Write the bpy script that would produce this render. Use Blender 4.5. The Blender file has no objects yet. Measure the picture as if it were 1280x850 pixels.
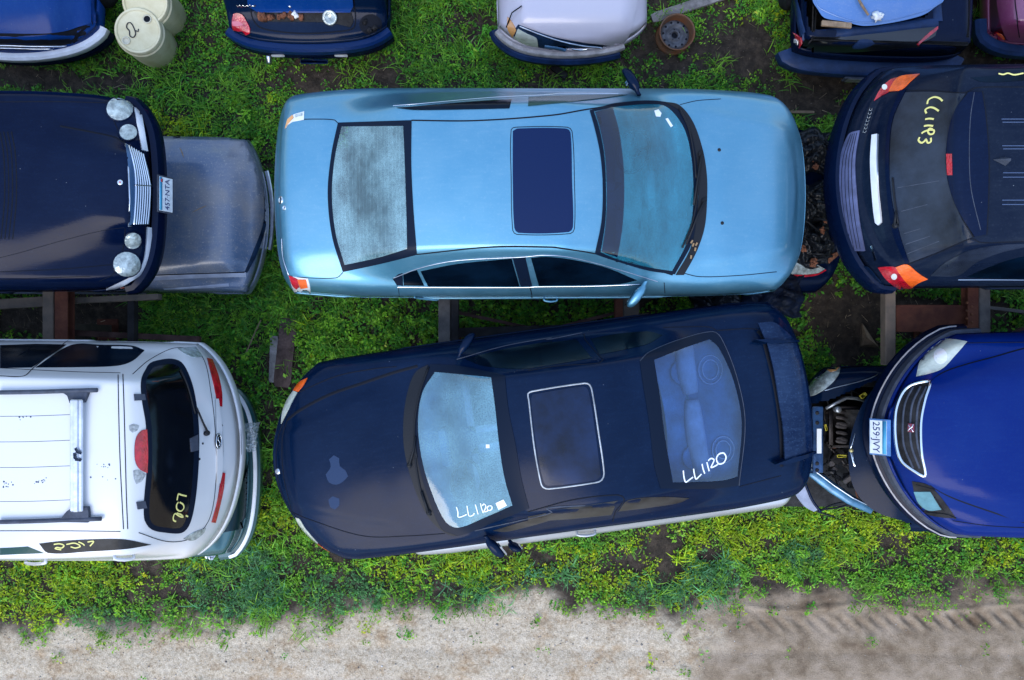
import bpy, math, random
import numpy as np
from mathutils import Vector, Matrix
from mathutils.bvhtree import BVHTree
from mathutils.geometry import delaunay_2d_cdt

# ---------------------------------------------------------------- camera, sky, sun, exposure
SC = bpy.context.scene
H = 9.2          # drone height above the yard
F = 1005.0       # focal length in photo pixels (28 mm lens)
cam_d = bpy.data.cameras.new('camera'); cam = bpy.data.objects.new('camera', cam_d)
SC.collection.objects.link(cam); SC.camera = cam
cam.location = (0, 0, H); cam.rotation_euler = (0, 0, 0)
cam_d.sensor_width = 36; cam_d.lens = F / 1280 * 36; cam_d.clip_end = 1000
SUN_EL, SUN_AZ = math.radians(49), math.radians(200)
wd = bpy.data.worlds.new('World'); SC.world = wd; wd.use_nodes = True
_n = wd.node_tree.nodes; _l = wd.node_tree.links
sky = _n.new('ShaderNodeTexSky'); sky.sky_type = 'NISHITA'; sky.sun_disc = False
sky.sun_elevation = SUN_EL; sky.sun_rotation = SUN_AZ
sky.air_density = 1.0; sky.dust_density = 0.2; sky.ozone_density = 1.0
# a cloudy sky is brighter overhead than at the horizon
_g = _n.new('ShaderNodeNewGeometry'); _x = _n.new('ShaderNodeSeparateXYZ'); _l.new(_g.outputs['Incoming'], _x.inputs[0])
_r = _n.new('ShaderNodeMapRange'); _r.inputs[1].default_value = 0.0; _r.inputs[2].default_value = -1.0
_r.inputs[3].default_value = 0.55; _r.inputs[4].default_value = 2.45; _l.new(_x.outputs[2], _r.inputs[0])
_h = _n.new('ShaderNodeHueSaturation'); _h.inputs['Saturation'].default_value = 0.86; _l.new(sky.outputs[0], _h.inputs['Color'])
_m = _n.new('ShaderNodeVectorMath'); _m.operation = 'SCALE'; _l.new(_h.outputs[0], _m.inputs[0]); _l.new(_r.outputs[0], _m.inputs['Scale'])
_l.new(_m.outputs[0], _n['Background'].inputs[0]); _n['Background'].inputs[1].default_value = 0.13
sl = bpy.data.lights.new('sun', 'SUN'); so = bpy.data.objects.new('sun', sl); SC.collection.objects.link(so)
sl.energy = 1.15; sl.angle = math.radians(45); sl.color = (1, 0.90, 0.74)
_d = Vector((math.sin(SUN_AZ) * math.cos(SUN_EL), math.cos(SUN_AZ) * math.cos(SUN_EL), math.sin(SUN_EL)))
so.rotation_euler = _d.to_track_quat('Z', 'Y').to_euler()
SC.view_settings.view_transform = 'Standard'; SC.view_settings.look = 'None'
SC.view_settings.gamma = 1; SC.view_settings.exposure = 1.05
SC.view_settings.use_curve_mapping = False
try:
    SC.cycles.max_bounces = 8; SC.cycles.transparent_max_bounces = 12
except Exception: pass

rng = np.random.default_rng(7); random.seed(7)

# ---------------------------------------------------------------- materials
MATS = {}
def mat(name, col, rough=0.5, metal=0.0, coat=0.0, bump=0.0, bscale=40.0, var=0.0, vscale=6.0, spec=0.5, col2=None, bdetail=4, coat_rough=0.05):
    if name in MATS: return MATS[name]
    if max(col) < .13 and metal < .3: spec = min(spec, .16); coat = coat * .35   # grimy dark trim hardly shines
    m = bpy.data.materials.new(name); m.use_nodes = True; MATS[name] = m
    nt = m.node_tree; b = nt.nodes['Principled BSDF']
    b.inputs['Base Color'].default_value = (*col, 1); b.inputs['Roughness'].default_value = rough
    b.inputs['Metallic'].default_value = metal; b.inputs['Coat Weight'].default_value = coat
    b.inputs['Coat Roughness'].default_value = coat_rough
    b.inputs['Specular IOR Level'].default_value = spec
    tc = nt.nodes.new('ShaderNodeTexCoord')
    if var > 0 or col2:
        nz = nt.nodes.new('ShaderNodeTexNoise'); nz.inputs['Scale'].default_value = vscale; nz.inputs['Detail'].default_value = 6
        nz.inputs['Roughness'].default_value = 0.62
        nt.links.new(tc.outputs['Object'], nz.inputs['Vector'])
        mr = nt.nodes.new('ShaderNodeMapRange'); mr.inputs[1].default_value = 0.36; mr.inputs[2].default_value = 0.66
        nt.links.new(nz.outputs[0], mr.inputs[0])
        mx = nt.nodes.new('ShaderNodeMix'); mx.data_type = 'RGBA'
        c2 = col2 if col2 else tuple(min(1, c * (1 + var)) for c in col)
        c1 = col if col2 else tuple(c * (1 - var) for c in col)
        mx.inputs[6].default_value = (*c1, 1); mx.inputs[7].default_value = (*c2, 1)
        nt.links.new(mr.outputs[0], mx.inputs[0]); nt.links.new(mx.outputs[2], b.inputs['Base Color'])
    if bump > 0:
        nb = nt.nodes.new('ShaderNodeTexNoise'); nb.inputs['Scale'].default_value = bscale; nb.inputs['Detail'].default_value = bdetail
        nt.links.new(tc.outputs['Object'], nb.inputs['Vector'])
        bp = nt.nodes.new('ShaderNodeBump'); bp.inputs['Strength'].default_value = bump; bp.inputs['Distance'].default_value = 0.01
        nt.links.new(nb.outputs[0], bp.inputs['Height']); nt.links.new(bp.outputs[0], b.inputs['Normal'])
        if coat: nt.links.new(bp.outputs[0], b.inputs['Coat Normal'])
    return m

def paint(name, col, metal=0.35, rough=0.38, dirt=(0.30, 0.30, 0.30), dirt_amt=0.25, bump=0.05, spots=0.5, col2=None, spec=0.5, coat=1.0, speck=1.0):
    """weathered car paint: base coat under clear coat, dulled by dust film, dried water spots and run marks"""
    m = bpy.data.materials.new(name); m.use_nodes = True; MATS[name] = m
    nt = m.node_tree; N = nt.nodes; Lk = nt.links; b = N['Principled BSDF']
    tc = N.new('ShaderNodeTexCoord')
    def noise(s, det=5, r=0.6, sc=None):
        n = N.new('ShaderNodeTexNoise'); n.inputs['Scale'].default_value = s; n.inputs['Detail'].default_value = det
        n.inputs['Roughness'].default_value = r
        if sc:
            mp = N.new('ShaderNodeMapping'); mp.inputs['Scale'].default_value = sc
            Lk.new(tc.outputs['Object'], mp.inputs[0]); Lk.new(mp.outputs[0], n.inputs['Vector'])
        else: Lk.new(tc.outputs['Object'], n.inputs['Vector'])
        return n
    def rng_(src, a, c, lo=0.0, hi=1.0):
        r = N.new('ShaderNodeMapRange'); r.inputs[1].default_value = a; r.inputs[2].default_value = c
        r.inputs[3].default_value = lo; r.inputs[4].default_value = hi; Lk.new(src, r.inputs[0]); return r.outputs[0]
    def mul(a, k):
        x = N.new('ShaderNodeMath'); x.operation = 'MULTIPLY'; Lk.new(a, x.inputs[0])
        if isinstance(k, float): x.inputs[1].default_value = k
        else: Lk.new(k, x.inputs[1])
        return x.outputs[0]
    n1 = noise(1.7, 6, 0.6); n2 = noise(55, 3, 0.7); n3 = noise(7, 6, 0.7, (1, 5, 1))
    film = rng_(n1.outputs[0], 0.35, 0.72); grain = rng_(n2.outputs[0], 0.56, 0.70); runs = rng_(n3.outputs[0], 0.5, 0.75)
    a = N.new('ShaderNodeMath'); a.operation = 'ADD'; Lk.new(mul(film, 0.55), a.inputs[0]); Lk.new(mul(grain, spots), a.inputs[1])
    a2 = N.new('ShaderNodeMath'); a2.operation = 'ADD'; Lk.new(a.outputs[0], a2.inputs[0]); Lk.new(mul(runs, 0.35), a2.inputs[1])
    amt = mul(a2.outputs[0], float(dirt_amt))
    mx = N.new('ShaderNodeMix'); mx.data_type = 'RGBA'; mx.clamp_factor = True
    mx.inputs[6].default_value = (*col, 1); mx.inputs[7].default_value = (*dirt, 1); Lk.new(amt, mx.inputs[0])
    if col2:
        m2 = N.new('ShaderNodeMix'); m2.data_type = 'RGBA'; m2.inputs[6].default_value = (*col, 1); m2.inputs[7].default_value = (*col2, 1)
        nn = noise(2.6, 7, 0.62); Lk.new(rng_(nn.outputs[0], 0.42, 0.6), m2.inputs[0]); Lk.new(m2.outputs[2], mx.inputs[6])
    Lk.new(mx.outputs[2], b.inputs['Base Color'])
    vo = N.new('ShaderNodeTexVoronoi'); vo.inputs['Scale'].default_value = 13.0; Lk.new(tc.outputs['Object'], vo.inputs['Vector'])
    ms = N.new('ShaderNodeMix'); ms.data_type = 'RGBA'; sc_ = N.new('ShaderNodeSeparateColor'); Lk.new(vo.outputs['Color'], sc_.inputs[0])
    Lk.new(mul(rng_(vo.outputs['Distance'], .02, .06, .5 * speck, 0.0), rng_(sc_.outputs[0], .72, .98)), ms.inputs[0])
    Lk.new(mx.outputs[2], ms.inputs[6]); ms.inputs[7].default_value = (.34, .38, .42, 1); Lk.new(ms.outputs[2], b.inputs['Base Color'])
    b.inputs['Metallic'].default_value = metal; b.inputs['Specular IOR Level'].default_value = spec
    b.inputs['Coat Weight'].default_value = coat; b.inputs['Coat IOR'].default_value = 1.5
    Lk.new(rng_(a2.outputs[0], 0, 1.3, rough, min(1, rough + 0.25)), b.inputs['Roughness'])
    Lk.new(rng_(a2.outputs[0], 0, 1.3, 0.12, 0.34), b.inputs['Coat Roughness'])
    bp = N.new('ShaderNodeBump'); bp.inputs['Strength'].default_value = bump; bp.inputs['Distance'].default_value = 0.004
    Lk.new(n2.outputs[0], bp.inputs['Height']); Lk.new(bp.outputs[0], b.inputs['Coat Normal'])
    return m

def glass(name, tint=(0.5, 0.7, 0.75), dew=0.25, dew_col=(0.45, 0.62, 0.66), fog_scale=1.2, gloss=0.06, fog=(0.4, 0.7), fine=True, stretch=None, wires=0.0):
    """thin car glass: see-through, sky-reflecting, with a film of dew whose patches have their own shape"""
    m = bpy.data.materials.new(name); m.use_nodes = True; MATS[name] = m
    nt = m.node_tree; N = nt.nodes; Lk = nt.links; N.clear()
    out = N.new('ShaderNodeOutputMaterial'); tc = N.new('ShaderNodeTexCoord')
    tr = N.new('ShaderNodeBsdfTransparent'); tr.inputs[0].default_value = (*tint, 1)
    gl = N.new('ShaderNodeBsdfGlossy'); gl.inputs['Roughness'].default_value = gloss
    df = N.new('ShaderNodeBsdfDiffuse'); df.inputs[0].default_value = (*dew_col, 1)
    nz = N.new('ShaderNodeTexNoise'); nz.inputs['Scale'].default_value = fog_scale; nz.inputs['Detail'].default_value = 5
    if stretch:
        mp = N.new('ShaderNodeMapping'); mp.inputs['Scale'].default_value = stretch; Lk.new(tc.outputs['Object'], mp.inputs[0]); Lk.new(mp.outputs[0], nz.inputs['Vector']); nz.inputs['Detail'].default_value = 9; nz.inputs['Roughness'].default_value = .68
    else: Lk.new(tc.outputs['Object'], nz.inputs['Vector'])
    mr = N.new('ShaderNodeMapRange'); mr.inputs[1].default_value = fog[0]; mr.inputs[2].default_value = fog[1]
    mr.inputs[3].default_value = dew * 0.25; mr.inputs[4].default_value = dew; Lk.new(nz.outputs[0], mr.inputs[0])
    nf = N.new('ShaderNodeTexNoise'); nf.inputs['Scale'].default_value = 130; nf.inputs['Detail'].default_value = 2
    Lk.new(tc.outputs['Object'], nf.inputs['Vector'])
    m3 = N.new('ShaderNodeMapRange'); m3.inputs[1].default_value = 0.35; m3.inputs[2].default_value = 0.65
    m3.inputs[3].default_value = 0.75; m3.inputs[4].default_value = 1.25; Lk.new(nf.outputs[0], m3.inputs[0])
    mu = N.new('ShaderNodeMath'); mu.operation = 'MULTIPLY'; mu.use_clamp = True
    Lk.new(mr.outputs[0], mu.inputs[0]); Lk.new(m3.outputs[0], mu.inputs[1])
    if wires:
        wv = N.new('ShaderNodeTexWave'); wv.bands_direction = 'X'; wv.inputs['Scale'].default_value = 9.5; Lk.new(tc.outputs['Object'], wv.inputs['Vector'])
        wr_ = N.new('ShaderNodeMapRange'); wr_.inputs[1].default_value = .93; wr_.inputs[2].default_value = 1.0; wr_.inputs[3].default_value = 0; wr_.inputs[4].default_value = wires; Lk.new(wv.outputs[1], wr_.inputs[0])
        wa = N.new('ShaderNodeMath'); wa.operation = 'ADD'; wa.use_clamp = True; Lk.new(mu.outputs[0], wa.inputs[0]); Lk.new(wr_.outputs[0], wa.inputs[1]); mu = wa
    fr = N.new('ShaderNodeFresnel'); fr.inputs[0].default_value = 1.5
    bp = N.new('ShaderNodeBump'); bp.inputs['Strength'].default_value = 0.12 if fine else 0.02; bp.inputs['Distance'].default_value = 0.002
    Lk.new(nf.outputs[0], bp.inputs['Height']); Lk.new(bp.outputs[0], gl.inputs['Normal']); Lk.new(bp.outputs[0], fr.inputs['Normal'])
    f2 = N.new('ShaderNodeMath'); f2.operation = 'MULTIPLY_ADD'; f2.use_clamp = True
    Lk.new(fr.outputs[0], f2.inputs[0]); f2.inputs[1].default_value = 1.5; f2.inputs[2].default_value = 0.02
    s1 = N.new('ShaderNodeMixShader'); Lk.new(mu.outputs[0], s1.inputs[0]); Lk.new(tr.outputs[0], s1.inputs[1]); Lk.new(df.outputs[0], s1.inputs[2])
    s2 = N.new('ShaderNodeMixShader'); Lk.new(f2.outputs[0], s2.inputs[0]); Lk.new(s1.outputs[0], s2.inputs[1]); Lk.new(gl.outputs[0], s2.inputs[2])
    Lk.new(s2.outputs[0], out.inputs[0])
    return m

# ---------------------------------------------------------------- object helpers
def wp(px, py, z):
    s = (H - z) / F
    return np.array([(px - 640) * s, (425 - py) * s, z])

def tag(o, label=None, cat=None, group=None, kind=None):
    if label: o['label'] = label
    if cat: o['category'] = cat
    if group: o['group'] = group
    if kind: o['kind'] = kind
    return o

def thing(name, label, cat, loc=(0, 0, 0), rz=0.0, group=None):
    o = bpy.data.objects.new(name, None); SC.collection.objects.link(o)
    o.empty_display_size = 0.2; o.location = loc; o.rotation_euler = (0, 0, rz)
    return tag(o, label, cat, group)

def root_of(o):
    while o.parent: o = o.parent
    return o

def rmat(o):
    r = root_of(o)
    return Matrix.Translation(r.location) @ r.rotation_euler.to_matrix().to_4x4() if r.type == 'EMPTY' else Matrix()

class MB:
    """collects geometry (world coordinates) for ONE mesh object"""
    def __init__(s): s.v = []; s.f = []; s.mi = []; s.n = None; s.cnt = 0; s.m = 0
    def add(s, V, Fc, mi=None):
        b = s.cnt
        V = np.asarray(V, float).reshape(-1, 3)
        s.v.append(V); s.cnt += len(V)
        for f in Fc: s.f.append(tuple(int(i) + b for i in f)); s.mi.append(s.m if mi is None else mi)
        return b
    def box(s, c, d, R=None, bev=0.0, mi=None):
        x, y, z = [k / 2 for k in d]; b = min(bev, x * .98, y * .98, z * .98)
        if b <= 0:
            V = [(i * x, j * y, k * z) for i in (-1, 1) for j in (-1, 1) for k in (-1, 1)]
            Fc = [(0, 1, 3, 2), (4, 6, 7, 5), (0, 4, 5, 1), (2, 3, 7, 6), (0, 2, 6, 4), (1, 5, 7, 3)]
        else:
            V = []; idx = {}
            for i in (-1, 1):
                for j in (-1, 1):
                    for k in (-1, 1):
                        idx[i, j, k] = len(V)
                        V += [(i * x, j * (y - b), k * (z - b)), (i * (x - b), j * y, k * (z - b)), (i * (x - b), j * (y - b), k * z)]
            Fc = []
            for i in (-1, 1):
                Fc.append([idx[i, a, c_] + 0 for a, c_ in ((-1, -1), (1, -1), (1, 1), (-1, 1))][::i])
                Fc.append([idx[a, i, c_] + 1 for a, c_ in ((-1, -1), (1, -1), (1, 1), (-1, 1))][::-i])
                Fc.append([idx[a, c_, i] + 2 for a, c_ in ((-1, -1), (1, -1), (1, 1), (-1, 1))][::i])
            for i in (-1, 1):
                for j in (-1, 1):
                    Fc.append([idx[i, j, -1] + 0, idx[i, j, -1] + 1, idx[i, j, 1] + 1, idx[i, j, 1] + 0][::-i * j])
                    Fc.append([idx[i, -1, j] + 0, idx[i, -1, j] + 2, idx[i, 1, j] + 2, idx[i, 1, j] + 0][::i * j])
                    Fc.append([idx[-1, i, j] + 1, idx[-1, i, j] + 2, idx[1, i, j] + 2, idx[1, i, j] + 1][::-i * j])
                    for k in (-1, 1):
                        Fc.append([idx[i, j, k] + 0, idx[i, j, k] + 1, idx[i, j, k] + 2][::i * j * k])
        V = np.array(V)
        if R is not None: V = V @ np.array(R).T
        s.add(V + np.array(c), Fc, mi); return s
    def tube(s, pts, r, n=8, mi=None, cap=True, closed=False, flat=1.0):
        P = [Vector(p) for p in pts]; m = len(P)
        rs = r if hasattr(r, '__len__') else [r] * m
        V = []; up = Vector((0, 0, 1))
        for i, p in enumerate(P):
            a = P[(i - 1) % m] if (closed or i > 0) else p
            c = P[(i + 1) % m] if (closed or i < m - 1) else p
            t = (c - a)
            if t.length < 1e-9: t = Vector((1, 0, 0))
            t.normalize()
            ref = up if abs(t.z) < 0.95 else Vector((1, 0, 0))
            x = t.cross(ref).normalized(); y = x.cross(t).normalized()
            for k in range(n):
                th = 2 * math.pi * k / n
                V.append(p + (x * math.cos(th) + y * math.sin(th) * flat) * rs[i])
        Fc = []
        for i in range(m if closed else m - 1):
            j = (i + 1) % m
            for k in range(n):
                k2 = (k + 1) % n
                Fc.append((i * n + k, i * n + k2, j * n + k2, j * n + k))
        if cap and not closed:
            Fc.append(tuple(range(n))[::-1]); Fc.append(tuple((m - 1) * n + k for k in range(n)))
        s.add([tuple(v) for v in V], Fc, mi); return s
    def lathe(s, c, prof, n=32, R=None, mi=None):
        V = []; Fc = []
        for (r, z) in prof:
            for k in range(n):
                th = 2 * math.pi * k / n; V.append((r * math.cos(th), r * math.sin(th), z))
        for i in range(len(prof) - 1):
            for k in range(n):
                k2 = (k + 1) % n
                Fc.append((i * n + k, i * n + k2, (i + 1) * n + k2, (i + 1) * n + k))
        V = np.array(V)
        if R is not None: V = V @ np.array(R).T
        s.add(V + np.array(c), Fc, mi); return s
    def grid(s, X, mi=None, close_u=False):
        """X: (a,b,3) array"""
        a, b = X.shape[:2]; Fc = []
        for i in range(a - 1):
            for j in range(b - 1): Fc.append((i * b + j, i * b + j + 1, (i + 1) * b + j + 1, (i + 1) * b + j))
        s.add(X.reshape(-1, 3), Fc, mi); return s
    def build(s, name, mats, parent=None, smooth=True, normals=None, sharp=None):
        me = bpy.data.meshes.new(name)
        V = np.concatenate(s.v) if s.v else np.zeros((0, 3))
        if parent is not None:
            Mi = np.array(rmat(parent).inverted()); V = V @ Mi[:3, :3].T + Mi[:3, 3]
        me.from_pydata(V.tolist(), [], s.f)
        for m_ in (mats if isinstance(mats, (list, tuple)) else [mats]): me.materials.append(m_)
        me.polygons.foreach_set('material_index', s.mi)
        me.polygons.foreach_set('use_smooth', [smooth] * len(s.f))
        if sharp is not None and smooth:
            try: me.set_sharp_from_angle(angle=math.radians(sharp))
            except Exception: pass
        me.update()
        o = bpy.data.objects.new(name, me); SC.collection.objects.link(o)
        if parent is not None: o.parent = parent
        if normals is not None:
            Nn = np.asarray(normals)
            if parent is not None: Nn = Nn @ np.array(rmat(parent).inverted())[:3, :3].T
            me.normals_split_custom_set_from_vertices(Nn.tolist())
        return o

def pchip(X, Y):
    o = np.argsort(X); X = np.array(X, float)[o]; Y = np.array(Y, float)[o]
    h = np.diff(X); d = np.diff(Y) / h; n = len(X); m = np.zeros(n)
    if n > 2:
        for i in range(1, n - 1):
            if d[i - 1] * d[i] > 0:
                w1 = 2 * h[i] + h[i - 1]; w2 = h[i] + 2 * h[i - 1]; m[i] = (w1 + w2) / (w1 / d[i - 1] + w2 / d[i])
    m[0] = d[0]; m[-1] = d[-1]
    def f(x):
        x = np.clip(np.asarray(x, float), X[0], X[-1]); i = np.clip(np.searchsorted(X, x) - 1, 0, n - 2)
        t = (x - X[i]) / h[i]; t2 = t * t; t3 = t2 * t
        return (2 * t3 - 3 * t2 + 1) * Y[i] + (t3 - 2 * t2 + t) * h[i] * m[i] + (-2 * t3 + 3 * t2) * Y[i + 1] + (t3 - t2) * h[i] * m[i + 1]
    return f
def smin(a, b, k): h = np.clip(0.5 + 0.5 * (b - a) / k, 0, 1); return b * (1 - h) + a * h - k * h * (1 - h)
def smax(a, b, k): return -smin(-a, -b, k)
def sstep(a, b, x): t = np.clip((x - a) / (b - a), 0, 1); return t * t * (3 - 2 * t)

def inpoly(X, Y, poly):
    X = np.asarray(X); Y = np.asarray(Y); r = np.zeros(X.shape, bool); n = len(poly); j = n - 1
    for i in range(n):
        xi, yi = poly[i]; xj, yj = poly[j]
        c = ((yi > Y) != (yj > Y)) & (X < (xj - xi) * (Y - yi) / (yj - yi + 1e-12) + xi)
        r ^= c; j = i
    return r
def catmull(pts, closed=False, step=3.0, sharp=()):
    """smooth resampled curve through 2-D points; indices in sharp stay corners"""
    P = [np.array(p, float) for p in pts]; n = len(P); out = []
    if sharp == 'auto' and n > 2:
        sharp = set()
        for i in range(n):
            if not closed and i in (0, n - 1): continue
            a = P[i] - P[(i - 1) % n]; b = P[(i + 1) % n] - P[i]
            ca = (a @ b) / (np.linalg.norm(a) * np.linalg.norm(b) + 1e-9)
            if ca < math.cos(math.radians(52)): sharp.add(i)
    elif sharp == 'auto': sharp = ()
    if n < 3 and not closed:
        L = np.linalg.norm(P[1] - P[0]); k = max(1, int(L / step)); return [P[0] + (P[1] - P[0]) * i / k for i in range(k + 1)]
    segs = n if closed else n - 1
    for i in range(segs):
        p1 = P[i]; p2 = P[(i + 1) % n]
        p0 = P[(i - 1) % n] if (closed or i > 0) else p1 - (p2 - p1)
        p3 = P[(i + 2) % n] if (closed or i < n - 2) else p2 + (p2 - p1)
        if i in sharp: p0 = p1 - (p2 - p1)
        if (i + 1) % n in sharp: p3 = p2 + (p2 - p1)
        L = np.linalg.norm(p2 - p1); k = max(1, int(round(L / step)))
        # centripetal-ish tangents limited to the local spacing
        m1 = (p2 - p0) / (np.linalg.norm(p2 - p1) + np.linalg.norm(p1 - p0) + 1e-9) * L
        m2 = (p3 - p1) / (np.linalg.norm(p3 - p2) + np.linalg.norm(p2 - p1) + 1e-9) * L
        for q in range(k):
            t = q / k; t2 = t * t; t3 = t2 * t
            out.append((2 * t3 - 3 * t2 + 1) * p1 + (t3 - 2 * t2 + t) * m1 + (-2 * t3 + 3 * t2) * p2 + (t3 - t2) * m2)
    if not closed: out.append(P[-1])
    return out
def crop(x0, y0, k):
    def f(pts):
        if isinstance(pts[0], (int, float)): return (x0 + pts[0] / k, y0 + pts[1] / k)
        return [(x0 + p[0] / k, y0 + p[1] / k) for p in pts]
    return f

def expand(poly, d):
    """grow (or shrink) a closed outline by d photo pixels"""
    P = np.array(poly, float); n = len(P); A = 0.5 * sum(P[i][0] * P[(i + 1) % n][1] - P[(i + 1) % n][0] * P[i][1] for i in range(n)); out = []
    for i in range(n):
        a = P[i] - P[i - 1]; b = P[(i + 1) % n] - P[i]; a = a / (np.linalg.norm(a) + 1e-9); b = b / (np.linalg.norm(b) + 1e-9)
        n1 = np.array([a[1], -a[0]]) + np.array([b[1], -b[0]]); n1 /= np.linalg.norm(n1) + 1e-9; out.append(tuple(P[i] + n1 * d * (1 if A > 0 else -1)))
    return out

class Surf:
    """a built surface that traced outlines can be laid on, where the line of sight meets it"""
    def __init__(s, V, Fc, N=None):
        s.V = V; s.F = Fc; s.bvh = BVHTree.FromPolygons([tuple(v) for v in V], Fc)
        if N is None:
            N = np.zeros_like(V)
            for f in Fc:
                a, b, c = V[f[0]], V[f[1]], V[f[2]]; n = np.cross(b - a, c - a)
                for i in f: N[i] += n
            N /= (np.linalg.norm(N, axis=1)[:, None] + 1e-12)
        s.N = N
    def hit(s, px, py):
        d = Vector(((px - 640) / F, (425 - py) / F, -1)).normalized(); o = Vector((0, 0, H))
        loc, n, i, dist = s.bvh.ray_cast(o, d)
        if loc is None or loc.z < 0.02:
            # off the silhouette: nearest point of the surface to the line of sight
            best = None
            for zz in np.linspace(s.V[:, 2].min(), s.V[:, 2].max(), 12):
                p = wp(px, py, zz); r = s.bvh.find_nearest(Vector(p))
                if r[0] is not None and (best is None or r[3] < best[3]): best = r
            loc, n, i, dist = best
        p = np.array(loc); f = s.F[i]; w = np.array([1 / (np.linalg.norm(s.V[k] - p) + 1e-4) ** 2 for k in f])
        nn = (s.N[list(f)] * w[:, None]).sum(0); nn /= np.linalg.norm(nn) + 1e-12
        return p, nn
    def line(s, mb, pts, w=0.008, off=0.003, closed=False, step=4, mi=None, smooth=True, th=0.003, taper=False):
        """ribbon laid on the surface along a traced pixel line"""
        c = catmull(pts, closed, step) if smooth else pts
        H_ = [s.hit(*p) for p in c]; m = len(H_); V = []
        for i, (p, n) in enumerate(H_):
            a = H_[(i - 1) % m][0] if (closed or i) else p; b = H_[(i + 1) % m][0] if (closed or i < m - 1) else p
            t = b - a; t /= np.linalg.norm(t) + 1e-9; x = np.cross(t, n); x /= np.linalg.norm(x) + 1e-9
            ww = w * (math.sin(math.pi * min(1, max(0.05, i / (m - 1)))) ** 0.5 if taper else 1)
            V += [p - x * ww * .5 + n * (off - th), p - x * ww * .35 + n * off, p + x * ww * .35 + n * off, p + x * ww * .5 + n * (off - th)]
        Fc = []
        for i in range(m if closed else m - 1):
            j = (i + 1) % m
            for k in range(3): Fc.append((i * 4 + k, j * 4 + k, j * 4 + k + 1, i * 4 + k + 1))
        mb.add(V, Fc, mi); return mb
    def patch(s, poly, name, m, parent, off=0.004, th=0.006, step=7, closed_step=4, holes=(), smooth=True, sharp='auto', dome=0.0, mb=None, mi=None):
        """a panel of its own thickness with a traced outline, laid on the surface"""
        c = catmull(poly, True, closed_step, sharp) if smooth else [np.array(p, float) for p in poly]
        hs = [catmull(h, True, closed_step, sharp) for h in holes]
        x = np.array([p[0] for p in c]); y = np.array([p[1] for p in c])
        gx, gy = np.meshgrid(np.arange(x.min(), x.max(), step) + step * .37, np.arange(y.min(), y.max(), step) + step * .41)
        gx = gx.ravel(); gy = gy.ravel(); k = inpoly(gx, gy, c)
        for h in hs: k &= ~inpoly(gx, gy, h)
        gx = gx[k]; gy = gy[k]
        allb = np.array([p for q in [c] + hs for p in q])
        if len(gx):
            dd = np.min((gx[:, None] - allb[None, :, 0]) ** 2 + (gy[:, None] - allb[None, :, 1]) ** 2, axis=1)
            kk = dd > (min(step, closed_step) * .5) ** 2; gx = gx[kk]; gy = gy[kk]; dd = dd[kk]
        pts = [Vector(p) for p in allb] + [Vector((a, b)) for a, b in zip(gx, gy)]
        edges = []; st = 0
        for q in [c] + hs:
            n = len(q); edges += [(st + i, st + (i + 1) % n) for i in range(n)]; st += n
        co, ed, fa, ov, oe, of = delaunay_2d_cdt(pts, edges, [], 0, 1e-5)
        P2 = np.array([(a.x, a.y) for a in co]); tris = []
        for f in fa:
            cx, cy = P2[list(f)].mean(0)
            if inpoly(cx, cy, c) and not any(inpoly(cx, cy, h) for h in hs): tris.append(tuple(f))
        hit = [s.hit(*p) for p in P2]
        Nn = np.array([h[1] for h in hit]); o_ = np.full(len(hit), off)
        if dome:
            dd = np.sqrt(np.min((P2[:, 0][:, None] - allb[None, :, 0]) ** 2 + (P2[:, 1][:, None] - allb[None, :, 1]) ** 2, axis=1))
            o_ = off + dome * (1 - np.exp(-dd / 6))
        V = np.array([h[0] for h in hit]) + Nn * o_[:, None]
        # orient up
        Fc = []
        for f in tris:
            nrm = np.cross(V[f[1]] - V[f[0]], V[f[2]] - V[f[0]])
            Fc.append(f if nrm @ Nn[f[0]] > 0 else f[::-1])
        own = mb is None
        if own: mb = MB()
        n0 = len(V); mb.add(V, Fc, mi)
        # thickness skirt
        key = {}
        for i, p in enumerate(P2): key[(round(p[0], 3), round(p[1], 3))] = i
        nrms = [Nn]; SV = []; SF = []; SN = []
        for q in [c] + hs:
            ids = [key.get((round(float(p[0]), 3), round(float(p[1]), 3))) for p in q]
            ids = [i for i in ids if i is not None]; n = len(ids); b0 = len(SV)
            cen = np.mean([V[i] for i in ids], 0)
            for i in ids:
                SV += [V[i], V[i] - Nn[i] * th]; o = V[i] - cen; o /= np.linalg.norm(o) + 1e-9; SN += [o, o]
            for i in range(n):
                j = (i + 1) % n; SF.append((b0 + 2 * i, b0 + 2 * j, b0 + 2 * j + 1, b0 + 2 * i + 1))
        mb.add(SV, SF, mi); nrms.append(np.array(SN))
        if own:
            o = mb.build(name, m, parent, normals=(None if dome else np.concatenate(nrms)))
            return o
        return None
    def place(s, px, py): p, n = s.hit(px, py); return p, n

def text_geo(txt, size=1.0, depth=0.003, align='CENTER'):
    cu = bpy.data.curves.new('lettering', 'FONT'); cu.body = txt; cu.size = size; cu.extrude = depth; cu.align_x = align; cu.align_y = 'CENTER'
    cu.resolution_u = 3
    o = bpy.data.objects.new('lettering', cu); SC.collection.objects.link(o)
    dg = bpy.context.evaluated_depsgraph_get(); me = bpy.data.meshes.new_from_object(o.evaluated_get(dg))
    V = np.array([v.co[:] for v in me.vertices]); Fc = [tuple(p.vertices) for p in me.polygons]
    bpy.data.objects.remove(o); bpy.data.curves.remove(cu); bpy.data.meshes.remove(me)
    return V, Fc
def frame(p, n, xdir):
    n = np.array(n) / np.linalg.norm(n); x = np.array(xdir, float); x -= n * (x @ n); x /= np.linalg.norm(x); y = np.cross(n, x)
    return np.stack([x, y, n], 1)
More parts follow.
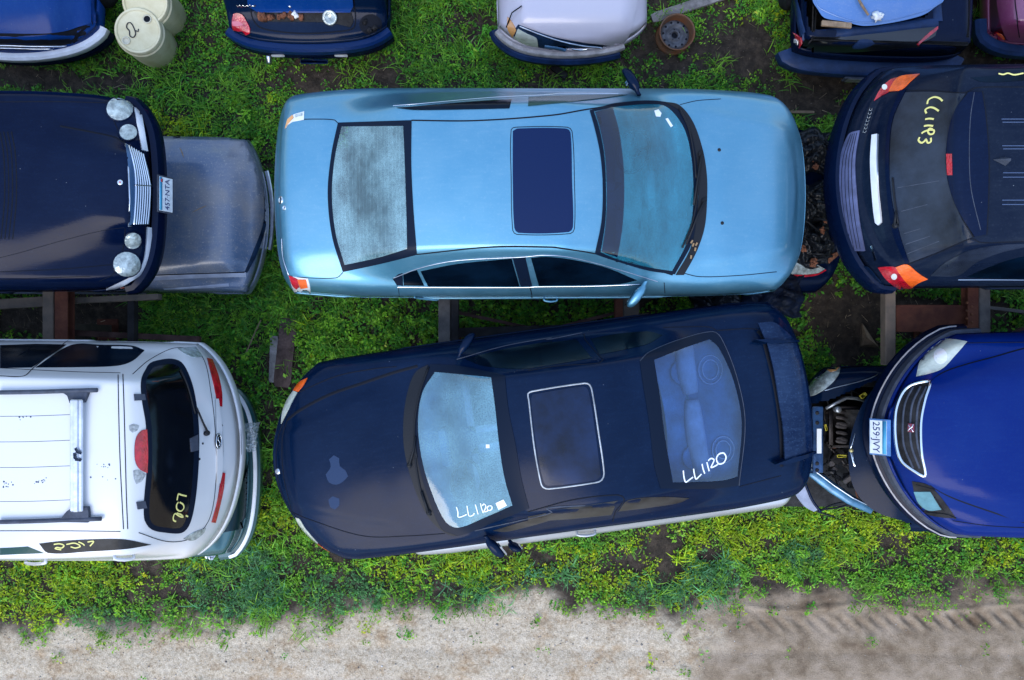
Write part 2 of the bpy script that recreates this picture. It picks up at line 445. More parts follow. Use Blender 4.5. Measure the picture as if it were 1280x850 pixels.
# ---------------------------------------------------------------- the car body builder
class Car:
    """u runs forward, v to the left of the car, z up from the car's own ground; z0 = height of that ground"""
    def __init__(s, name, label, cat, front, rear, z0, zmid=0.6, group=None, **k):
        A = wp(front[0], front[1], z0 + zmid); B = wp(rear[0], rear[1], z0 + zmid)
        O = (A + B) / 2; O[2] = z0; s.O = O; s.z0 = z0
        d = A - B; s.hd = math.atan2(d[1], d[0]); s.L = float(np.hypot(d[0], d[1])); s.Lf = s.L / 2
        s.e = np.array([math.cos(s.hd), math.sin(s.hd)]); s.g = np.array([-s.e[1], s.e[0]])
        s.root = thing(name, label, cat, tuple(O), s.hd, group); s.k = k
        s.holes = k.get('holes', [])
        s.setup()
    def W2(s, u, v, z): # car -> world
        u = np.asarray(u, float); v = np.asarray(v, float); z = np.asarray(z, float) + s.z0
        return np.stack([s.O[0] + u * s.e[0] + v * s.g[0], s.O[1] + u * s.e[1] + v * s.g[1], z + 0 * u], -1)
    def P2(s, px, py, z):
        w = wp(px, py, z + s.z0)[:2] - s.O[:2]; return float(w @ s.e), float(w @ s.g)
    def pix(s, W):
        q = F / (H - W[..., 2]); return 640 + W[..., 0] * q, 425 - W[..., 1] * q
    def setup(s):
        k = s.k
        prof = []
        for p in k['P']:
            if len(p) == 3: prof.append((s.P2(*p)[0], p[2]))
            else: prof.append(p)
        fx = lambda L: pchip([a for a, b in L], [b for a, b in L])
        s.P = fx(prof); s.Lw = fx(k['L']); s.W = fx(k['W']); s.Wb = fx(k['Wb']); s.Wt = fx(k['Wt'])
        s.E = fx(k.get('E', [(-3, .6), (3, .6)]))
        s.fa = k.get('fa', (0.22, 0.16)); s.ra = k.get('ra', (0.14, 0.14))
        s.kf = k.get('kf', 0.28); s.kr = k.get('kr', 0.22); s.um = k.get('um', 0.0)
        s.crown = k.get('crown', 0.035); s.Rs = k.get('Rs', 0.16); s.Rf = k.get('Rf', 0.22); s.Rr = k.get('Rr', 0.16)
        s.cr = k.get('cr', (0.05, 0.04))
    def uf(s, t): a = np.abs(t); return s.Lf - s.fa[0] * a ** 2 - s.fa[1] * a ** 7
    def ur(s, t): a = np.abs(t); return -s.Lf + s.ra[0] * a ** 2 + s.ra[1] * a ** 7
    def Z(s, u, v):
        W = s.W(u); av = np.abs(v); t = np.clip(v / W, -1, 1)
        kk = s.kf * sstep(s.um, s.um + .5, u) * (1 - .85 * sstep(s.Lf - 1.1, s.Lf - .45, u)) - s.kr * (1 - sstep(s.um - .5, s.um, u))
        ue = u + kk * v * v
        L = s.Lw(u); Wb = s.Wb(u); Wt = s.Wt(u)
        pr = s.P(ue)
        G = pr - s.crown * (v / Wt) ** 2
        edge = np.maximum(pr - s.crown - L, 0.0)
        S = L + (Wb - av) * (edge / np.maximum(Wb - Wt, .02))
        top = smin(G, S, s.cr[0])
        low = L - 0.03 * (av / W) ** 4
        Zt = smax(low, top, s.cr[1])
        E = s.E(u)
        r = lambda x: np.sqrt(np.clip(1 - (1 - np.clip(x, 0, 1)) ** 2.2, 0, 1))
        f = r((W - av) / s.Rs) * r((s.uf(t) - u) / s.Rf) * r((u - s.ur(t)) / s.Rr)
        return E + (Zt - E) * f
    def body(s, mats, nu=230, nv=92, wheels=None, sill=0.2, skirt=None, bottom=None, extra=None, wr=0.34):
        """the shell: a dense top surface, sides that fall to the sills and round over the wheels"""
        tt = np.linspace(0, 1, nv); t = -np.cos(np.pi * tt); t = 0.55 * t + 0.45 * (2 * tt - 1)
        a = np.linspace(0, 1, nu); ss = 0.5 - 0.5 * np.cos(np.pi * a); ss = 0.4 * ss + 0.6 * a
        T, S_ = np.meshgrid(t, ss)
        # W depends on u, so iterate once for the outline
        u = s.ur(T) * (1 - S_) + s.uf(T) * S_; v = T * s.W(u)
        z = s.Z(u, v)
        if extra is not None: z = z + extra(u, v)
        X = s.W2(u, v, z); s.top = (u, v, z)
        V = X.reshape(-1, 3); Fc = []
        b = nv
        idx = np.arange(nu * nv).reshape(nu, nv)
        q = np.stack([idx[:-1, :-1], idx[1:, :-1], idx[1:, 1:], idx[:-1, 1:]], -1).reshape(-1, 4)
        # skirt ring
        ring = list(idx[0, :]) + list(idx[1:, -1]) + list(idx[-1, -2::-1]) + list(idx[-2:0:-1, 0])
        ru = u.ravel()[ring]; rv = v.ravel()[ring]; n = len(ring)
        P = np.stack([ru, rv], 1); tg = np.roll(P, -1, 0) - np.roll(P, 1, 0); tg /= np.linalg.norm(tg, axis=1)[:, None] + 1e-9
        nr = np.stack([-tg[:, 1], tg[:, 0]], 1)
        rz = z.ravel()[ring]
        ws = wheels if wheels is not None else [s.Lf - 0.92, -s.Lf + 1.0]; s.ws = ws; s.wr = wr
        bot = np.full(n, sill)
        onside = np.abs(rv) > 0.8 * s.W(ru)
        for w in ws:
            d = np.abs(ru - w); hgt = np.sqrt(np.maximum((wr + .05) ** 2 - d ** 2, 0)) + wr - .03
            bot = np.where(onside & (d < wr + .05), np.minimum(np.maximum(bot, hgt), rz - .03), bot)
        sk = skirt or [(0.012, .12), (0.012, .3), (-0.01, .5), (-0.06, .75), (-0.14, 1.0)]
        VV = [V]; prev = np.array(ring); cnt = len(V); FF = [q]
        red = np.clip((rz - bot) / .35, 0, 1)[:, None]
        for (o, fz) in sk:
            pp = P + nr * o * red; zz = rz * (1 - fz) + bot * fz
            VV.append(s.W2(pp[:, 0], pp[:, 1], zz)); cur = np.arange(cnt, cnt + n); cnt += n
            FF.append(np.stack([prev, cur, np.roll(cur, -1), np.roll(prev, -1)], 1)); prev = cur
        V = np.concatenate(VV); Fq = np.concatenate(FF)
        # orientation check : top faces must look up
        a0, b0, c0 = V[q[len(q) // 2][:3]]
        if np.cross(b0 - a0, c0 - a0)[2] < 0: Fq = Fq[:, ::-1]
        N = np.zeros_like(V); fn = np.cross(V[Fq[:, 2]] - V[Fq[:, 0]], V[Fq[:, 3]] - V[Fq[:, 1]])
        for i in range(4): np.add.at(N, Fq[:, i], fn)
        N /= np.linalg.norm(N, axis=1)[:, None] + 1e-12
        # smooth normals across the first skirt crease
        s.surf = Surf(V, [tuple(int(i) for i in f) for f in Fq], N)
        # openings for the glass
        C = V[Fq].mean(1); cx, cy = s.pix(C); keep = np.ones(len(Fq), bool)
        cc = (fn[:, 2] > 0)
        for h in s.holes: keep &= ~(inpoly(cx, cy, catmull(h, True, 4, 'auto')) & cc & (C[:, 2] > s.z0 + .5))
        for h in s.k.get('cut', []): keep &= ~inpoly(cx, cy, h)
        s.mb = MB(); s.mb.add(V, [tuple(int(i) for i in f) for f in Fq[keep]], 0)
        s.mats = mats; s.ring = (P, nr, rz)
        return s
    def finish(s):
        """write the shell (with shut lines and trim collected in it)"""
        return s.mb.build('body', s.mats, s.root)
    def seam(s, pts, w=0.009, mi=1, off=0.0035, **k): s.surf.line(s.mb, pts, w=w, mi=mi, off=off, **k)
    def trim(s, pts, name, m, w=0.012, off=0.006, parent=None, **k):
        mb = MB(); s.surf.line(mb, pts, w=w, off=off, **k); return mb.build(name, m, parent or s.root)
    def patch(s, poly, name, m, parent=None, **k): return s.surf.patch(poly, name, m, parent or s.root, **k)
    def window(s, outer, inner, name, gm, fm, step=7):
        """pane over the opening with a black printed border"""
        g = s.patch(inner, name, gm, off=0.004, th=0.003, step=step)
        s.surf.patch(outer, 'window_border', fm, g, off=0.0055, th=0.006, holes=[inner], step=step)
        return g
    def bar(s, end, t0, t1, z, prof, name, m, parent=None, n=40, gap=0.0, zf=None):
        """bumper-like bar sweeping round the front or rear outline; prof = [(out, dz)...] closed section"""
        T = np.linspace(t0, t1, n); q = s.uf if end > 0 else s.ur
        e = 1e-3
        uu = q(np.clip(T, -1, 1)); 
        # past the corner the bar runs on along the side
        vv = np.clip(T, -1, 1) * s.W(uu); over = np.maximum(np.abs(T) - 1, 0)
        uu = uu - end * over * 1.0; vv = np.sign(T) * np.where(over > 0, s.W(uu), np.abs(vv))
        P = np.stack([uu, vv], 1); tg = np.gradient(P, axis=0); tg /= np.linalg.norm(tg, axis=1)[:, None] + 1e-9
        # keep rounding corners smooth
        nr = np.stack([tg[:, 1], -tg[:, 0]], 1)
        if (nr[n // 2] @ np.array([end, 0])) < 0: nr = -nr
        for _ in range(2): nr[1:-1] = (nr[:-2] + nr[1:-1] * 2 + nr[2:]) / 4
        nr /= np.linalg.norm(nr, axis=1)[:, None]
        zz = np.full(n, z) if zf is None else zf(T)
        X = np.stack([s.W2(P[:, 0] + nr[:, 0] * (o + gap), P[:, 1] + nr[:, 1] * (o + gap), zz + dz) for (o, dz) in prof + [prof[0]]], 1)
        mb = MB(); mb.grid(X); k = len(prof)
        mb.add(X[0, :k], [tuple(range(k))]); mb.add(X[-1, :k], [tuple(range(k))[::-1]])
        return mb.build(name, m, parent or s.root, sharp=40)
    def wheel_set(s, tm, rm, track=None, skip=None):
        for w in s.ws:
            for sd in (1, -1):
                if skip == (s.ws.index(w), sd): continue
                c = s.W2(w, sd * ((track or float(s.W(w))) - .13), s.wr)
                wheel(c, s.wr, 0.2, s.g * sd, tm, rm, s.root)
    def interior(s, dash_u, belt=0.95, rear_u=None, col=None, col2=None, seats=True, steer=1, rear=True, wid=None, heads=True):
        """cabin: floor pan, dashboard, steering wheel, seats, parcel shelf"""
        col = col or MATS['cabin']; c2 = col2 or MATS['seat_cloth']; w = wid or (float(s.Wb(dash_u - .6)) - 0.06)
        rear_u = rear_u if rear_u is not None else -s.Lf + .7
        R = np.array([[s.e[0], s.g[0], 0], [s.e[1], s.g[1], 0], [0, 0, 1]])
        mb = MB()
        mb.box(s.W2((dash_u + rear_u) / 2 + .15, 0, .28), (dash_u - rear_u + .7, 2 * w + .1, .06), R)
        for sd in (1, -1): mb.box(s.W2((dash_u + rear_u) / 2, sd * (w + .02), .55), (dash_u - rear_u + .2, .05, .6), R, .02)
        mb.box(s.W2(dash_u + .22, 0, .55), (.08, 2 * w, .5), R); mb.box(s.W2(rear_u - .25, 0, .55), (.08, 2 * w, .5), R)
        mb.build('cabin_floor', col, s.root, sharp=30)
        mb = MB()
        n = 15; vs = np.linspace(-w, w, n); sec = [(.30, belt - .16), (.16, belt - .09), (.0, belt - .045), (-.14, belt - .05), (-.24, belt - .12), (-.30, belt - .3), (-.1, belt - .42), (.3, belt - .42)]
        X = np.stack([s.W2(np.full(n, dash_u + a) - .12 * (vs / w) ** 2, vs, np.full(n, b_)) for a, b_ in sec + [sec[0]]], 1)
        mb.grid(X)
        mb.box(s.W2(dash_u - .26, 0, belt - .2), (.1, .34, .18), R, .02)
        d = mb.build('dashboard', col, s.root, sharp=50)
        if steer:
            mb = MB(); c = s.W2(dash_u - .42, steer * w * .48, belt - .12)
            ax = np.array([-s.e[0] * .75, -s.e[1] * .75, .66]); ax /= np.linalg.norm(ax); Fm = frame(c, ax, [s.g[0], s.g[1], 0])
            ring = [tuple(c + Fm @ np.array([.185 * math.cos(a), .185 * math.sin(a), 0])) for a in np.linspace(0, 2 * math.pi, 33)[:-1]]
            mb.tube(ring, .016, 8, closed=True)
            for a in (0, math.pi, -math.pi / 2): mb.tube([tuple(c), tuple(c + Fm @ np.array([.18 * math.cos(a), .18 * math.sin(a), 0]))], .018, 6)
            mb.lathe(c, [(0.001, .03), (.06, .025), (.075, 0), (.05, -.05)], 16, Fm)
            mb.build('steering_wheel', MATS['black_plastic'], s.root)
        if seats:
            for sd in (1, -1):
                mb = MB(); cu = dash_u - .95; cv = sd * w * .5
                seatgeo(mb, s, cu, cv, w * .42, R, belt); mb.build('front_seat', c2, s.root)
            if rear:
                mb = MB(); cu = rear_u + .38
                mb.box(s.W2(cu + .3, 0, .48), (.5, 2 * w * .9, .2), R, .07)
                Rb = np.array(Matrix.Rotation(math.radians(-24), 3, 'Y')); RR = R @ Rb
                for sd in (1, 0, -1):
                    ww = .60 if sd else .5
                    mb.box(s.W2(cu - .02, sd * w * .58, .72), (.15, w * ww, .56), RR, .06)
                for sd in ((1, -1) if heads else ()): mb.box(s.W2(cu - .17, sd * w * .52, 1.02), (.11, .25, .15), RR, .045)
                mb.build('rear_seat', c2, s.root)
            mb = MB(); n = 11; vs = np.linspace(-w, w, n)
            sec = [(rear_u + .26, belt - .05), (rear_u + .1, belt - .035), (rear_u - .12, belt - .035), (rear_u - .2, belt - .1)]
            mb.grid(np.stack([s.W2(np.full(n, a) + .1 * (vs / w) ** 2, vs, np.full(n, b_)) for a, b_ in sec], 1))
            for sd in (1, -1):
                c = s.W2(rear_u + .06, sd * w * .55, belt - .02); mb.lathe(c, [(.11, -.02), (.11, .006), (.095, .012), (.085, .004), (.001, .008)], 28)
            mb.build('parcel_shelf', col, s.root)

def plain_glass(s, wb=1.28, rf=1.93, rr=3.12, rb=3.78):
    """dark panes for a car whose cabin the photograph does not show"""
    L = s.Lf
    def q(pts):
        a = np.array(pts, float); x, y = s.pix(s.W2(a[:, 0], a[:, 1], s.Z(a[:, 0], a[:, 1]))); return list(zip(x.tolist(), y.tolist()))
    for nm, a, b in (('windshield', wb, rf), ('rear_window', rb, rr)):
        wa = float(s.Wb(L - a)) - .10; w2 = float(s.Wt(L - b)) - .06
        k = .06 if nm == 'windshield' else -.04
        s.patch(q([(L - a - k, -wa), (L - a, 0), (L - a - k, wa), (L - b - k * .5, w2), (L - b, 0), (L - b - k * .5, -w2)]), nm, MATS['tinted_pane'], off=.004, step=14)
    for sd in (1, -1):
        for a, b in ((1.75, 2.42), (2.48, 3.25)):
            lo = lambda u: sd * (float(s.Wb(L - u)) - .03); hi = lambda u: sd * (float(s.Wt(L - u)) + .04)
            s.patch(q([(L - a, lo(a)), (L - b, lo(b)), (L - b, hi(b)), (L - a - .12, hi(a))]), 'side_window', MATS['tinted_pane'], off=.005, step=9, closed_step=6, smooth=False)

def seatgeo(mb, s, cu, cv, w, R, belt):
    mb.box(s.W2(cu + .22, cv, .45), (.52, w * 2, .17), R, .07)
    Rb = np.array(Matrix.Rotation(math.radians(-20), 3, 'Y')); RR = R @ Rb
    mb.box(s.W2(cu - .1, cv, .74), (.15, w * 2, .56), RR, .065)
    for sd in (1, -1): mb.box(s.W2(cu - .06, cv + sd * w * .85, .74), (.17, .09, .46), RR, .04)
    mb.box(s.W2(cu - .22, cv, 1.08), (.1, .25, .17), RR, .045)

def wheel(c, r, w, axis, tm, rm, parent, name='wheel'):
    ax = np.array([axis[0], axis[1], 0.0]); ax /= np.linalg.norm(ax); Fm = frame(c, ax, [0, 0, 1])
    mb = MB(); h = w / 2
    mb.lathe(c, [(r * .62, -h * .9), (r * .85, -h), (r * .96, -h * .85), (r, -h * .6), (r, h * .6), (r * .96, h * .85), (r * .85, h), (r * .64, h * .9), (r * .62, h * .6)], 40, Fm)
    t = mb.build('wheel', tm, parent)
    mb = MB(); mb.lathe(c, [(r * .64, h * .9), (r * .6, h * .7), (r * .58, h * .3), (r * .4, h * .35), (r * .16, h * .6), (r * .14, h * .7), (.001, h * .7)], 32, Fm)
    mb.lathe(c, [(r * .63, -h * .9), (r * .58, h * .3)], 32, Fm)
    mb.build('rim', rm, t)
    return t

def mirror(car, tip, base, zt, zb, m, gm, w=0.11, d=0.1, ln=None):
    """door mirror: foot, housing, glass; tip/base are photo points at heights zt, zb"""
    T = wp(tip[0], tip[1], car.z0 + zt); B = wp(base[0], base[1], car.z0 + zb)
    mb = MB(); ax = T - B; n = 12; V = []
    fw = np.array([car.e[0], car.e[1], 0]); up = np.array([0, 0, 1.0])
    prof = [(0.0, .35, .35), (.18, .4, .42), (.28, .8, .8), (.45, 1, 1), (.7, 1, .98), (.88, .85, .8), (.97, .55, .5), (1.0, .15, .15)]
    X = []
    for (q, a, b) in prof:
        c = B + ax * q; ring = []
        for k in range(n + 1):
            th = 2 * math.pi * k / n; cx = math.cos(th); sx = math.sin(th)
            cx = math.copysign(abs(cx) ** .7, cx); sx = math.copysign(abs(sx) ** .7, sx)
            ring.append(c + fw * cx * d * .5 * a + up * sx * w * .5 * b)
        X.append(ring)
    mb.grid(np.array(X)); o = mb.build('wing_mirror', m, car.root)
    mb = MB(); c = B + ax * .66 - fw * (d * .5 + .002)
    l = np.linalg.norm(ax) * .27; a2 = ax / np.linalg.norm(ax)
    mb.add([c - a2 * l - up * w * .36, c + a2 * l - up * w * .3, c + a2 * l + up * w * .3, c - a2 * l + up * w * .36], [(0, 1, 2, 3)])
    mb.build('mirror_glass', gm, o); return o

def handle(car, a, b, m, name='door_handle', out=0.03, w=0.022):
    """bow handle whose two feet sit where photo points a and b meet the body side"""
    A, n = car.surf.hit(*a); B, n2 = car.surf.hit(*b); nn = n + n2; nn[2] *= .4; nn /= np.linalg.norm(nn)
    pts = [A, A + nn * out * .8, A + (B - A) * .15 + nn * out, A + (B - A) * .5 + nn * out * 1.15, A + (B - A) * .85 + nn * out, B + nn * out * .8, B]
    mb = MB(); mb.tube([tuple(p) for p in pts], [w * .4, w * .45, w * .5, w * .52, w * .5, w * .45, w * .4], 8); return mb.build(name, m, car.root)

def wiper(car, pivot, arm, blade, off=0.02, m=None):
    """arm from pivot to the blade's middle, blade as traced"""
    S = car.surf; mb = MB(); m = m or MATS['black_plastic']
    lift = lambda p, o: tuple(S.hit(*p)[0] + S.hit(*p)[1] * o)
    mb.lathe(np.array(lift(pivot, .012)), [(.001, .022), (.02, .02), (.024, 0), (.024, -.02)], 14)
    mb.tube([lift(pivot, off + .01)] + [lift(p, off + .006) for p in arm], [.012] + [.009] * len(arm), 6)
    o = mb.build('wiper', m, car.root)
    mb = MB(); mb.tube([lift(p, off * .6) for p in catmull(blade, False, 6)], .008, 6); mb.build('wiper_blade', m, o); return o

def script_marks(surf, strokes, name, m, parent, w=0.011, off=0.007):
    mb = MB()
    for st in strokes:
        surf.line(mb, st, w=w, off=off, step=1.5, th=.0015)
    return mb.build(name, m, parent)

def plate(surf, c, xd, w, h, txt, parent, base, ink, name='number_plate', frame_m=None, off=0.02, size=None, nrm=None, tilt=None):
    p, n = surf.hit(*c)
    if nrm is not None: n = np.array(nrm, float); n /= np.linalg.norm(n)
    Fm = frame(p, n, xd); c0 = p + n * off
    mb = MB(); mb.box(c0, (w, h, .004), Fm, .002); o = mb.build(name, base, parent, sharp=30)
    if frame_m:
        mb = MB()
        for (dx, dy, sx, sy) in ((0, h / 2, w + .02, .014), (0, -h / 2, w + .02, .014), (w / 2, 0, .014, h + .01), (-w / 2, 0, .014, h + .01)):
            mb.box(c0 + Fm @ np.array([dx, dy, .003]), (sx, sy, .008), Fm, .002)
        mb.build('plate_frame', frame_m, o, sharp=30)
    if txt:
        V, Fc = text_geo(txt, size or h * .7, .0015); V = V @ Fm.T + c0 + n * .004
        mb = MB(); mb.add(V, Fc); mb.build('lettering', ink, o, smooth=False)
    return o
# ---------------------------------------------------------------- shared materials
mat('cabin', (.05, .06, .065), .8, bump=.3, bscale=60)
mat('seat_cloth', (.10, .12, .13), .85, bump=.4, bscale=90, var=.25, vscale=9)
mat('seat_light', (.20, .24, .27), .8, bump=.3, bscale=70, var=.2, vscale=7)
mat('black_plastic', (.012, .014, .018), .42, bump=.15, bscale=90)
mat('grey_plastic', (.05, .06, .085), .5, bump=.3, bscale=60, var=.25, vscale=12)
mat('shut_line', (.004, .006, .012), .7)
mat('rubber', (.015, .015, .017), .8, bump=.4, bscale=50, var=.4, vscale=9)
mat('frit', (.004, .009, .022), .35, spec=.1)
mat('chrome', (.72, .76, .80), .14, 1.0, bump=.05, bscale=20)
mat('dull_chrome', (.5, .55, .62), .3, 1.0, bump=.2, bscale=25, var=.25)
mat('steel_rim', (.14, .13, .13), .6, .6, bump=.3, bscale=30, col2=(.22, .10, .05), vscale=8)
mat('lens_clear', (.34, .40, .39), .16, 0.2, coat=1, bump=.6, bscale=34, var=.45, vscale=18)
mat('lens_yellowed', (.52, .57, .49), .2, 0.15, coat=1, bump=.5, bscale=24, var=.12, vscale=14)
mat('lens_red', (.42, .006, .018), .15, 0, coat=1, bump=.4, bscale=60, var=.35, vscale=16)
mat('lens_orange', (.80, .12, .012), .2, 0, coat=1, bump=.4, bscale=60, var=.2, vscale=16)
mat('lens_white', (.7, .72, .72), .2, 0.1, coat=1, bump=.3, bscale=50)
mat('mirror_pane', (.6, .65, .7), .05, 1.0)
mat('plate_white', (.62, .68, .72), .45, var=.12, vscale=20)
mat('plate_ink', (.02, .03, .12), .5)
mat('marker_white', (.80, .84, .86), .6)
mat('marker_yellow', (.72, .66, .22), .6)
mat('sticker', (.75, .78, .80), .5)
mat('bare_metal', (.32, .34, .36), .45, .7, bump=.3, bscale=40, var=.3)
mat('engine_dark', (.02, .02, .022), .6, .2, bump=.5, bscale=40, var=.5)
mat('engine_grey', (.11, .10, .10), .6, .4, bump=.5, bscale=40, var=.4)
paint('paint_light_blue', (.085, .285, .42), metal=.75, rough=.42, dirt=(.30, .48, .58), dirt_amt=.34, bump=.08)
paint('paint_midnight', (.0008, .0068, .026), rough=.5, metal=0, dirt=(.02, .06, .16), dirt_amt=.14, bump=.1, spec=.0, coat=.26)
glass('glass_front', (.45, .74, .84), dew=.48, dew_col=(.05, .42, .62), fog=(.30, .66), stretch=(1.3, .6, 1))
glass('glass_rear_fog', (.40, .55, .58), dew=.60, dew_col=(.27, .47, .52), fog_scale=1.1, fog=(.42, .60), stretch=(1.3, .8, 1), wires=.10)
glass('glass_side', (.10, .16, .17), dew=.03, gloss=.04)
mat('bumper_pale', (.40, .38, .38), .5, var=.3, vscale=10)
glass('glass_dark', (.06, .08, .10), dew=.02, dew_col=(.2, .25, .3), gloss=.05)
glass('glass_rear_blue', (.62, .80, .95), dew=.12, dew_col=(.12, .30, .55), fog=(.3, .7))
mat('tinted_pane', (.001, .005, .012), .15, 0, spec=.3, coat=0, var=.5, vscale=2.5)
glass('shade_band', (.12, .22, .40), dew=.05, dew_col=(.03, .10, .3), gloss=.08)
mat('sunroof_glass', (.001, .010, .055), .35, coat=.4, coat_rough=.2, bump=.1, bscale=80)
mat('dead_leaf', (.25, .16, .08), .8)
mat('cabin_teal', (.09, .22, .26), .8, bump=.3, bscale=50, var=.2)
mat('cabin_blue', (.06, .18, .42), .8, bump=.3, bscale=50, var=.3)
mat('seat_blue', (.34, .46, .76), .8, bump=.3, bscale=50, var=.2)
paint('paint_black_blue', (.001, .0045, .021), metal=0, rough=.5, dirt=(.02, .05, .13), dirt_amt=.14, bump=.1, spec=.0, coat=.26)
paint('paint_anthracite', (.003, .007, .020), spec=.0, metal=.0, rough=.45, dirt=(.05, .07, .10), dirt_amt=.25, bump=.12, coat=.26)
paint('paint_saturn_blue', (.001, .013, .125), spec=.0, metal=.0, rough=.42, dirt=(.02, .08, .25), dirt_amt=.16, bump=.08, coat=.26)
paint('paint_sedan_blue', (.001, .030, .17), spec=.0, metal=.0, rough=.5, dirt=(.03, .10, .25), dirt_amt=.35, bump=.12, coat=.26)
paint('paint_white', (.62, .625, .635), metal=0, rough=.35, dirt=(.50, .54, .60), dirt_amt=.18, bump=.04)
paint('paint_faded_grey', (.055, .105, .20), metal=.2, rough=.5, dirt=(.34, .32, .31), dirt_amt=.6, bump=.1, col2=(.13, .15, .19), spots=.9)
paint('paint_teal', (.006, .075, .09), metal=.3, rough=.4, dirt=(.1, .15, .16), dirt_amt=.2)
paint('paint_silver', (.42, .44, .47), metal=.6, rough=.4, dirt=(.4, .4, .4), dirt_amt=.3)
paint('paint_lilac', (.46, .44, .52), metal=.15, rough=.5, dirt=(.55, .55, .58), dirt_amt=.35, bump=.05)
paint('paint_plum', (.14, .014, .062), metal=.3, rough=.4, dirt=(.3, .15, .2), dirt_amt=.3)
paint('paint_sky_panel', (.05, .16, .42), metal=.1, rough=.55, dirt=(.25, .32, .45), dirt_amt=.5)
mat('lens_amber_pale', (.62, .30, .10), .25, coat=1)
mat('green_pane', (.02, .06, .05), .2, coat=.3)
mat('plank_grey', (.20, .19, .19), .85, bump=.7, bscale=35, var=.4, vscale=9)
mat('plank_brown', (.085, .06, .055), .9, bump=.7, bscale=35, var=.4, vscale=9)
mat('plank_brown2', (.20, .14, .09), .9, bump=.5, bscale=35, var=.3, vscale=9)
mat('sticker_foil', (.55, .58, .65), .3, .6, var=.4, vscale=30)
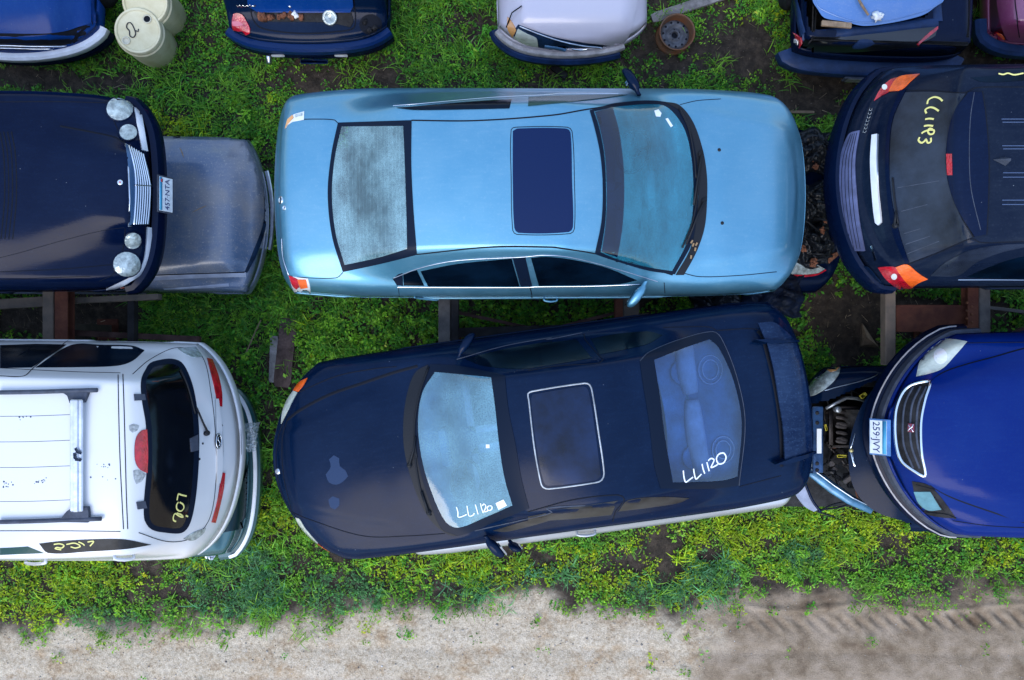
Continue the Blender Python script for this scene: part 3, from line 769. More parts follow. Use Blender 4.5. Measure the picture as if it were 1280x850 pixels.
# ---------------------------------------------------------------- light blue sedan (upper level, faces right)
M = MATS
def light_blue_sedan():
    A = crop(330, 80, 2.656); B = crop(660, 80, 2.656)
    ws_in = B([(300, 142), (440, 136), (480, 160), (520, 220), (540, 300), (548, 400), (545, 500), (528, 590), (478, 687), (400, 674), (300, 648), (240, 624), (256, 520), (258, 400), (252, 300), (236, 215), (218, 158)])
    ws_out = B([(300, 130), (448, 126), (505, 160), (537, 220), (556, 300), (564, 400), (560, 500), (545, 590), (487, 698), (400, 685), (300, 656), (222, 630), (244, 520), (248, 400), (240, 300), (222, 215), (205, 154)])
    rg_in = A([(258, 208), (463, 206), (468, 330), (473, 480), (476, 613), (380, 642), (268, 667), (238, 560), (226, 430), (236, 310)])
    rg_out = A([(246, 195), (490, 187), (489, 330), (496, 480), (508, 632), (390, 662), (262, 690), (226, 570), (212, 430), (224, 300)])
    sw_r = A([(520, 688), (640, 664), (822, 646), (848, 738), (545, 738)])
    sw_q = A([(462, 696), (508, 684), (532, 736), (464, 735)])
    sw_f = B([(10, 644), (60, 640), (150, 650), (260, 676), (362, 718), (300, 730), (36, 736)])
    nw_r = A([(440, 146), (512, 141), (760, 122), (822, 120), (815, 148), (620, 152), (500, 153)])
    nw_f = B([(2, 112), (120, 106), (300, 103), (330, 104), (200, 120), (60, 134), (0, 140)])
    roof = B([(-10, 190)])
    sun = [(641, 164), (646, 161), (708, 161), (713, 166), (715, 225), (716, 284), (711, 290), (648, 291), (643, 285), (641, 225)]
    s = Car('sedan', 'light blue metallic sedan with dark closed sunroof, on the upper level', 'car', (1006, 242), (347, 245), 1.3, .58,
        P=[(1006, 238, .58), (1001, 238, .68), (992, 238, .75), (975, 238, .825), (966, 238, .85), (930, 238, .90), (884, 238, .97), (872, 238, .99), (750, 236, 1.405), (715, 236, 1.45), (620, 236, 1.47), (512, 236, 1.40), (411, 240, 1.09), (398, 240, 1.085), (362, 240, 1.05), (350, 240, .98), (347, 240, .9)],
        L=[(-2.4, .86), (-2.0, .98), (-1.4, .99), (0, .93), (1.0, .91), (1.9, .80), (2.25, .70), (2.4, .62)],
        W=[(-2.4, .86), (-2.1, .89), (-1.5, .93), (0, .935), (1.2, .93), (1.8, .915), (2.2, .86), (2.4, .80)],
        Wb=[(-2.4, .76), (-1.9, .76), (-1.2, .80), (-.3, .83), (.6, .83), (1.2, .82), (2.4, .74)],
        Wt=[(-2.4, .66), (-1.9, .64), (-1.3, .60), (-.6, .585), (.4, .60), (1.0, .68), (1.5, .74), (2.4, .62)],
        kf=.34, kr=.06, um=-.2, crown=.03, fa=(.10, .18), ra=(.07, .08), Rs=.15, Rf=.12, Rr=.14, cr=(.05, .035),
        holes=[expand(ws_in, 2.5), expand(rg_in, 2.5)])
    s.body([M['paint_light_blue'], M['shut_line'], M['chrome']], extra=lambda u, v: .016 * (1 - sstep(.70 - (u - 1.3) * .17 - .05, .70 - (u - 1.3) * .17 + .05, np.abs(v))) * sstep(1.3, 1.6, u) * (1 - sstep(2.15, 2.33, u)))
    # shut lines
    s.seam(A([(490, 187), (700, 188), (956, 170)]) + B([(200, 150), (330, 132), (440, 127)]), w=.012)
    s.seam(A([(508, 632), (750, 608), (956, 608)]) + B([(110, 612), (215, 628), (330, 655), (480, 700)]), w=.014)
    s.seam(A([(85, 185), (170, 183), (235, 186), (246, 197)]), w=.007); s.seam(A([(102, 708), (240, 710), (262, 692)]), w=.007)
    s.seam(B([(515, 694), (570, 706), (700, 702), (825, 690)]), w=.007)
    s.seam(B([(505, 135), (560, 122), (640, 116)]), w=.005)
    s.seam(A([(826, 640), (858, 700), (884, 745), (892, 795)]), w=.009); s.seam(B([(452, 725), (455, 768)]), w=.007)
    s.seam(A([(428, 712), (445, 742), (450, 780)]), w=.005)
    s.window(ws_out, ws_in, 'windshield', M['glass_front'], M['frit'])
    s.patch(B([(222, 160), (280, 144), (300, 220), (314, 320), (318, 430), (312, 540), (296, 640), (244, 622), (258, 520), (260, 400), (254, 300), (238, 215)]), 'shade_band', M['shade_band'], off=.007, th=.001)
    s.window(rg_out, rg_in, 'rear_window', M['glass_rear_fog'], M['frit'])
    g = M['tinted_pane']
    s.patch(sw_r, 'side_window', g, off=.003, th=.003, sharp=(0, 2, 3, 4)); s.patch(sw_q, 'quarter_window', g, off=.003, th=.003, sharp=(0, 1, 2, 3))
    s.patch(sw_f, 'side_window', g, off=.003, th=.003, sharp=(0, 4, 6))
    s.patch(nw_r, 'side_window', g, off=.006, th=.003, step=3, closed_step=3); s.patch(nw_f, 'side_window', M['green_pane'], off=.006, th=.003, step=3, closed_step=3)
    # black pillar strips and chrome window trims
    s.patch(A([(826, 646), (868, 642), (890, 736), (852, 738)]), 'door_pillar', M['frit'], off=.004, smooth=False, parent=s.root)
    s.patch(A([(430, 712), (446, 698), (460, 694), (462, 736), (442, 734)]), 'pillar_trim', M['frit'], off=.0035)
    s.trim(A([(444, 741), (640, 742), (880, 742)]) + B([(20, 740), (200, 738), (372, 732)]), 'window_trim', M['chrome'], w=.014)
    s.trim(A([(430, 710), (520, 676), (640, 652), (860, 640)]) + B([(60, 634), (150, 643), (300, 682), (430, 722)]), 'window_trim', M['dull_chrome'], w=.008)
    s.trim(A([(430, 140), (512, 134), (760, 113), (940, 104)]) + B([(100, 100), (300, 100)]), 'window_trim', M['chrome'], w=.008, off=.008, step=8)
    # sunroof
    sr = s.patch(sun, 'sunroof', M['sunroof_glass'], off=.005, th=.008, dome=.0)
    s.seam([(639, 162), (645, 159), (709, 159), (715, 164), (718, 225), (718, 286), (713, 292), (646, 293), (641, 288), (639, 225)], w=.006, closed=True)
    # cowl, wipers
    cw = s.patch(B([(450, 127), (500, 137), (545, 190), (578, 280), (592, 360), (594, 440), (586, 540), (560, 620), (517, 700), (490, 700), (540, 610), (560, 500), (566, 400), (556, 300), (537, 220), (505, 160)]), 'cowl', M['black_plastic'], off=.008)
    wiper(s, B((583, 455)), B([(560, 500), (520, 600)]), B([(572, 330), (562, 420), (545, 520), (510, 610)]))
    wiper(s, B((572, 300)), B([(556, 400), (545, 470)]), B([(500, 150), (530, 210), (548, 300), (556, 380)]))
    for (x, y) in ((545, 600), (552, 615), (540, 590), (538, 640), (556, 598)):
        p, n = s.surf.hit(*B((x, y))); mb = MB(); mb.box(p + n * .02, (.03, .015, .004), frame(p, n, [random.random(), 1, 0]), 0)
        mb.build('dead_leaf', M['dead_leaf'], cw, smooth=False)
    for (x, y) in ((635, 285), (645, 528)):
        p, n = s.surf.hit(*B((x, y))); mb = MB(); mb.lathe(p, [(.001, .008), (.012, .007), (.016, 0), (.016, -.01)], 12, frame(p, n, [1, 0, 0])); mb.build('washer_nozzle', M['black_plastic'], s.root)
    # hood creases read as raised folds
    # lamps
    t = s.patch(A([(72, 215), (80, 185), (100, 168), (134, 158), (133, 186), (95, 192), (80, 203)]), 'taillight', M['lens_white'], off=.006, smooth=False)
    s.surf.patch(A([(72, 215), (80, 185), (96, 170), (100, 180), (88, 192), (78, 205)]), 'indicator', M['lens_amber_pale'], t, off=.010, smooth=False, step=3)
    s.surf.patch(A([(104, 170), (128, 164), (128, 172), (106, 178)]), 'reflector', M['lens_clear'], t, off=.010, smooth=False, step=3)
    t = s.patch(A([(84, 704), (146, 712), (153, 740), (152, 770), (128, 778), (104, 762)]), 'taillight', M['lens_white'], off=.006, sharp=(0, 1))
    s.surf.patch(A([(84, 700), (112, 712), (118, 738), (108, 746), (96, 735)]), 'reflector', M['lens_red'], t, off=.010)
    s.surf.patch(A([(112, 714), (140, 714), (146, 740), (122, 744)]), 'reflector', M['lens_orange'], t, off=.010)
    # badge on the boot
    for c, r in (((56, 452), .034), ((68, 478), .02)):
        p, n = s.surf.hit(*A(c)); mb = MB(); mb.lathe(p, [(r, -.002), (r, .006), (r * .8, .009), (r * .7, .005), (.001, .006)], 20, frame(p, n, [1, 0, 0])); mb.build('badge', M['chrome'], s.root)
    s.trim(A([(60, 580), (64, 640), (82, 700)]), 'boot_trim', M['chrome'], w=.014, off=.008)
    handle(s, A((500, 783)), A((578, 784)), M['paint_light_blue']); handle(s, A((930, 776)), B((96, 777)), M['paint_light_blue'])
    mirror(s, B((338, 808)), B((392, 722)), .93, .98, M['paint_light_blue'], M['mirror_pane'], w=.12, d=.10)
    mirror(s, (781, 86), (799, 119), .93, .98, M['paint_midnight'], M['mirror_pane'], w=.12, d=.10)
    # stickers and interior marks
    s.patch(B([(418, 156), (432, 152), (442, 164), (438, 176), (424, 175)]), 'sticker', M['sticker'], off=.006, th=.001, step=4)
    s.patch(B([(455, 183), (463, 180), (480, 206), (473, 211)]), 'sticker', M['sticker'], off=.006, th=.001, step=4, smooth=False)
    s.patch(B([(232, 176), (240, 176), (244, 200), (237, 202)]), 'sticker', M['frit'], off=.006, th=.001, step=4, smooth=False)
    s.interior(1.22, rear_u=-1.42, heads=False, col=M['cabin_teal'], col2=M['seat_light'], wid=.70, belt=.94)
    s.wheel_set(M['rubber'], M['steel_rim'])
    o = s.finish(); return s
light_blue_sedan()
# ---------------------------------------------------------------- black sedan (upper level, faces left, skewed)
def dark_sedan():
    A = crop(330, 380, 2.656); B = crop(660, 380, 2.656)
    ws_in = A([(568, 226), (755, 244), (768, 340), (782, 470), (800, 580), (826, 668), (740, 705), (642, 742), (600, 718), (548, 600), (520, 490), (512, 380), (528, 290)])
    ws_out = A([(552, 200), (660, 208), (800, 238), (812, 350), (834, 460), (855, 580), (880, 678), (760, 725), (640, 770), (590, 748), (535, 612), (504, 482), (498, 370), (518, 280)])
    rg_in = B([(418, 186), (520, 146), (602, 118), (632, 145), (680, 250), (709, 390), (695, 572), (655, 584), (570, 590), (480, 592), (452, 430), (436, 300)])
    rg_out = B([(371, 190), (400, 162), (500, 120), (612, 92), (640, 112), (692, 240), (720, 390), (700, 602), (610, 612), (440, 612), (420, 540), (400, 380), (382, 270)])
    s = Car('sedan', 'black sedan with thin rear spoiler and outlined sunroof, parked askew', 'car', (343, 586), (1006, 493), 1.3, .58,
        P=[(344, 585, .60), (352, 584, .70), (368, 582, .78), (420, 575, .86), (518, 560, .95), (528, 559, .965), (646, 548, 1.36), (680, 545, 1.40), (740, 538, 1.415), (806, 530, 1.36), (928, 516, 1.06), (942, 514, 1.05), (985, 508, 1.04), (1000, 506, .98), (1006, 505, .9)],
        L=[(-2.4, .84), (-2.0, .95), (-1.4, .96), (0, .90), (1.0, .88), (1.9, .76), (2.25, .66), (2.4, .60)],
        W=[(-2.4, .84), (-2.0, .90), (-1.5, .92), (0, .92), (1.2, .92), (1.7, .915), (2.15, .85), (2.4, .76)],
        Wb=[(-2.4, .74), (-1.9, .74), (-1.2, .77), (-.3, .80), (.6, .81), (1.2, .80), (2.4, .70)],
        Wt=[(-2.4, .64), (-1.9, .62), (-1.3, .58), (-.6, .565), (.4, .58), (1.0, .66), (1.5, .70), (2.4, .5)],
        kf=.36, kr=.14, um=0, crown=.035, fa=(.34, .2), ra=(.10, .12), Rs=.16, Rf=.22, Rr=.14, cr=(.05, .035), holes=[expand(ws_in, 2.5), expand(rg_in, 2.5)])
    pm = M['paint_midnight']
    s.body([pm, M['shut_line'], M['chrome'], M['bare_metal']], extra=lambda u, v: .016 * (1 - sstep(.66 - (u - 1.2) * .30 - .05, .66 - (u - 1.2) * .30 + .05, np.abs(v))) * sstep(1.2, 1.5, u) * (1 - sstep(2.2, 2.36, u)))
    # shut lines: bonnet, doors, boot
    s.seam(A([(78, 384), (120, 352), (220, 300), (330, 262), (430, 228), (510, 206)]), w=.030, off=.002); s.seam(A([(92, 690), (150, 715), (330, 770), (480, 770), (600, 762)]), w=.008)
    s.seam(A([(78, 384), (62, 440), (64, 560), (92, 690)]), w=.008)
    s.seam(B([(0, 222), (100, 206), (236, 196), (250, 184)]), w=.010); s.seam(B([(246, 182), (190, 118), (186, 100)]), w=.009)
    s.seam(B([(0, 690), (150, 650), (300, 634), (320, 648), (290, 690), (282, 722)]), w=.010)
    s.seam(B([(625, 88), (760, 84), (785, 110)]), w=.007); s.seam(B([(702, 606), (840, 570)]), w=.007)
    s.seam(B([(448, 78), (600, 76), (622, 86)]), w=.006)
    s.window(ws_out, ws_in, 'windshield', M['glass_front2'], M['frit'])
    s.window(rg_out, rg_in, 'rear_window', M['glass_rear_blue'], M['frit'])
    s.trim(B([(371, 190), (400, 162), (500, 120), (612, 92), (640, 112), (692, 240), (720, 390), (700, 602)]), 'window_trim', M['grey_plastic'], w=.008)
    g = M['tinted_pane']
    s.patch(A([(668, 182), (800, 150), (956, 124), (956, 196), (880, 214), (800, 214), (720, 204)]), 'side_window', g, off=.003, sharp=(0, 2, 3))
    s.patch(B([(0, 142), (80, 128), (160, 118), (212, 180), (120, 196), (0, 216)]), 'side_window', g, off=.0035, smooth=False)
    s.patch(B([(208, 116), (300, 100), (400, 92), (446, 104), (400, 132), (320, 152), (238, 168)]), 'side_window', g, off=.003)
    s.patch(A([(760, 752), (860, 722), (956, 700), (956, 716), (880, 738), (800, 756)]), 'side_window', M['muddy_pane'], off=.003)
    s.patch(B([(2, 724), (0, 705), (100, 680), (300, 652), (276, 700), (160, 712)]), 'side_window', M['muddy_pane'], off=.003, smooth=False)
    s.patch(B([(330, 652), (440, 640), (535, 644), (500, 660), (400, 676), (300, 688)]), 'side_window', M['muddy_pane'], off=.003)
    s.trim(A([(640, 184), (800, 140), (956, 112)]) + B([(60, 120), (180, 96)]), 'window_trim', M['grey_plastic'], w=.01)
    s.trim(A([(700, 752), (860, 715), (956, 690)]) + B([(60, 678), (190, 668)]), 'window_trim', M['grey_plastic'], w=.012)
    # sunroof with its pale dried seal
    s.seam([(661, 500), (660, 492), (666, 489), (731, 479), (737, 481), (740, 489), (748, 540), (755, 592), (752, 600), (745, 603), (686, 611), (679, 609), (676, 603), (668, 560)], w=.013, closed=True, mi=3, off=.006)
    sr = s.patch([(664, 499), (666, 493), (729, 483), (735, 487), (744, 540), (751, 595), (745, 600), (686, 607), (680, 603), (671, 560)], 'sunroof', M['sunroof_glass2'], off=.005, th=.008)
    # cowl and wipers
    s.patch(A([(545, 202), (505, 225), (478, 290), (464, 380), (466, 480), (490, 580), (530, 680), (570, 735), (620, 768), (640, 768), (590, 745), (545, 640), (515, 540), (500, 450), (500, 370), (520, 280)]), 'cowl', M['black_plastic'], off=.007)
    wiper(s, A((484, 535)), A([(500, 480), (505, 440)]), A([(548, 210), (520, 290), (504, 370), (500, 440), (508, 510)]))
    wiper(s, A((548, 690)), A([(525, 620)]), A([(500, 480), (510, 560), (528, 640), (555, 700)]))
    # front lamps: clear strip and amber corner
    for (poly, ora) in (([(58, 398), (62, 360), (78, 318), (98, 288), (112, 294), (92, 330), (76, 362)], [(98, 288), (116, 262), (146, 246), (134, 268), (114, 292)]),
                        ([(106, 708), (118, 712), (140, 748), (180, 794), (172, 800), (140, 772), (116, 738)], [(172, 800), (182, 796), (216, 826), (206, 830)])):
        t = s.patch(A(poly), 'headlight', M['lens_yellowed'], off=.006, step=5); s.surf.patch(A(ora), 'indicator', M['lens_orange'], t, off=.008, step=4)
    p, n = s.surf.hit(*A((46, 556))); mb = MB(); mb.lathe(p, [(.028, 0), (.028, .006), (.02, .01), (.001, .008)], 18, frame(p, n, [1, 0, 0])); mb.build('badge', M['chrome'], s.root)
    s.seam(A([(62, 400), (48, 440), (40, 520), (50, 600), (80, 670), (106, 706)]), w=.006)
    s.seam(A([(118, 292), (240, 240), (360, 216), (440, 208)]), w=.008)
    # pale patches where the lacquer has gone
    for q in ([(205, 566), (222, 540), (216, 516), (232, 502), (250, 512), (252, 538), (270, 552), (279, 572), (262, 590), (240, 600), (216, 592)], [(214, 650), (228, 638), (250, 646), (250, 668), (236, 682), (220, 674)]):
        s.patch(A(q), 'lacquer_patch', M['lacquer_patch'], off=.0016, th=.001, step=4)
    # spoiler: blade on two fins
    s.seam(B([(762, 90), (778, 110), (792, 160), (812, 240), (830, 340), (840, 440), (842, 540)]), w=.03, off=.004)  # dark strip painted on the lid as the shadow under the blade's leading edge
    sp = s.patch(B([(756, 74), (800, 72), (826, 92), (862, 134), (890, 240), (908, 360), (917, 480), (915, 500), (880, 512), (842, 520), (838, 420), (824, 320), (806, 220), (786, 140), (772, 108)]), 'spoiler', M['paint_spoiler'], off=.075, th=.022, step=7)
    for q in ([(742, 126), (790, 124), (864, 130), (866, 136), (790, 134)], [(806, 524), (850, 508), (918, 484), (920, 490), (860, 520)]):
        s.surf.patch(B(q), 'spoiler_fin', pm, sp, off=.10, th=.10, step=4)
    mirror(s, A((690, 96)), A((645, 178)), .96, .98, pm, M['mirror_pane'], w=.13, d=.10)
    mirror(s, A((790, 840)), A((735, 770)), .90, .95, pm, M['mirror_pane'], w=.13, d=.10)
    # handwriting on the panes
    s_ws = [A(q) for q in ([(640, 672), (645, 690), (646, 706), (668, 700), (674, 696)], [(675, 668), (678, 686), (682, 702), (694, 700), (700, 692)], [(703, 664), (708, 682), (712, 696)], [(720, 660), (724, 678), (729, 692)],
                            [(726, 668), (732, 662), (738, 670), (734, 682), (731, 688), (742, 686), (746, 682)], [(750, 668), (758, 670), (757, 680), (748, 684), (742, 676), (748, 668)])]
    script_marks(s.surf, s_ws, 'handwriting', M['marker_white'], s.root, w=.010, off=.009)
    s_rg = [B(q) for q in ([(514, 552), (516, 572), (522, 590), (535, 582), (546, 574)], [(548, 546), (550, 560), (556, 580), (566, 572), (574, 564)], [(576, 530), (580, 548), (585, 562)], [(592, 524), (596, 540), (600, 554)],
                            [(596, 520), (606, 512), (616, 516), (612, 528), (606, 542), (618, 538), (628, 532)], [(636, 496), (648, 494), (656, 508), (648, 526), (632, 530), (624, 516), (628, 502), (638, 494)])]
    script_marks(s.surf, s_rg, 'handwriting', M['marker_white'], s.root, w=.013, off=.009)
    s.patch(A([(770, 660), (796, 648), (808, 668), (780, 682)]), 'sticker', M['sticker'], off=.007, th=.001, smooth=False, step=4)
    s.patch(A([(738, 466), (750, 466), (750, 478), (738, 478)]), 'sticker', M['sticker'], off=.007, th=.001, smooth=False, step=3)
    s.interior(1.12, rear_u=-1.36, col=M['cabin_blue'], col2=M['seat_blue'], wid=.68, belt=.92, heads=False, rear=False)
    # rear bench: sloping back with two rolled pads on its top edge, and the shelf with two speaker rings behind it
    pt = lambda x, y, z: wp(x, y, s.z0 + z)
    mb = MB(); rows = []
    for f, z in ((0, .50), (.25, .62), (.5, .74), (.75, .84), (1, .90)):
        a = (816 + 34 * f, 424 - 2 * f); b = (842 + 34 * f, 606 - 6 * f)
        rows.append([pt(a[0] + (b[0] - a[0]) * t, a[1] + (b[1] - a[1]) * t, z + .02 * math.sin(t * 3 * math.pi) ** 2) for t in np.linspace(0, 1, 25)])
    mb.grid(np.array(rows)); bench = mb.build('rear_seat', M['seat_teal'], s.root)
    for a, b in (((856, 424), (864, 492)), ((865, 500), (881, 598))):
        n = 14; ts = np.linspace(0, 1, n); rr = [.085 * (.35 + .65 * math.sin(math.pi * min(1, max(0, t * .9 + .05))) ** .35) for t in ts]
        mb = MB(); mb.tube([tuple(pt(a[0] + (b[0] - a[0]) * t - 2.5 * math.sin(math.pi * t), a[1] + (b[1] - a[1]) * t, .90)) for t in ts], rr, 14, flat=.7); mb.build('seat_pad', M['seat_blue'], bench)
    mb = MB(); rows = [[pt(x + (y - 520) * .13, y, z) for y in np.linspace(418, 606, 20)] for x, z in ((868, .86), (880, .90), (918, .90), (934, .88))]
    mb.grid(np.array(rows)); shelf = mb.build('shelf_panel', M['cabin_blue'], s.root)
    for x, y, r in ((888, 462, .125), (904, 562, .115)):
        for q in (1.0, .68):
            mb = MB(); mb.tube([tuple(pt(x, y, .915) + np.array([r * q * math.cos(k) * .82, r * q * math.sin(k), 0])) for k in np.linspace(0, 2 * math.pi, 33)[:-1]], .006, 6, closed=True); mb.build('speaker_ring', M['seat_blue'], shelf)
    s.wheel_set(M['rubber'], M['steel_rim']); s.finish(); return s
glass('glass_front2', (.55, .74, .84), dew=.50, dew_col=(.26, .56, .70), fog=(.25, .6), fog_scale=1.4)
mat('seat_teal', (.05, .28, .50), .85, bump=.4, bscale=60, var=.2)
mat('muddy_pane', (.026, .026, .027), .35, coat=.1, var=.5, vscale=5)
mat('sunroof_glass2', (.003, .010, .035), .2, coat=.8, coat_rough=.12, bump=.02, bscale=60, var=.6, vscale=3)
paint('paint_spoiler', (.002, .009, .034), metal=0, rough=.5, dirt=(.05, .10, .20), dirt_amt=.55, spec=.0, coat=.3, bump=.1)
mat('lacquer_patch', (.014, .034, .085), .5, bump=.2, bscale=90)
dark_sedan()
# ---------------------------------------------------------------- white minivan (upper level, faces left, tail in view)
def arcs(cx, cy, rx, ry, n=20, a0=0, a1=360):
    return [(cx + rx * math.cos(math.radians(a0 + (a1 - a0) * i / n)), cy + ry * math.sin(math.radians(a0 + (a1 - a0) * i / n))) for i in range(n if a1 - a0 == 360 else n + 1)]
def minivan():
    V = crop(0, 400, 2.656)
    rg = V([(488, 165), (500, 148), (530, 138), (570, 134), (600, 145), (625, 190), (642, 250), (654, 340), (656, 430), (650, 540), (638, 630), (622, 682), (600, 703), (550, 702), (505, 692), (484, 665), (482, 600), (490, 500), (488, 350), (474, 260), (472, 200)])
    s = Car('minivan', 'white minivan with roof bars and 207 chalked on its tail window', 'minivan', (-385, 556), (304, 560), 1.3, .5,
        P=[(-385, 560, .6), (-360, 560, .8), (-250, 560, 1.02), (-240, 560, 1.05), (-90, 556, 1.66), (40, 556, 1.745), (120, 556, 1.735), (150, 556, 1.715), (163, 556, 1.69), (178, 556, 1.63), (246, 556, 1.12), (262, 558, .98), (282, 558, .82), (296, 558, .74), (303, 558, .70), (307, 558, .6)],
        L=[(-2.6, .66), (-2.45, .80), (-2.2, 1.0), (-1.5, 1.05), (0, 1.03), (1.2, 1.0), (2.0, .85), (2.6, .6)],
        W=[(-2.6, .80), (-2.45, .90), (-2.2, .955), (-1.5, .975), (0, .98), (1.6, .97), (2.2, .9), (2.6, .8)],
        Wb=[(-2.6, .78), (-2.3, .84), (-1.8, .88), (0, .90), (1.5, .9), (2.6, .7)],
        Wt=[(-2.6, .62), (-2.3, .66), (-1.9, .68), (-1.2, .70), (0, .71), (1, .70), (2.6, .6)],
        kf=.3, kr=.11, um=.4, crown=.03, fa=(.3, .2), ra=(.22, .16), Rs=.15, Rf=.2, Rr=.10, cr=(.07, .05), E=[(-3, .52), (-2.3, .60), (3, .6)], holes=[expand(rg, -3)])
    w = M['paint_white']; s.body([w, M['shut_line'], M['chrome']], nu=250)
    s.seam(V([(392, 182), (394, 300), (398, 450), (405, 600), (410, 694)]), w=.007); s.seam(V([(408, 180), (412, 300), (416, 450), (420, 600), (424, 694)]), w=.007)
    for y in (320, 405, 490, 603): s.seam(V([(0, y), (100, y - 1), (238, y - 6)]), w=.004, off=.0015)
    s.seam(V([(240, 58), (215, 76), (110, 160), (80, 186), (0, 186)]), w=.008)
    s.seam(V([(0, 700), (200, 700), (400, 702)]), w=.006); s.seam(V([(0, 160), (240, 172), (400, 176)]), w=.006)
    s.seam(V([(440, 180), (500, 130), (590, 92), (668, 118), (700, 240), (716, 400), (716, 540), (694, 662), (640, 722), (560, 736), (460, 706)]), w=.006)
    s.seam(V([(775, 145), (792, 250), (800, 400), (800, 540), (780, 645)]), w=.005)
    g = s.window(expand(rg, 1.5), expand(rg, -5), 'rear_window', M['glass_dark'], M['frit'], step=6)
    tp = M['tinted_pane']
    s.patch(V([(0, 84), (120, 80), (222, 82), (106, 158), (0, 160)]), 'side_window', tp, off=.003, smooth=False)
    s.patch(V([(236, 84), (340, 83), (440, 86), (480, 101), (440, 136), (390, 152), (250, 157), (118, 158)]), 'side_window', tp, off=.003)
    s.patch(V([(130, 742), (200, 734), (300, 728), (410, 728), (502, 746), (420, 760), (300, 768), (160, 773)]), 'side_window', M['muddy_pane'], off=.003)
    s.patch(V([(0, 757), (92, 752), (146, 774), (0, 780)]), 'side_window', M['green_pane'], off=.003, smooth=False)
    # roof rails and cross bar
    gp = M['grey_plastic']
    for (pts, foot) in (([(0, 240), (120, 238), (250, 234), (330, 232)], [(194, 232), (300, 226), (298, 245), (286, 274), (240, 276), (232, 252)]),
                        ([(0, 668), (120, 665), (250, 660), (343, 657)], [(202, 666), (240, 624), (298, 618), (302, 640), (300, 668)])):
        mb = MB(); mb.tube([tuple(s.surf.hit(*p)[0] + np.array([0, 0, .03])) for p in catmull(V(pts), False, 8)], .017, 10)
        r = mb.build('roof_rail', gp, s.root); s.surf.patch(V(foot), 'rail_foot', gp, r, off=.04, th=.05, smooth=True, step=5)
    mb = MB(); a = s.surf.hit(*V((266, 262)))[0] + np.array([0, 0, .055]); b = s.surf.hit(*V((268, 632)))[0] + np.array([0, 0, .055])
    mb.box((a + b) / 2, (.10, abs(a[1] - b[1]), .018), np.eye(3), .012); mb.box((a + b) / 2 + np.array([0, 0, .009]), (.04, abs(a[1] - b[1]), .022), np.eye(3), .006)
    cb = mb.build('roof_bar', M['bar_silver'], s.root, sharp=30)
    p, n = s.surf.hit(*V((272, 440))); mb = MB()
    for k in range(9):
        mb.box(p + np.array([random.uniform(-.022, .022), random.uniform(-.05, .05), .0645 + k * .0003]), (.022, .028, .002), np.array(Matrix.Rotation(random.random() * 3, 3, 'Z')), .002)
    mb.build('worn_patch', M['bare_dark'], cb)
    # hinges, brake light, peeled paint
    for q in ([(444, 246), (478, 246), (482, 266), (446, 268)], [(452, 604), (480, 600), (486, 624), (456, 628)]): s.patch(V(q), 'hinge', gp, off=.012, th=.014, smooth=False, step=4)
    s.patch(V([(487, 363), (470, 366), (452, 388), (446, 430), (450, 475), (466, 498), (488, 508), (490, 440)]), 'brake_light', M['lens_red'], off=.008, step=5)
    for q in ([(428, 350), (444, 344), (462, 350), (456, 366), (440, 374), (430, 366)], [(442, 500), (458, 496), (484, 512), (470, 536), (452, 545), (444, 525)]): s.patch(V(q), 'peeled_patch', M['peeled'], off=.0015, th=.001, step=3)
    # dirt specks on the roof
    mb = MB()
    for (x, y, k) in ((20, 545, 14), (140, 535, 12), (340, 485, 8), (70, 320, 6), (345, 525, 4)):
        for _ in range(k):
            px = V((x + random.gauss(0, 16), y + random.gauss(0, 6))); p, n = s.surf.hit(*px)
            mb.lathe(p, [(random.uniform(.003, .008), .0012), (.0005, .002)], 7, frame(p, n, [1, 0, 0]))
    tag(mb.build('dirt_speck', M['bare_dark'], s.root), kind='stuff')
    # wiper, tail strips, badge, lock box
    wiper(s, V((682, 376)), V([(668, 345), (645, 292)]), V([(597, 168), (620, 220), (645, 312)]))
    s.patch(V([(686, 127), (703, 131), (722, 180), (735, 240), (736, 288), (722, 286), (708, 215)]), 'taillight', M['lens_red'], off=.008, step=5, sharp=(0, 1, 4, 5))
    s.patch(V([(734, 505), (746, 508), (741, 560), (728, 620), (714, 673), (701, 671), (720, 600)]), 'taillight', M['lens_red'], off=.008, step=5, sharp=(0, 1, 4, 5))
    s.patch(V([(712, 262), (722, 262), (732, 340), (736, 420), (735, 500), (727, 542), (717, 540), (717, 420)]), 'tail_strip', w, off=.014, th=.014, step=5)
    s.seam(V([(724, 280), (737, 380), (738, 460), (730, 545)]), w=.009, mi=1, off=.006)
    p, n = s.surf.hit(*V((720, 402))); Fm = frame(p, n, [0, 1, 0]); mb = MB(); mb.add([tuple(p + Fm @ np.array([.068 * math.cos(a) * r, .036 * math.sin(a) * r, z])) for r, z in ((1, .012), (1, .02), (.8, .022)) for a in np.linspace(0, 2 * math.pi, 25)[:-1]], [(i * 24 + k, i * 24 + (k + 1) % 24, (i + 1) * 24 + (k + 1) % 24, (i + 1) * 24 + k) for i in range(2) for k in range(24)] + [tuple(48 + k for k in range(24))])
    bd = mb.build('badge', M['black_plastic'], s.root)
    mb = MB(); mb.tube([tuple(p + Fm @ np.array([.062 * math.cos(a), .031 * math.sin(a), .023])) for a in np.linspace(0, 2 * math.pi, 25)[:-1]], .004, 6, closed=True); mb.tube([tuple(p + Fm @ np.array([x, .012 * math.sin(x * 80), .024])) for x in np.linspace(-.04, .04, 9)], .004, 6); mb.build('badge_rim', M['chrome'], bd)
    s.patch(V([(628, 394), (654, 380), (656, 432), (632, 438)]), 'latch', gp, off=.014, th=.016, smooth=False, step=4)
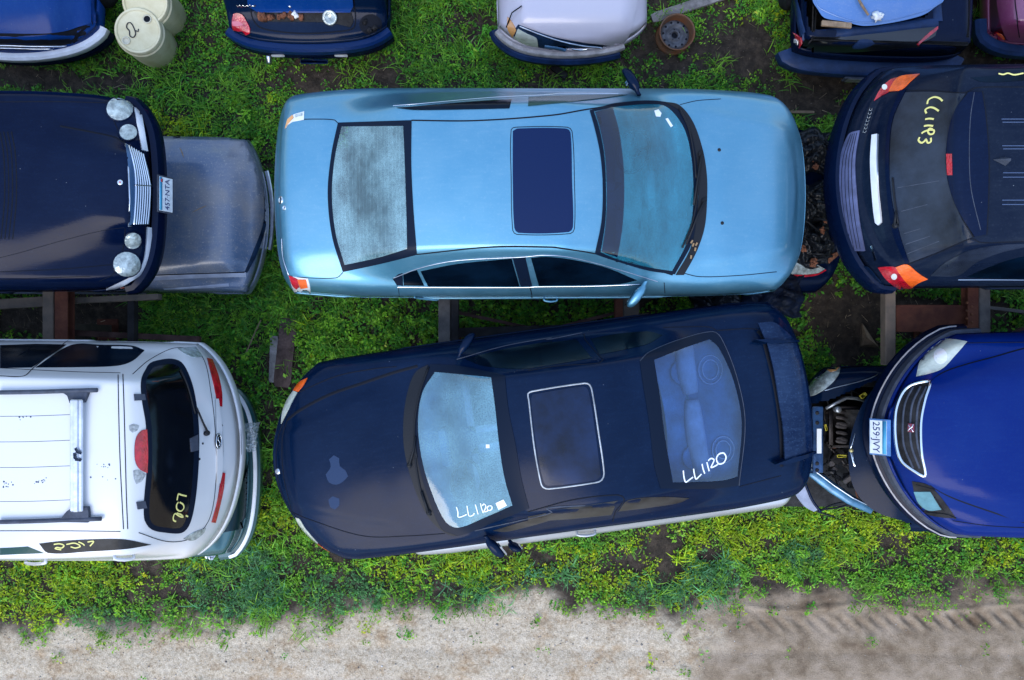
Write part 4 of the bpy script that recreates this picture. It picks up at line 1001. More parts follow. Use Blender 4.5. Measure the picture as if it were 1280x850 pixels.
    for c in ((673, 410), (662, 462), (736, 350), (738, 436)):
        p, n = s.surf.hit(*V(c)); mb = MB(); mb.lathe(p, [(.001, .006), (.009, .005), (.010, 0)], 10, frame(p, n, [1, 0, 0])); mb.build('screw', M['black_plastic'], s.root)
    for q in ([(590, 95), (650, 90), (672, 122), (640, 124), (610, 110)], [(608, 726), (640, 706), (682, 690), (676, 706), (640, 732)]): s.patch(V(q), 'corner_lamp', M['lens_clear'], off=.006, step=5)
    handle(s, V((86, 797)), V((152, 795)), w, w=.03); handle(s, V((380, 782)), V((444, 780)), w, w=.03)
    # 207 on the tail window and on the side window
    t = [V(q) for q in ([(590, 576), (600, 580), (617, 584)], [(590, 576), (587, 590), (586, 598)], [(594, 604), (606, 612), (608, 624), (598, 634), (586, 628), (584, 614), (590, 604)], [(584, 640), (600, 646), (606, 654), (592, 650), (580, 642), (574, 650), (574, 664), (582, 668)], [(614, 648), (622, 652)])]
    script_marks(s.surf, t, 'handwriting', M['marker_yellow'], s.root, w=.013, off=.009)
    t = [V(q) for q in ([(180, 744), (200, 742), (214, 748), (206, 756), (190, 754), (184, 758), (205, 762)], [(222, 744), (250, 740), (268, 750), (252, 756), (236, 752)], [(262, 736), (276, 742), (282, 748)], [(292, 736), (312, 734), (300, 750)])]
    script_marks(s.surf, t, 'handwriting', M['marker_yellow'], s.root, w=.010, off=.007)
    s.interior(.9, rear_u=-1.9, rear=True, wid=.78, belt=.98)
    s.wheel_set(M['rubber'], M['steel_rim']); s.finish(); return s
mat('green_pane', (.02, .06, .05), .1, coat=.5)
mat('bar_silver', (.55, .58, .64), .35, .6, bump=.2, bscale=30, var=.2)
mat('bare_dark', (.05, .07, .12), .7)
mat('peeled', (.30, .32, .33), .7, var=.4, vscale=40)
minivan()

# ---------------------------------------------------------------- four-lamp black sedan (upper level, faces right)
def four_lamp_sedan():
    D = crop(0, 100, 2.656)
    s = Car('sedan', 'navy black sedan with four round headlamps and chrome grille', 'car', (193, 243), (-462, 243), 1.3, .5,
        P=[(198, 243, .55), (193, 243, .66), (188, 243, .74), (178, 243, .80), (160, 243, .86), (100, 243, .92), (20, 243, .97), (-10, 243, 1.0), (-140, 243, 1.38), (-200, 243, 1.42), (-280, 243, 1.38), (-380, 243, 1.1), (-440, 243, 1.0), (-462, 243, .8)],
        L=[(-2.4, .8), (-2.2, .9), (0, .93), (1.3, .89), (1.8, .82), (2.1, .74), (2.4, .62)],
        W=[(-2.4, .8), (-2, .89), (0, .90), (1.4, .90), (1.9, .885), (2.2, .84), (2.4, .78)],
        Wb=[(-2.4, .74), (0, .80), (.6, .80), (1.2, .72), (2.0, .55), (2.4, .45)], Wt=[(-2.4, .6), (0, .6), (.7, .60), (1.2, .52), (1.8, .38), (2.1, .30), (2.4, .3)],
        kf=.10, kr=.1, um=0, crown=.02, fa=(.06, .14), ra=(.1, .1), Rs=.13, Rf=.10, Rr=.14, cr=(.04, .03), E=[(-3, .6), (1.9, .58), (2.4, .52)])
    pm = M['paint_black_blue']; s.body([pm, M['shut_line'], M['chrome']])
    s.seam(D([(414, 210), (380, 190), (300, 172), (200, 153)]), w=.020, off=.002); s.seam(D([(412, 490), (340, 500), (200, 535), (60, 575), (0, 590)]), w=.006, off=.001)
    s.seam(D([(0, 73), (200, 72), (350, 76)]), w=.006); s.seam(D([(0, 637), (200, 628), (380, 612)]), w=.006); s.seam(D([(0, 662), (200, 655), (300, 652)]), w=.005)
    s.seam(D([(350, 70), (398, 180), (416, 212)]), w=.006); s.seam(D([(416, 492), (408, 560), (380, 640), (330, 668)]), w=.006)
    for (cx, cy, rx, ry) in ((397, 97, 43, 38), (425, 175, 29, 27), (440, 533, 27, 28), (420, 611, 44, 40)):
        h = s.patch(D(arcs(cx, cy, rx, ry, 22)), 'headlight', M['lens_clear'], off=.012, th=.02, dome=.018, step=4)
        mb = MB(); s.surf.line(mb, D(arcs(cx, cy, rx + 2, ry + 2, 22)), w=.012, off=.014, closed=True); mb.build('bezel', pm, h)
        s.surf.patch(D(arcs(cx - 4, cy + 2, rx * .5, ry * .5, 14)), 'reflector', M['lens_white'], h, off=.004, th=.002, dome=.004, step=4)
    # grille: frame, upright bars with a bend, centre rib
    gb = s.patch(D([(416, 214), (474, 248), (488, 300), (496, 348), (495, 420), (490, 478), (426, 484), (430, 400), (426, 300)]), 'grille', M['grille_blue'], off=.006, smooth=False, step=5)
    for k in range(7):
        f = (k + .6) / 7
        pts = [(424 + 50 * f, 220 + 28 * f), (440 + 46 * f, 290 + 12 * f), (444 + 52 * f, 348), (442 + 52 * f, 420), (438 + 50 * f, 478)]
        mb = MB(); s.surf.line(mb, D(pts), w=.011, off=.020, th=.014); mb.build('grille_bar', M['chrome'], gb)
    mb = MB(); s.surf.line(mb, D([(444, 349), (496, 352)]), w=.012, off=.024, th=.014); mb.build('grille_bar', M['chrome'], gb)
    mb = MB(); s.surf.line(mb, D([(416, 214), (474, 248), (488, 300), (497, 348), (495, 420), (490, 479), (426, 484), (430, 400), (426, 300)]), w=.014, off=.014, closed=True, smooth=False, th=.012); mb.build('grille_frame', M['dull_chrome'], gb)
    p, n = s.surf.hit(*D((399, 340))); mb = MB(); mb.lathe(p, [(.024, 0), (.024, .006), (.016, .008), (.001, .006)], 20, frame(p, n, [1, 0, 0])); b = mb.build('badge', M['chrome'], s.root)
    mb = MB(); mb.lathe(p, [(.008, .008), (.001, .0105)], 12, frame(p, n, [1, 0, 0])); mb.build('badge_centre', M['lens_red'], b)
    # bumper: painted bar with bright strips
    s.bar(1, -1.06, 1.06, .44, [(0, .10), (.05, .085), (.07, .03), (.07, -.06), (.04, -.12), (0, -.12)], 'bumper', pm)
    for q in ([(424, 70), (440, 73), (458, 84), (472, 140), (488, 237), (470, 232), (455, 150), (444, 100)], [(500, 490), (500, 540), (490, 600), (468, 640), (430, 668), (390, 688), (352, 694), (380, 680), (430, 655), (462, 630), (478, 590), (487, 488)]):
        s.patch(D(q), 'bumper_strip', M['bright_strip'], off=.012, th=.012, step=4)
    s.patch(D([(388, 692), (420, 686), (424, 690), (395, 698)]), 'side_marker', M['lens_orange'], off=.012, step=3)
    for k in range(4):
        x = 3 + k * 13; s.seam(D([(x - 4, 172), (x + 7, 230), (x + 12, 300), (x + 12, 400), (x + 6, 470), (x, 528)]), w=.012, off=.002)
    # number plate standing off the bumper
    c = s.W2(s.Lf + .115, -.005, .52)
    n = np.array([.92, 0, .39]); Fm = frame(c, n, [0, 1, 0])
    mb = MB(); mb.box(c, (.31, .155, .004), Fm, .002); pl = mb.build('number_plate', M['plate_white'], s.root, sharp=30)
    mb = MB(); mb.box(c + Fm @ np.array([0, .062, .0035]), (.30, .03, .002), Fm); mb.build('plate_band', M['plate_blue'], pl)
    mb = MB(); mb.box(c - n * .012, (.34, .18, .014), Fm, .004); mb.build('plate_frame', M['grey_plastic'], pl, sharp=30)
    X, Fc = text_geo('457\u00b7NTA', .074, .001); mb = MB(); mb.add(X @ Fm.T + c + Fm @ np.array([0, -.016, .003]), Fc); mb.build('lettering', M['plate_ink'], pl, smooth=False)
    mb = MB(); mb.box(c + Fm @ np.array([.12, .052, .0045]), (.03, .022, .001), Fm); mb.build('plate_tab', M['lens_red'], pl)
    s.patch([(-140, 165), (-30, 145), (-5, 200), (-5, 290), (-30, 345), (-140, 325)], 'windshield', M['tinted_pane'], off=.004)
    s.wheel_set(M['rubber'], M['steel_rim']); s.finish()
mat('grille_blue', (.05, .11, .22), .35, .5)
mat('bright_strip', (.74, .77, .83), .35, .0, coat=.5, var=.1)
mat('plate_blue', (.05, .30, .50), .5)
four_lamp_sedan()

# ---------------------------------------------------------------- black crossover (upper level, faces right, tail in view)
def crossover():
    E = crop(980, 70, 2.576)
    gl = E([(378, 118), (470, 116), (584, 122), (560, 160), (540, 205), (527, 260), (521, 330), (527, 400), (545, 460), (575, 530), (607, 582), (500, 628), (402, 666), (370, 600), (348, 520), (334, 420), (332, 320), (346, 210)])
    s = Car('crossover', 'black crossover with orange and red tail lamps and LL1193 chalked on its window', 'car', (1700, 222), (1041, 228), 1.3, .5,
        P=[(1036, 228, .62), (1040, 228, .70), (1068, 228, .76), (1078, 228, .86), (1092, 228, .98), (1107, 228, 1.08), (1184, 228, 1.50), (1196, 228, 1.565), (1235, 228, 1.60), (1300, 228, 1.64), (1400, 228, 1.62), (1500, 228, 1.1), (1680, 228, .9), (1700, 228, .62)],
        L=[(-2.5, .72), (-2.3, .86), (-2.0, 1.0), (-1.2, 1.02), (0, .98), (1.5, .9), (2.5, .7)],
        W=[(-2.5, .80), (-2.2, .93), (-1.8, .985), (0, .99), (2, .95), (2.5, .8)],
        Wb=[(-2.5, .82), (-2.0, .88), (-1.4, .90), (0, .90), (2.5, .8)], Wt=[(-2.5, .70), (-2.0, .72), (-1.4, .68), (0, .68), (2.5, .6)],
        kf=.3, kr=.22, um=.2, crown=.035, fa=(.2, .2), ra=(.24, .14), Rs=.17, Rf=.2, Rr=.10, cr=(.06, .045), E=[(-3, .56), (-2.2, .62), (3, .62)])
    pm = M['paint_anthracite']; s.body([pm, M['shut_line'], M['chrome'], M['paint_black_blue']], nu=240)
    bp = M['paint_black_blue']
    s.patch(gl, 'rear_window', M['smoked_pane'], off=.003, th=.003, step=6)
    s.patch(E([(592, 118), (636, 118), (648, 200), (657, 320), (656, 450), (650, 574), (612, 582), (580, 530), (548, 460), (530, 390), (526, 320), (534, 240), (556, 170)]), 'spoiler', bp, off=.016, th=.03, step=6)
    s.seam(E([(592, 118), (556, 170), (534, 240), (525, 320), (529, 390), (547, 460), (580, 530), (610, 584)]), w=.014, off=.006)
    s.seam(E([(636, 116), (648, 200), (657, 320), (656, 450), (650, 576)]), w=.008, off=.018)
    s.trim(E([(610, 120), (598, 200), (594, 320), (600, 430), (630, 560)]), 'spoiler_crease', M['grey_plastic'], w=.006, off=.018)
    s.patch(E([(527, 316), (545, 316), (546, 384), (530, 384)]), 'brake_light', M['lens_red'], off=.022, th=.01, smooth=False, step=4)
    s.patch(E([(375, 112), (395, 108), (352, 205), (340, 330), (348, 460), (376, 580), (404, 664), (392, 668), (352, 570), (334, 450), (328, 330), (340, 200)]), 'hatch_edge', bp, off=.010, th=.012, step=5)
    # lamps
    for (r_, o_) in (([(290, 146), (312, 106), (345, 76), (368, 70), (352, 92), (338, 116), (316, 128)], [(338, 116), (352, 88), (372, 68), (437, 60), (408, 84), (380, 110), (358, 114)]),
                     ([(304, 680), (330, 678), (360, 680), (376, 700), (420, 738), (402, 756), (370, 748), (330, 718)], [(360, 679), (397, 670), (430, 696), (463, 716), (430, 730), (412, 744), (384, 716)])):
        t = s.patch(E(r_), 'taillight', M['lens_red'], off=.008, step=5, sharp='auto'); s.surf.patch(E(o_), 'indicator', M['lens_orange'], t, off=.010, step=5)
        cx, cy = np.mean(r_, 0); s.surf.patch(E(arcs(cx - 6, cy - 4, 9, 9, 10)), 'reflector', M['lens_white'], t, off=.011, step=3)
    # chrome handle, badge words, wiper
    s.patch(E([(288, 255), (305, 252), (303, 330), (306, 430), (316, 536), (308, 544), (299, 536), (288, 440), (283, 340)]), 'tailgate_handle', M['bright_strip'], off=.022, th=.022, step=4)
    s.patch(E([(279, 611), (285, 609), (298, 655), (294, 660)]), 'badge', M['chrome'], off=.008, smooth=False, step=3)
    p, n = s.surf.hit(*E((270, 208))); Fm = frame(p, n, [.35, 1, 0]); 
    mb = MB()
    for k in range(7): 
        for yy in (-.011, .011):
            mb.box(p + Fm @ np.array([(k - 3) * .032, yy, .008]), (.024, .006, .004), Fm, .001)
        mb.box(p + Fm @ np.array([(k - 3) * .032 - .009, 0, .008]), (.006, .022, .004), Fm, .001)
    tag(mb.build('badge', M['chrome'], s.root), kind=None)
    wiper(s, E((362, 545)), E([(366, 500)]), E([(352, 392), (358, 460), (370, 540)]))
    # rear step: ribbed pad and bumper shell
    s.bar(-1, -1.12, 1.12, .55, [(0, .11), (.035, .10), (.055, .04), (.055, -.10), (.03, -.2), (0, -.2)], 'bumper', M['paint_black_blue'])
    pad = s.patch(E([(212, 252), (246, 240), (232, 330), (234, 430), (244, 530), (262, 627), (208, 626), (188, 520), (178, 420), (184, 330)]), 'step_pad', M['step_pad'], off=.012, th=.02, step=6)
    for k in range(4):
        f = .18 + k * .2; q = lambda a, b: (a[0] + (b[0] - a[0]) * f, a[1] + (b[1] - a[1]) * f)
        mb = MB(); s.surf.line(mb, E([q((212, 256), (244, 246)), q((186, 330), (232, 330)), q((180, 420), (234, 430)), q((190, 520), (244, 530)), q((210, 620), (260, 620))]), w=.006, off=.014, th=.002); mb.build('pad_rib', M['shut_line'], pad)
    s.patch(E([(240, 678), (270, 676), (305, 715), (340, 752), (290, 745), (262, 712)]), 'bumper_cap', M['paint_midnight'], off=.012, step=5)
    # side glass
    s.patch(E([(588, 712), (640, 688), (720, 658), (800, 640), (900, 630), (900, 716), (780, 717), (680, 716)]), 'side_window', M['tinted_pane'], off=.003)
    s.patch(E([(470, 708), (520, 664), (600, 626), (700, 608), (790, 604), (790, 612), (700, 632), (620, 664), (560, 706)]), 'quarter_window', M['smoked_pane'], off=.003)
    s.trim(E([(560, 720), (680, 720), (900, 722)]), 'window_trim', M['chrome'], w=.011, off=.007)
    s.seam(E([(400, 670), (500, 632), (604, 588), (630, 600), (773, 598)]), w=.008); s.seam(E([(375, 113), (470, 111), (580, 118), (620, 102), (773, 100)]), w=.008)
    s.patch(E([(600, 70), (700, 62), (900, 52), (900, 66), (760, 80), (640, 84)]), 'side_window', M['tinted_pane'], off=.003)
    for (y0, y1) in ((203, 213), (289, 299), (376, 390), (464, 478)):
        for y in (y0, y1): s.trim(E([(700 + (y % 7), y), (800, y), (900, y)]), 'roof_rib', M['roof_rib'], w=.007, off=.003, th=.002, step=12)
    mb = MB(); p, n = s.surf.hit(*E((672, 334))); q = s.surf.hit(*E((712, 340)))[0]
    mb.add([tuple(v) for v in (p + n * .004, q + np.array([0, .035, .004]), q + np.array([0, -.035, .004]), q + np.array([.0, .008, .075]), q + np.array([0, -.008, .075]))], [(0, 2, 4), (0, 4, 3), (0, 3, 1), (1, 3, 4, 2), (0, 1, 2)])
    mb.build('antenna', M['grey_plastic'], s.root, smooth=False)
    t = [E(q) for q in ([(512, 146), (500, 136), (484, 133), (466, 142), (462, 156)], [(500, 178), (484, 168), (470, 166), (456, 174), (460, 186)], [(484, 204), (470, 202), (456, 204)], [(482, 226), (466, 224), (452, 226)],
                         [(480, 236), (470, 234), (464, 242), (470, 252), (482, 250), (484, 240), (472, 238), (452, 244), (444, 250)], [(438, 262), (434, 272), (444, 280), (454, 274), (458, 268), (464, 280), (474, 276), (474, 264)])]
    script_marks(s.surf, t, 'handwriting', M['marker_yellow'], s.root, w=.015, off=.008)
    script_marks(s.surf, [E([(690, 57), (705, 60), (720, 56), (740, 61), (770, 56)])], 'handwriting', M['marker_yellow'], s.root, w=.012, off=.006)
    # runs of rain that dried on the glass
    for (a, b) in (((366, 424), (500, 402)), ((378, 500), (462, 478)), ((386, 572), (440, 556)), ((392, 606), (470, 580)), ((398, 636), (500, 596))):
        s.trim(E([a, b]), 'dried_run', M['grey_plastic'], w=.006, off=.0035, th=.0005)
    s.wheel_set(M['rubber'], M['steel_rim']); s.finish()
mat('smoked_pane', (.020, .028, .045), .22, 0, coat=.5, coat_rough=.1, var=.6, vscale=1.6, bump=.08, bscale=160)
mat('step_pad', (.085, .10, .20), .55, bump=.3, bscale=50, var=.25, vscale=8)
mat('roof_rib', (.04, .07, .15), .4)
crossover()

# ---------------------------------------------------------------- bright blue sedan (upper level, faces left)
def blue_sedan():
    Q = crop(980, 380, 2.657)
    s = Car('sedan', 'bright blue sedan with chrome-ringed grille and one lamp missing', 'car', (1101, 541), (1760, 541), 1.3, .5,
        P=[(1096, 541, .55), (1104, 541, .60), (1118, 541, .68), (1124, 541, .74), (1152, 541, .86), (1200, 541, .94), (1280, 541, 1.0), (1290, 541, 1.0), (1400, 541, 1.4), (1560, 541, 1.42), (1680, 541, 1.05), (1760, 541, .9)],
        L=[(-2.5, .8), (0, .93), (1.2, .88), (1.7, .82), (2.0, .76), (2.3, .66), (2.5, .58)],
        W=[(-2.5, .8), (0, .93), (1.2, .93), (1.6, .92), (1.9, .90), (2.15, .84), (2.4, .74)],
        Wb=[(-2.5, .7), (0, .82), (1.4, .78), (2.0, .62), (2.5, .4)], Wt=[(-2.5, .6), (0, .6), (1.4, .56), (1.9, .46), (2.5, .3)],
        kf=.10, kr=.1, um=-.3, crown=.03, fa=(.42, .22), ra=(.1, .1), Rs=.15, Rf=.16, Rr=.14, cr=(.04, .03))
    pm = M['paint_saturn_blue']; s.body([pm, M['shut_line'], M['chrome']])
    bk = M['paint_black_blue']
    # nose in darker blue, bonnet bright above it
    s.patch(Q([(486, 262), (530, 230), (600, 205), (700, 178), (800, 150), (1000, 110), (1060, 300), (1060, 640), (800, 722), (700, 690), (560, 640), (490, 602), (470, 570), (456, 490), (454, 400), (466, 330)]), 'hood', pm, off=.007, th=.012, step=9)
    s.seam(Q([(486, 262), (530, 230), (600, 205), (700, 178), (800, 150), (1000, 110)]), w=.034, off=.002)
    s.seam(Q([(800, 724), (700, 692), (560, 642), (486, 602)]), w=.030, off=.002)
    s.seam(Q([(600, 130), (700, 128), (1000, 126)]), w=.007); s.seam(Q([(560, 720), (700, 738), (1000, 748)]), w=.007)
    h = s.patch(Q([(512, 120), (560, 119), (608, 126), (572, 166), (530, 212), (490, 230), (440, 242), (450, 200), (474, 156)]), 'headlight', M['lens_yellowed'], off=.009, step=5)
    s.surf.patch(Q(arcs(520, 175, 22, 26, 12)), 'reflector', M['lens_white'], h, off=.011, step=4)
    # broken lamp recess
    k = s.patch(Q([(425, 588), (478, 600), (520, 640), (572, 712), (520, 708), (470, 694), (440, 650)]), 'lamp_socket', M['engine_dark'], off=.004, step=5)
    s.surf.patch(Q([(432, 622), (486, 622), (510, 660), (524, 682), (480, 684), (448, 660)]), 'lamp_shell', M['cabin_teal'], k, off=.009, step=4)
    for q in ([(470, 690), (540, 700), (570, 712)], [(500, 640), (530, 690)], [(440, 600), (500, 616)]):
        mb = MB(); s.surf.line(mb, Q(q), w=.014, off=.014, th=.01); mb.build('lamp_bracket', M['engine_dark'], k)
    # grille
    ring = Q([(484, 262), (446, 264), (416, 276), (394, 302), (376, 350), (372, 400), (374, 450), (382, 494), (396, 524), (426, 548), (468, 570), (458, 500), (454, 440), (456, 380), (468, 320)])
    gi = s.patch(ring, 'grille', M['engine_dark'], off=.006, step=5)
    mb = MB(); s.surf.line(mb, ring, w=.026, off=.024, th=.02, closed=True); mb.build('grille_ring', M['chrome'], gi)
    for (x0, x1) in ((396, 404), (420, 424), (440, 440)):
        mb = MB(); s.surf.line(mb, Q([(x0 + 34, 276), (x0 + 8, 330), (x0, 400), (x0 + 4, 470), (x1 + 26, 545)]), w=.020, off=.014, th=.012); mb.build('grille_bar', M['grey_plastic'], gi)
    p, n = s.surf.hit(*Q((425, 411))); Fm = frame(p, n, [0, 1, 0]); mb = MB(); mb.box(p + n * .026, (.075, .055, .006), Fm, .003); b = mb.build('badge', M['badge_maroon'], gi, sharp=30)
    mb = MB()
    mb.tube([tuple(p + Fm @ np.array([x, y, .031])) for x, y in ((-.035, -.022), (-.012, -.008), (.012, .012), (.03, .024))], .0035, 6); mb.tube([tuple(p + Fm @ np.array([x, y, .031])) for x, y in ((.034, -.02), (.008, -.012), (-.008, .010), (-.032, .024))], .0035, 6)
    mb.build('badge_mark', M['chrome'], b)
    # bumper rubber strip, lower bar, plate
    s.bar(1, -1.25, 1.25, .50, [(0, .06), (.035, .05), (.045, .0), (.035, -.05), (0, -.06)], 'bumper_strip', M['grey_plastic'])
    s.bar(1, -1.2, 1.2, .36, [(0, .08), (.06, .06), (.085, 0), (.085, -.06), (.03, -.12), (0, -.12)], 'bumper', bk)
    s.bar(1, -1.1, 1.1, .425, [(.06, .004), (.072, .003), (.072, -.005), (.06, -.005)], 'bumper_lip', M['bumper_pale'])
    for q in ([(488, 108), (535, 92), (537, 97), (500, 112)], [(452, 712), (470, 718), (492, 732), (486, 736), (460, 722)]): s.patch(Q(q), 'side_marker', M['lens_orange'], off=.012, step=3)
    c = s.W2(s.Lf + .06, .03, .58); n = np.array([-.72, 0, .69]); Fm = frame(c, n, [0, -1, 0])
    mb = MB(); mb.box(c, (.305, .152, .004), Fm, .002); pl = mb.build('number_plate', M['plate_white'], s.root, sharp=30)
    mb = MB(); mb.box(c + Fm @ np.array([0, .056, .0035]), (.30, .036, .002), Fm); mb.build('plate_band', M['plate_blue'], pl)
    mb = MB(); mb.box(c - n * .01 + Fm @ np.array([0, .012, 0]), (.33, .19, .012), Fm, .004); mb.build('plate_frame', M['cabin_blue'], pl, sharp=30)
    X, Fc = text_geo('259\u00b7JVY', .088, .001); mb = MB(); mb.add(X @ Fm.T + c + Fm @ np.array([0, -.020, .003]), Fc); mb.build('lettering', M['plate_ink'], pl, smooth=False)
    s.patch([(1300, 470), (1400, 480), (1410, 540), (1400, 600), (1300, 612), (1288, 540)], 'windshield', M['tinted_pane'], off=.004)
    s.wheel_set(M['rubber'], M['steel_rim']); s.finish()
mat('badge_maroon', (.16, .01, .03), .3, coat=.5)
blue_sedan()
# ---------------------------------------------------------------- cars of the row behind, standing on the ground
SED = dict(L=[(-2.4, .82), (-1.9, .92), (0, .90), (1.2, .86), (1.9, .76), (2.3, .66)], W=[(-2.4, .80), (-2.0, .86), (0, .87), (1.5, .87), (2.0, .84), (2.4, .76)],
           Wb=[(-2.4, .72), (0, .76), (1.2, .72), (2.4, .66)], Wt=[(-2.4, .6), (0, .56), (1.1, .6), (2.4, .5)], kf=.15, kr=.1, um=0, crown=.02, fa=(.14, .16), ra=(.1, .12), Rs=.13, Rf=.10, Rr=.12, cr=(.04, .03))
def sedprof(Lf, hood=.92, roof=1.36, deck=1.0, nose=.72):
    return [(Lf, .55), (Lf - .04, nose - .04), (Lf - .12, nose), (Lf - .35, hood - .05), (Lf - 1.15, hood + .02), (Lf - 1.22, hood + .03), (Lf - 1.95, roof - .03), (Lf - 2.4, roof), (Lf - 3.1, roof - .04), (Lf - 3.8, deck + .04), (Lf - 4.0, deck), (Lf - 4.6, deck - .04), (-Lf, .7)]
def old_blue():
    G = crop(0, 0, 8)
    s = Car('sedan', 'old blue sedan nose with bright bumper and amber corner lamp beside the barrels', 'car', (38, 74), (38, -470), 0, .32,
        P=sedprof(2.4, .93, 1.38, 1.0, .80), **{**SED, 'Rf': .05, 'fa': (.16, .10), 'W': [(-2.4, .80), (-2.0, .86), (0, .88), (1.7, .88), (2.1, .87), (2.4, .85)]})
    pm = M['paint_sedan_blue']; s.body([pm, M['shut_line']], nu=150, nv=70)
    s.patch(G([(-900, 0), (-900, 335), (0, 332), (400, 336), (640, 312), (860, 250), (905, 225), (898, 0), (898, -900), (-900, -900)]), 'hood', pm, off=.03, th=.03, step=14)
    s.patch(G([(-900, 336), (0, 334), (400, 338), (640, 314), (860, 252), (900, 262), (915, 320), (840, 390), (700, 425), (440, 434), (0, 430), (-900, 430)]), 'nose_recess', M['shut_line'], off=.006, step=8)
    g = s.patch(G([(-900, 434), (0, 434), (440, 438), (712, 428), (790, 490), (700, 508), (0, 494), (-900, 490)]), 'grille', M['engine_dark'], off=.008, smooth=False, step=8)
    for y in (446, 472):
        mb = MB(); s.surf.line(mb, G([(-900, y), (60, y + 2), (300, y + 10), (740, y + 10)]), w=.014, off=.018, th=.01); mb.build('grille_bar', M['dull_chrome'], g)
    s.patch(G([(722, 422), (860, 386), (985, 372), (1036, 424), (940, 470), (860, 500), (800, 494)]), 'headlight', M['tinted_pane'], off=.010, smooth=False, step=6)
    s.patch(G([(1018, 228), (1044, 256), (1040, 320), (980, 382), (930, 372), (990, 330), (1012, 280)]), 'lamp_surround', M['chrome'], off=.016, step=5)
    s.patch(G([(984, 384), (1044, 318), (1048, 250), (1118, 298), (1112, 362), (1044, 424)]), 'indicator', M['lens_orange'], off=.02, th=.02, smooth=False, step=5)
    s.bar(1, -1.03, 1.03, .47, [(0, .07), (.06, .075), (.085, .05), (.085, -.02), (.06, -.05), (0, -.05)], 'bumper', M['bright_strip'])
    s.bar(1, -1.03, 1.03, .36, [(0, .055), (.07, .055), (.08, 0), (.06, -.08), (0, -.08)], 'bumper_apron', M['paint_black_blue'])
    s.seam(G([(900, -600), (900, 0), (912, 180), (944, 300)]), w=.012); s.wheel_set(M['rubber'], M['steel_rim'])
    s.patch([(-30, -150), (110, -150), (100, -70), (40, -60), (-20, -70)], 'windshield', M['tinted_pane'], off=.004); s.finish()
old_blue()

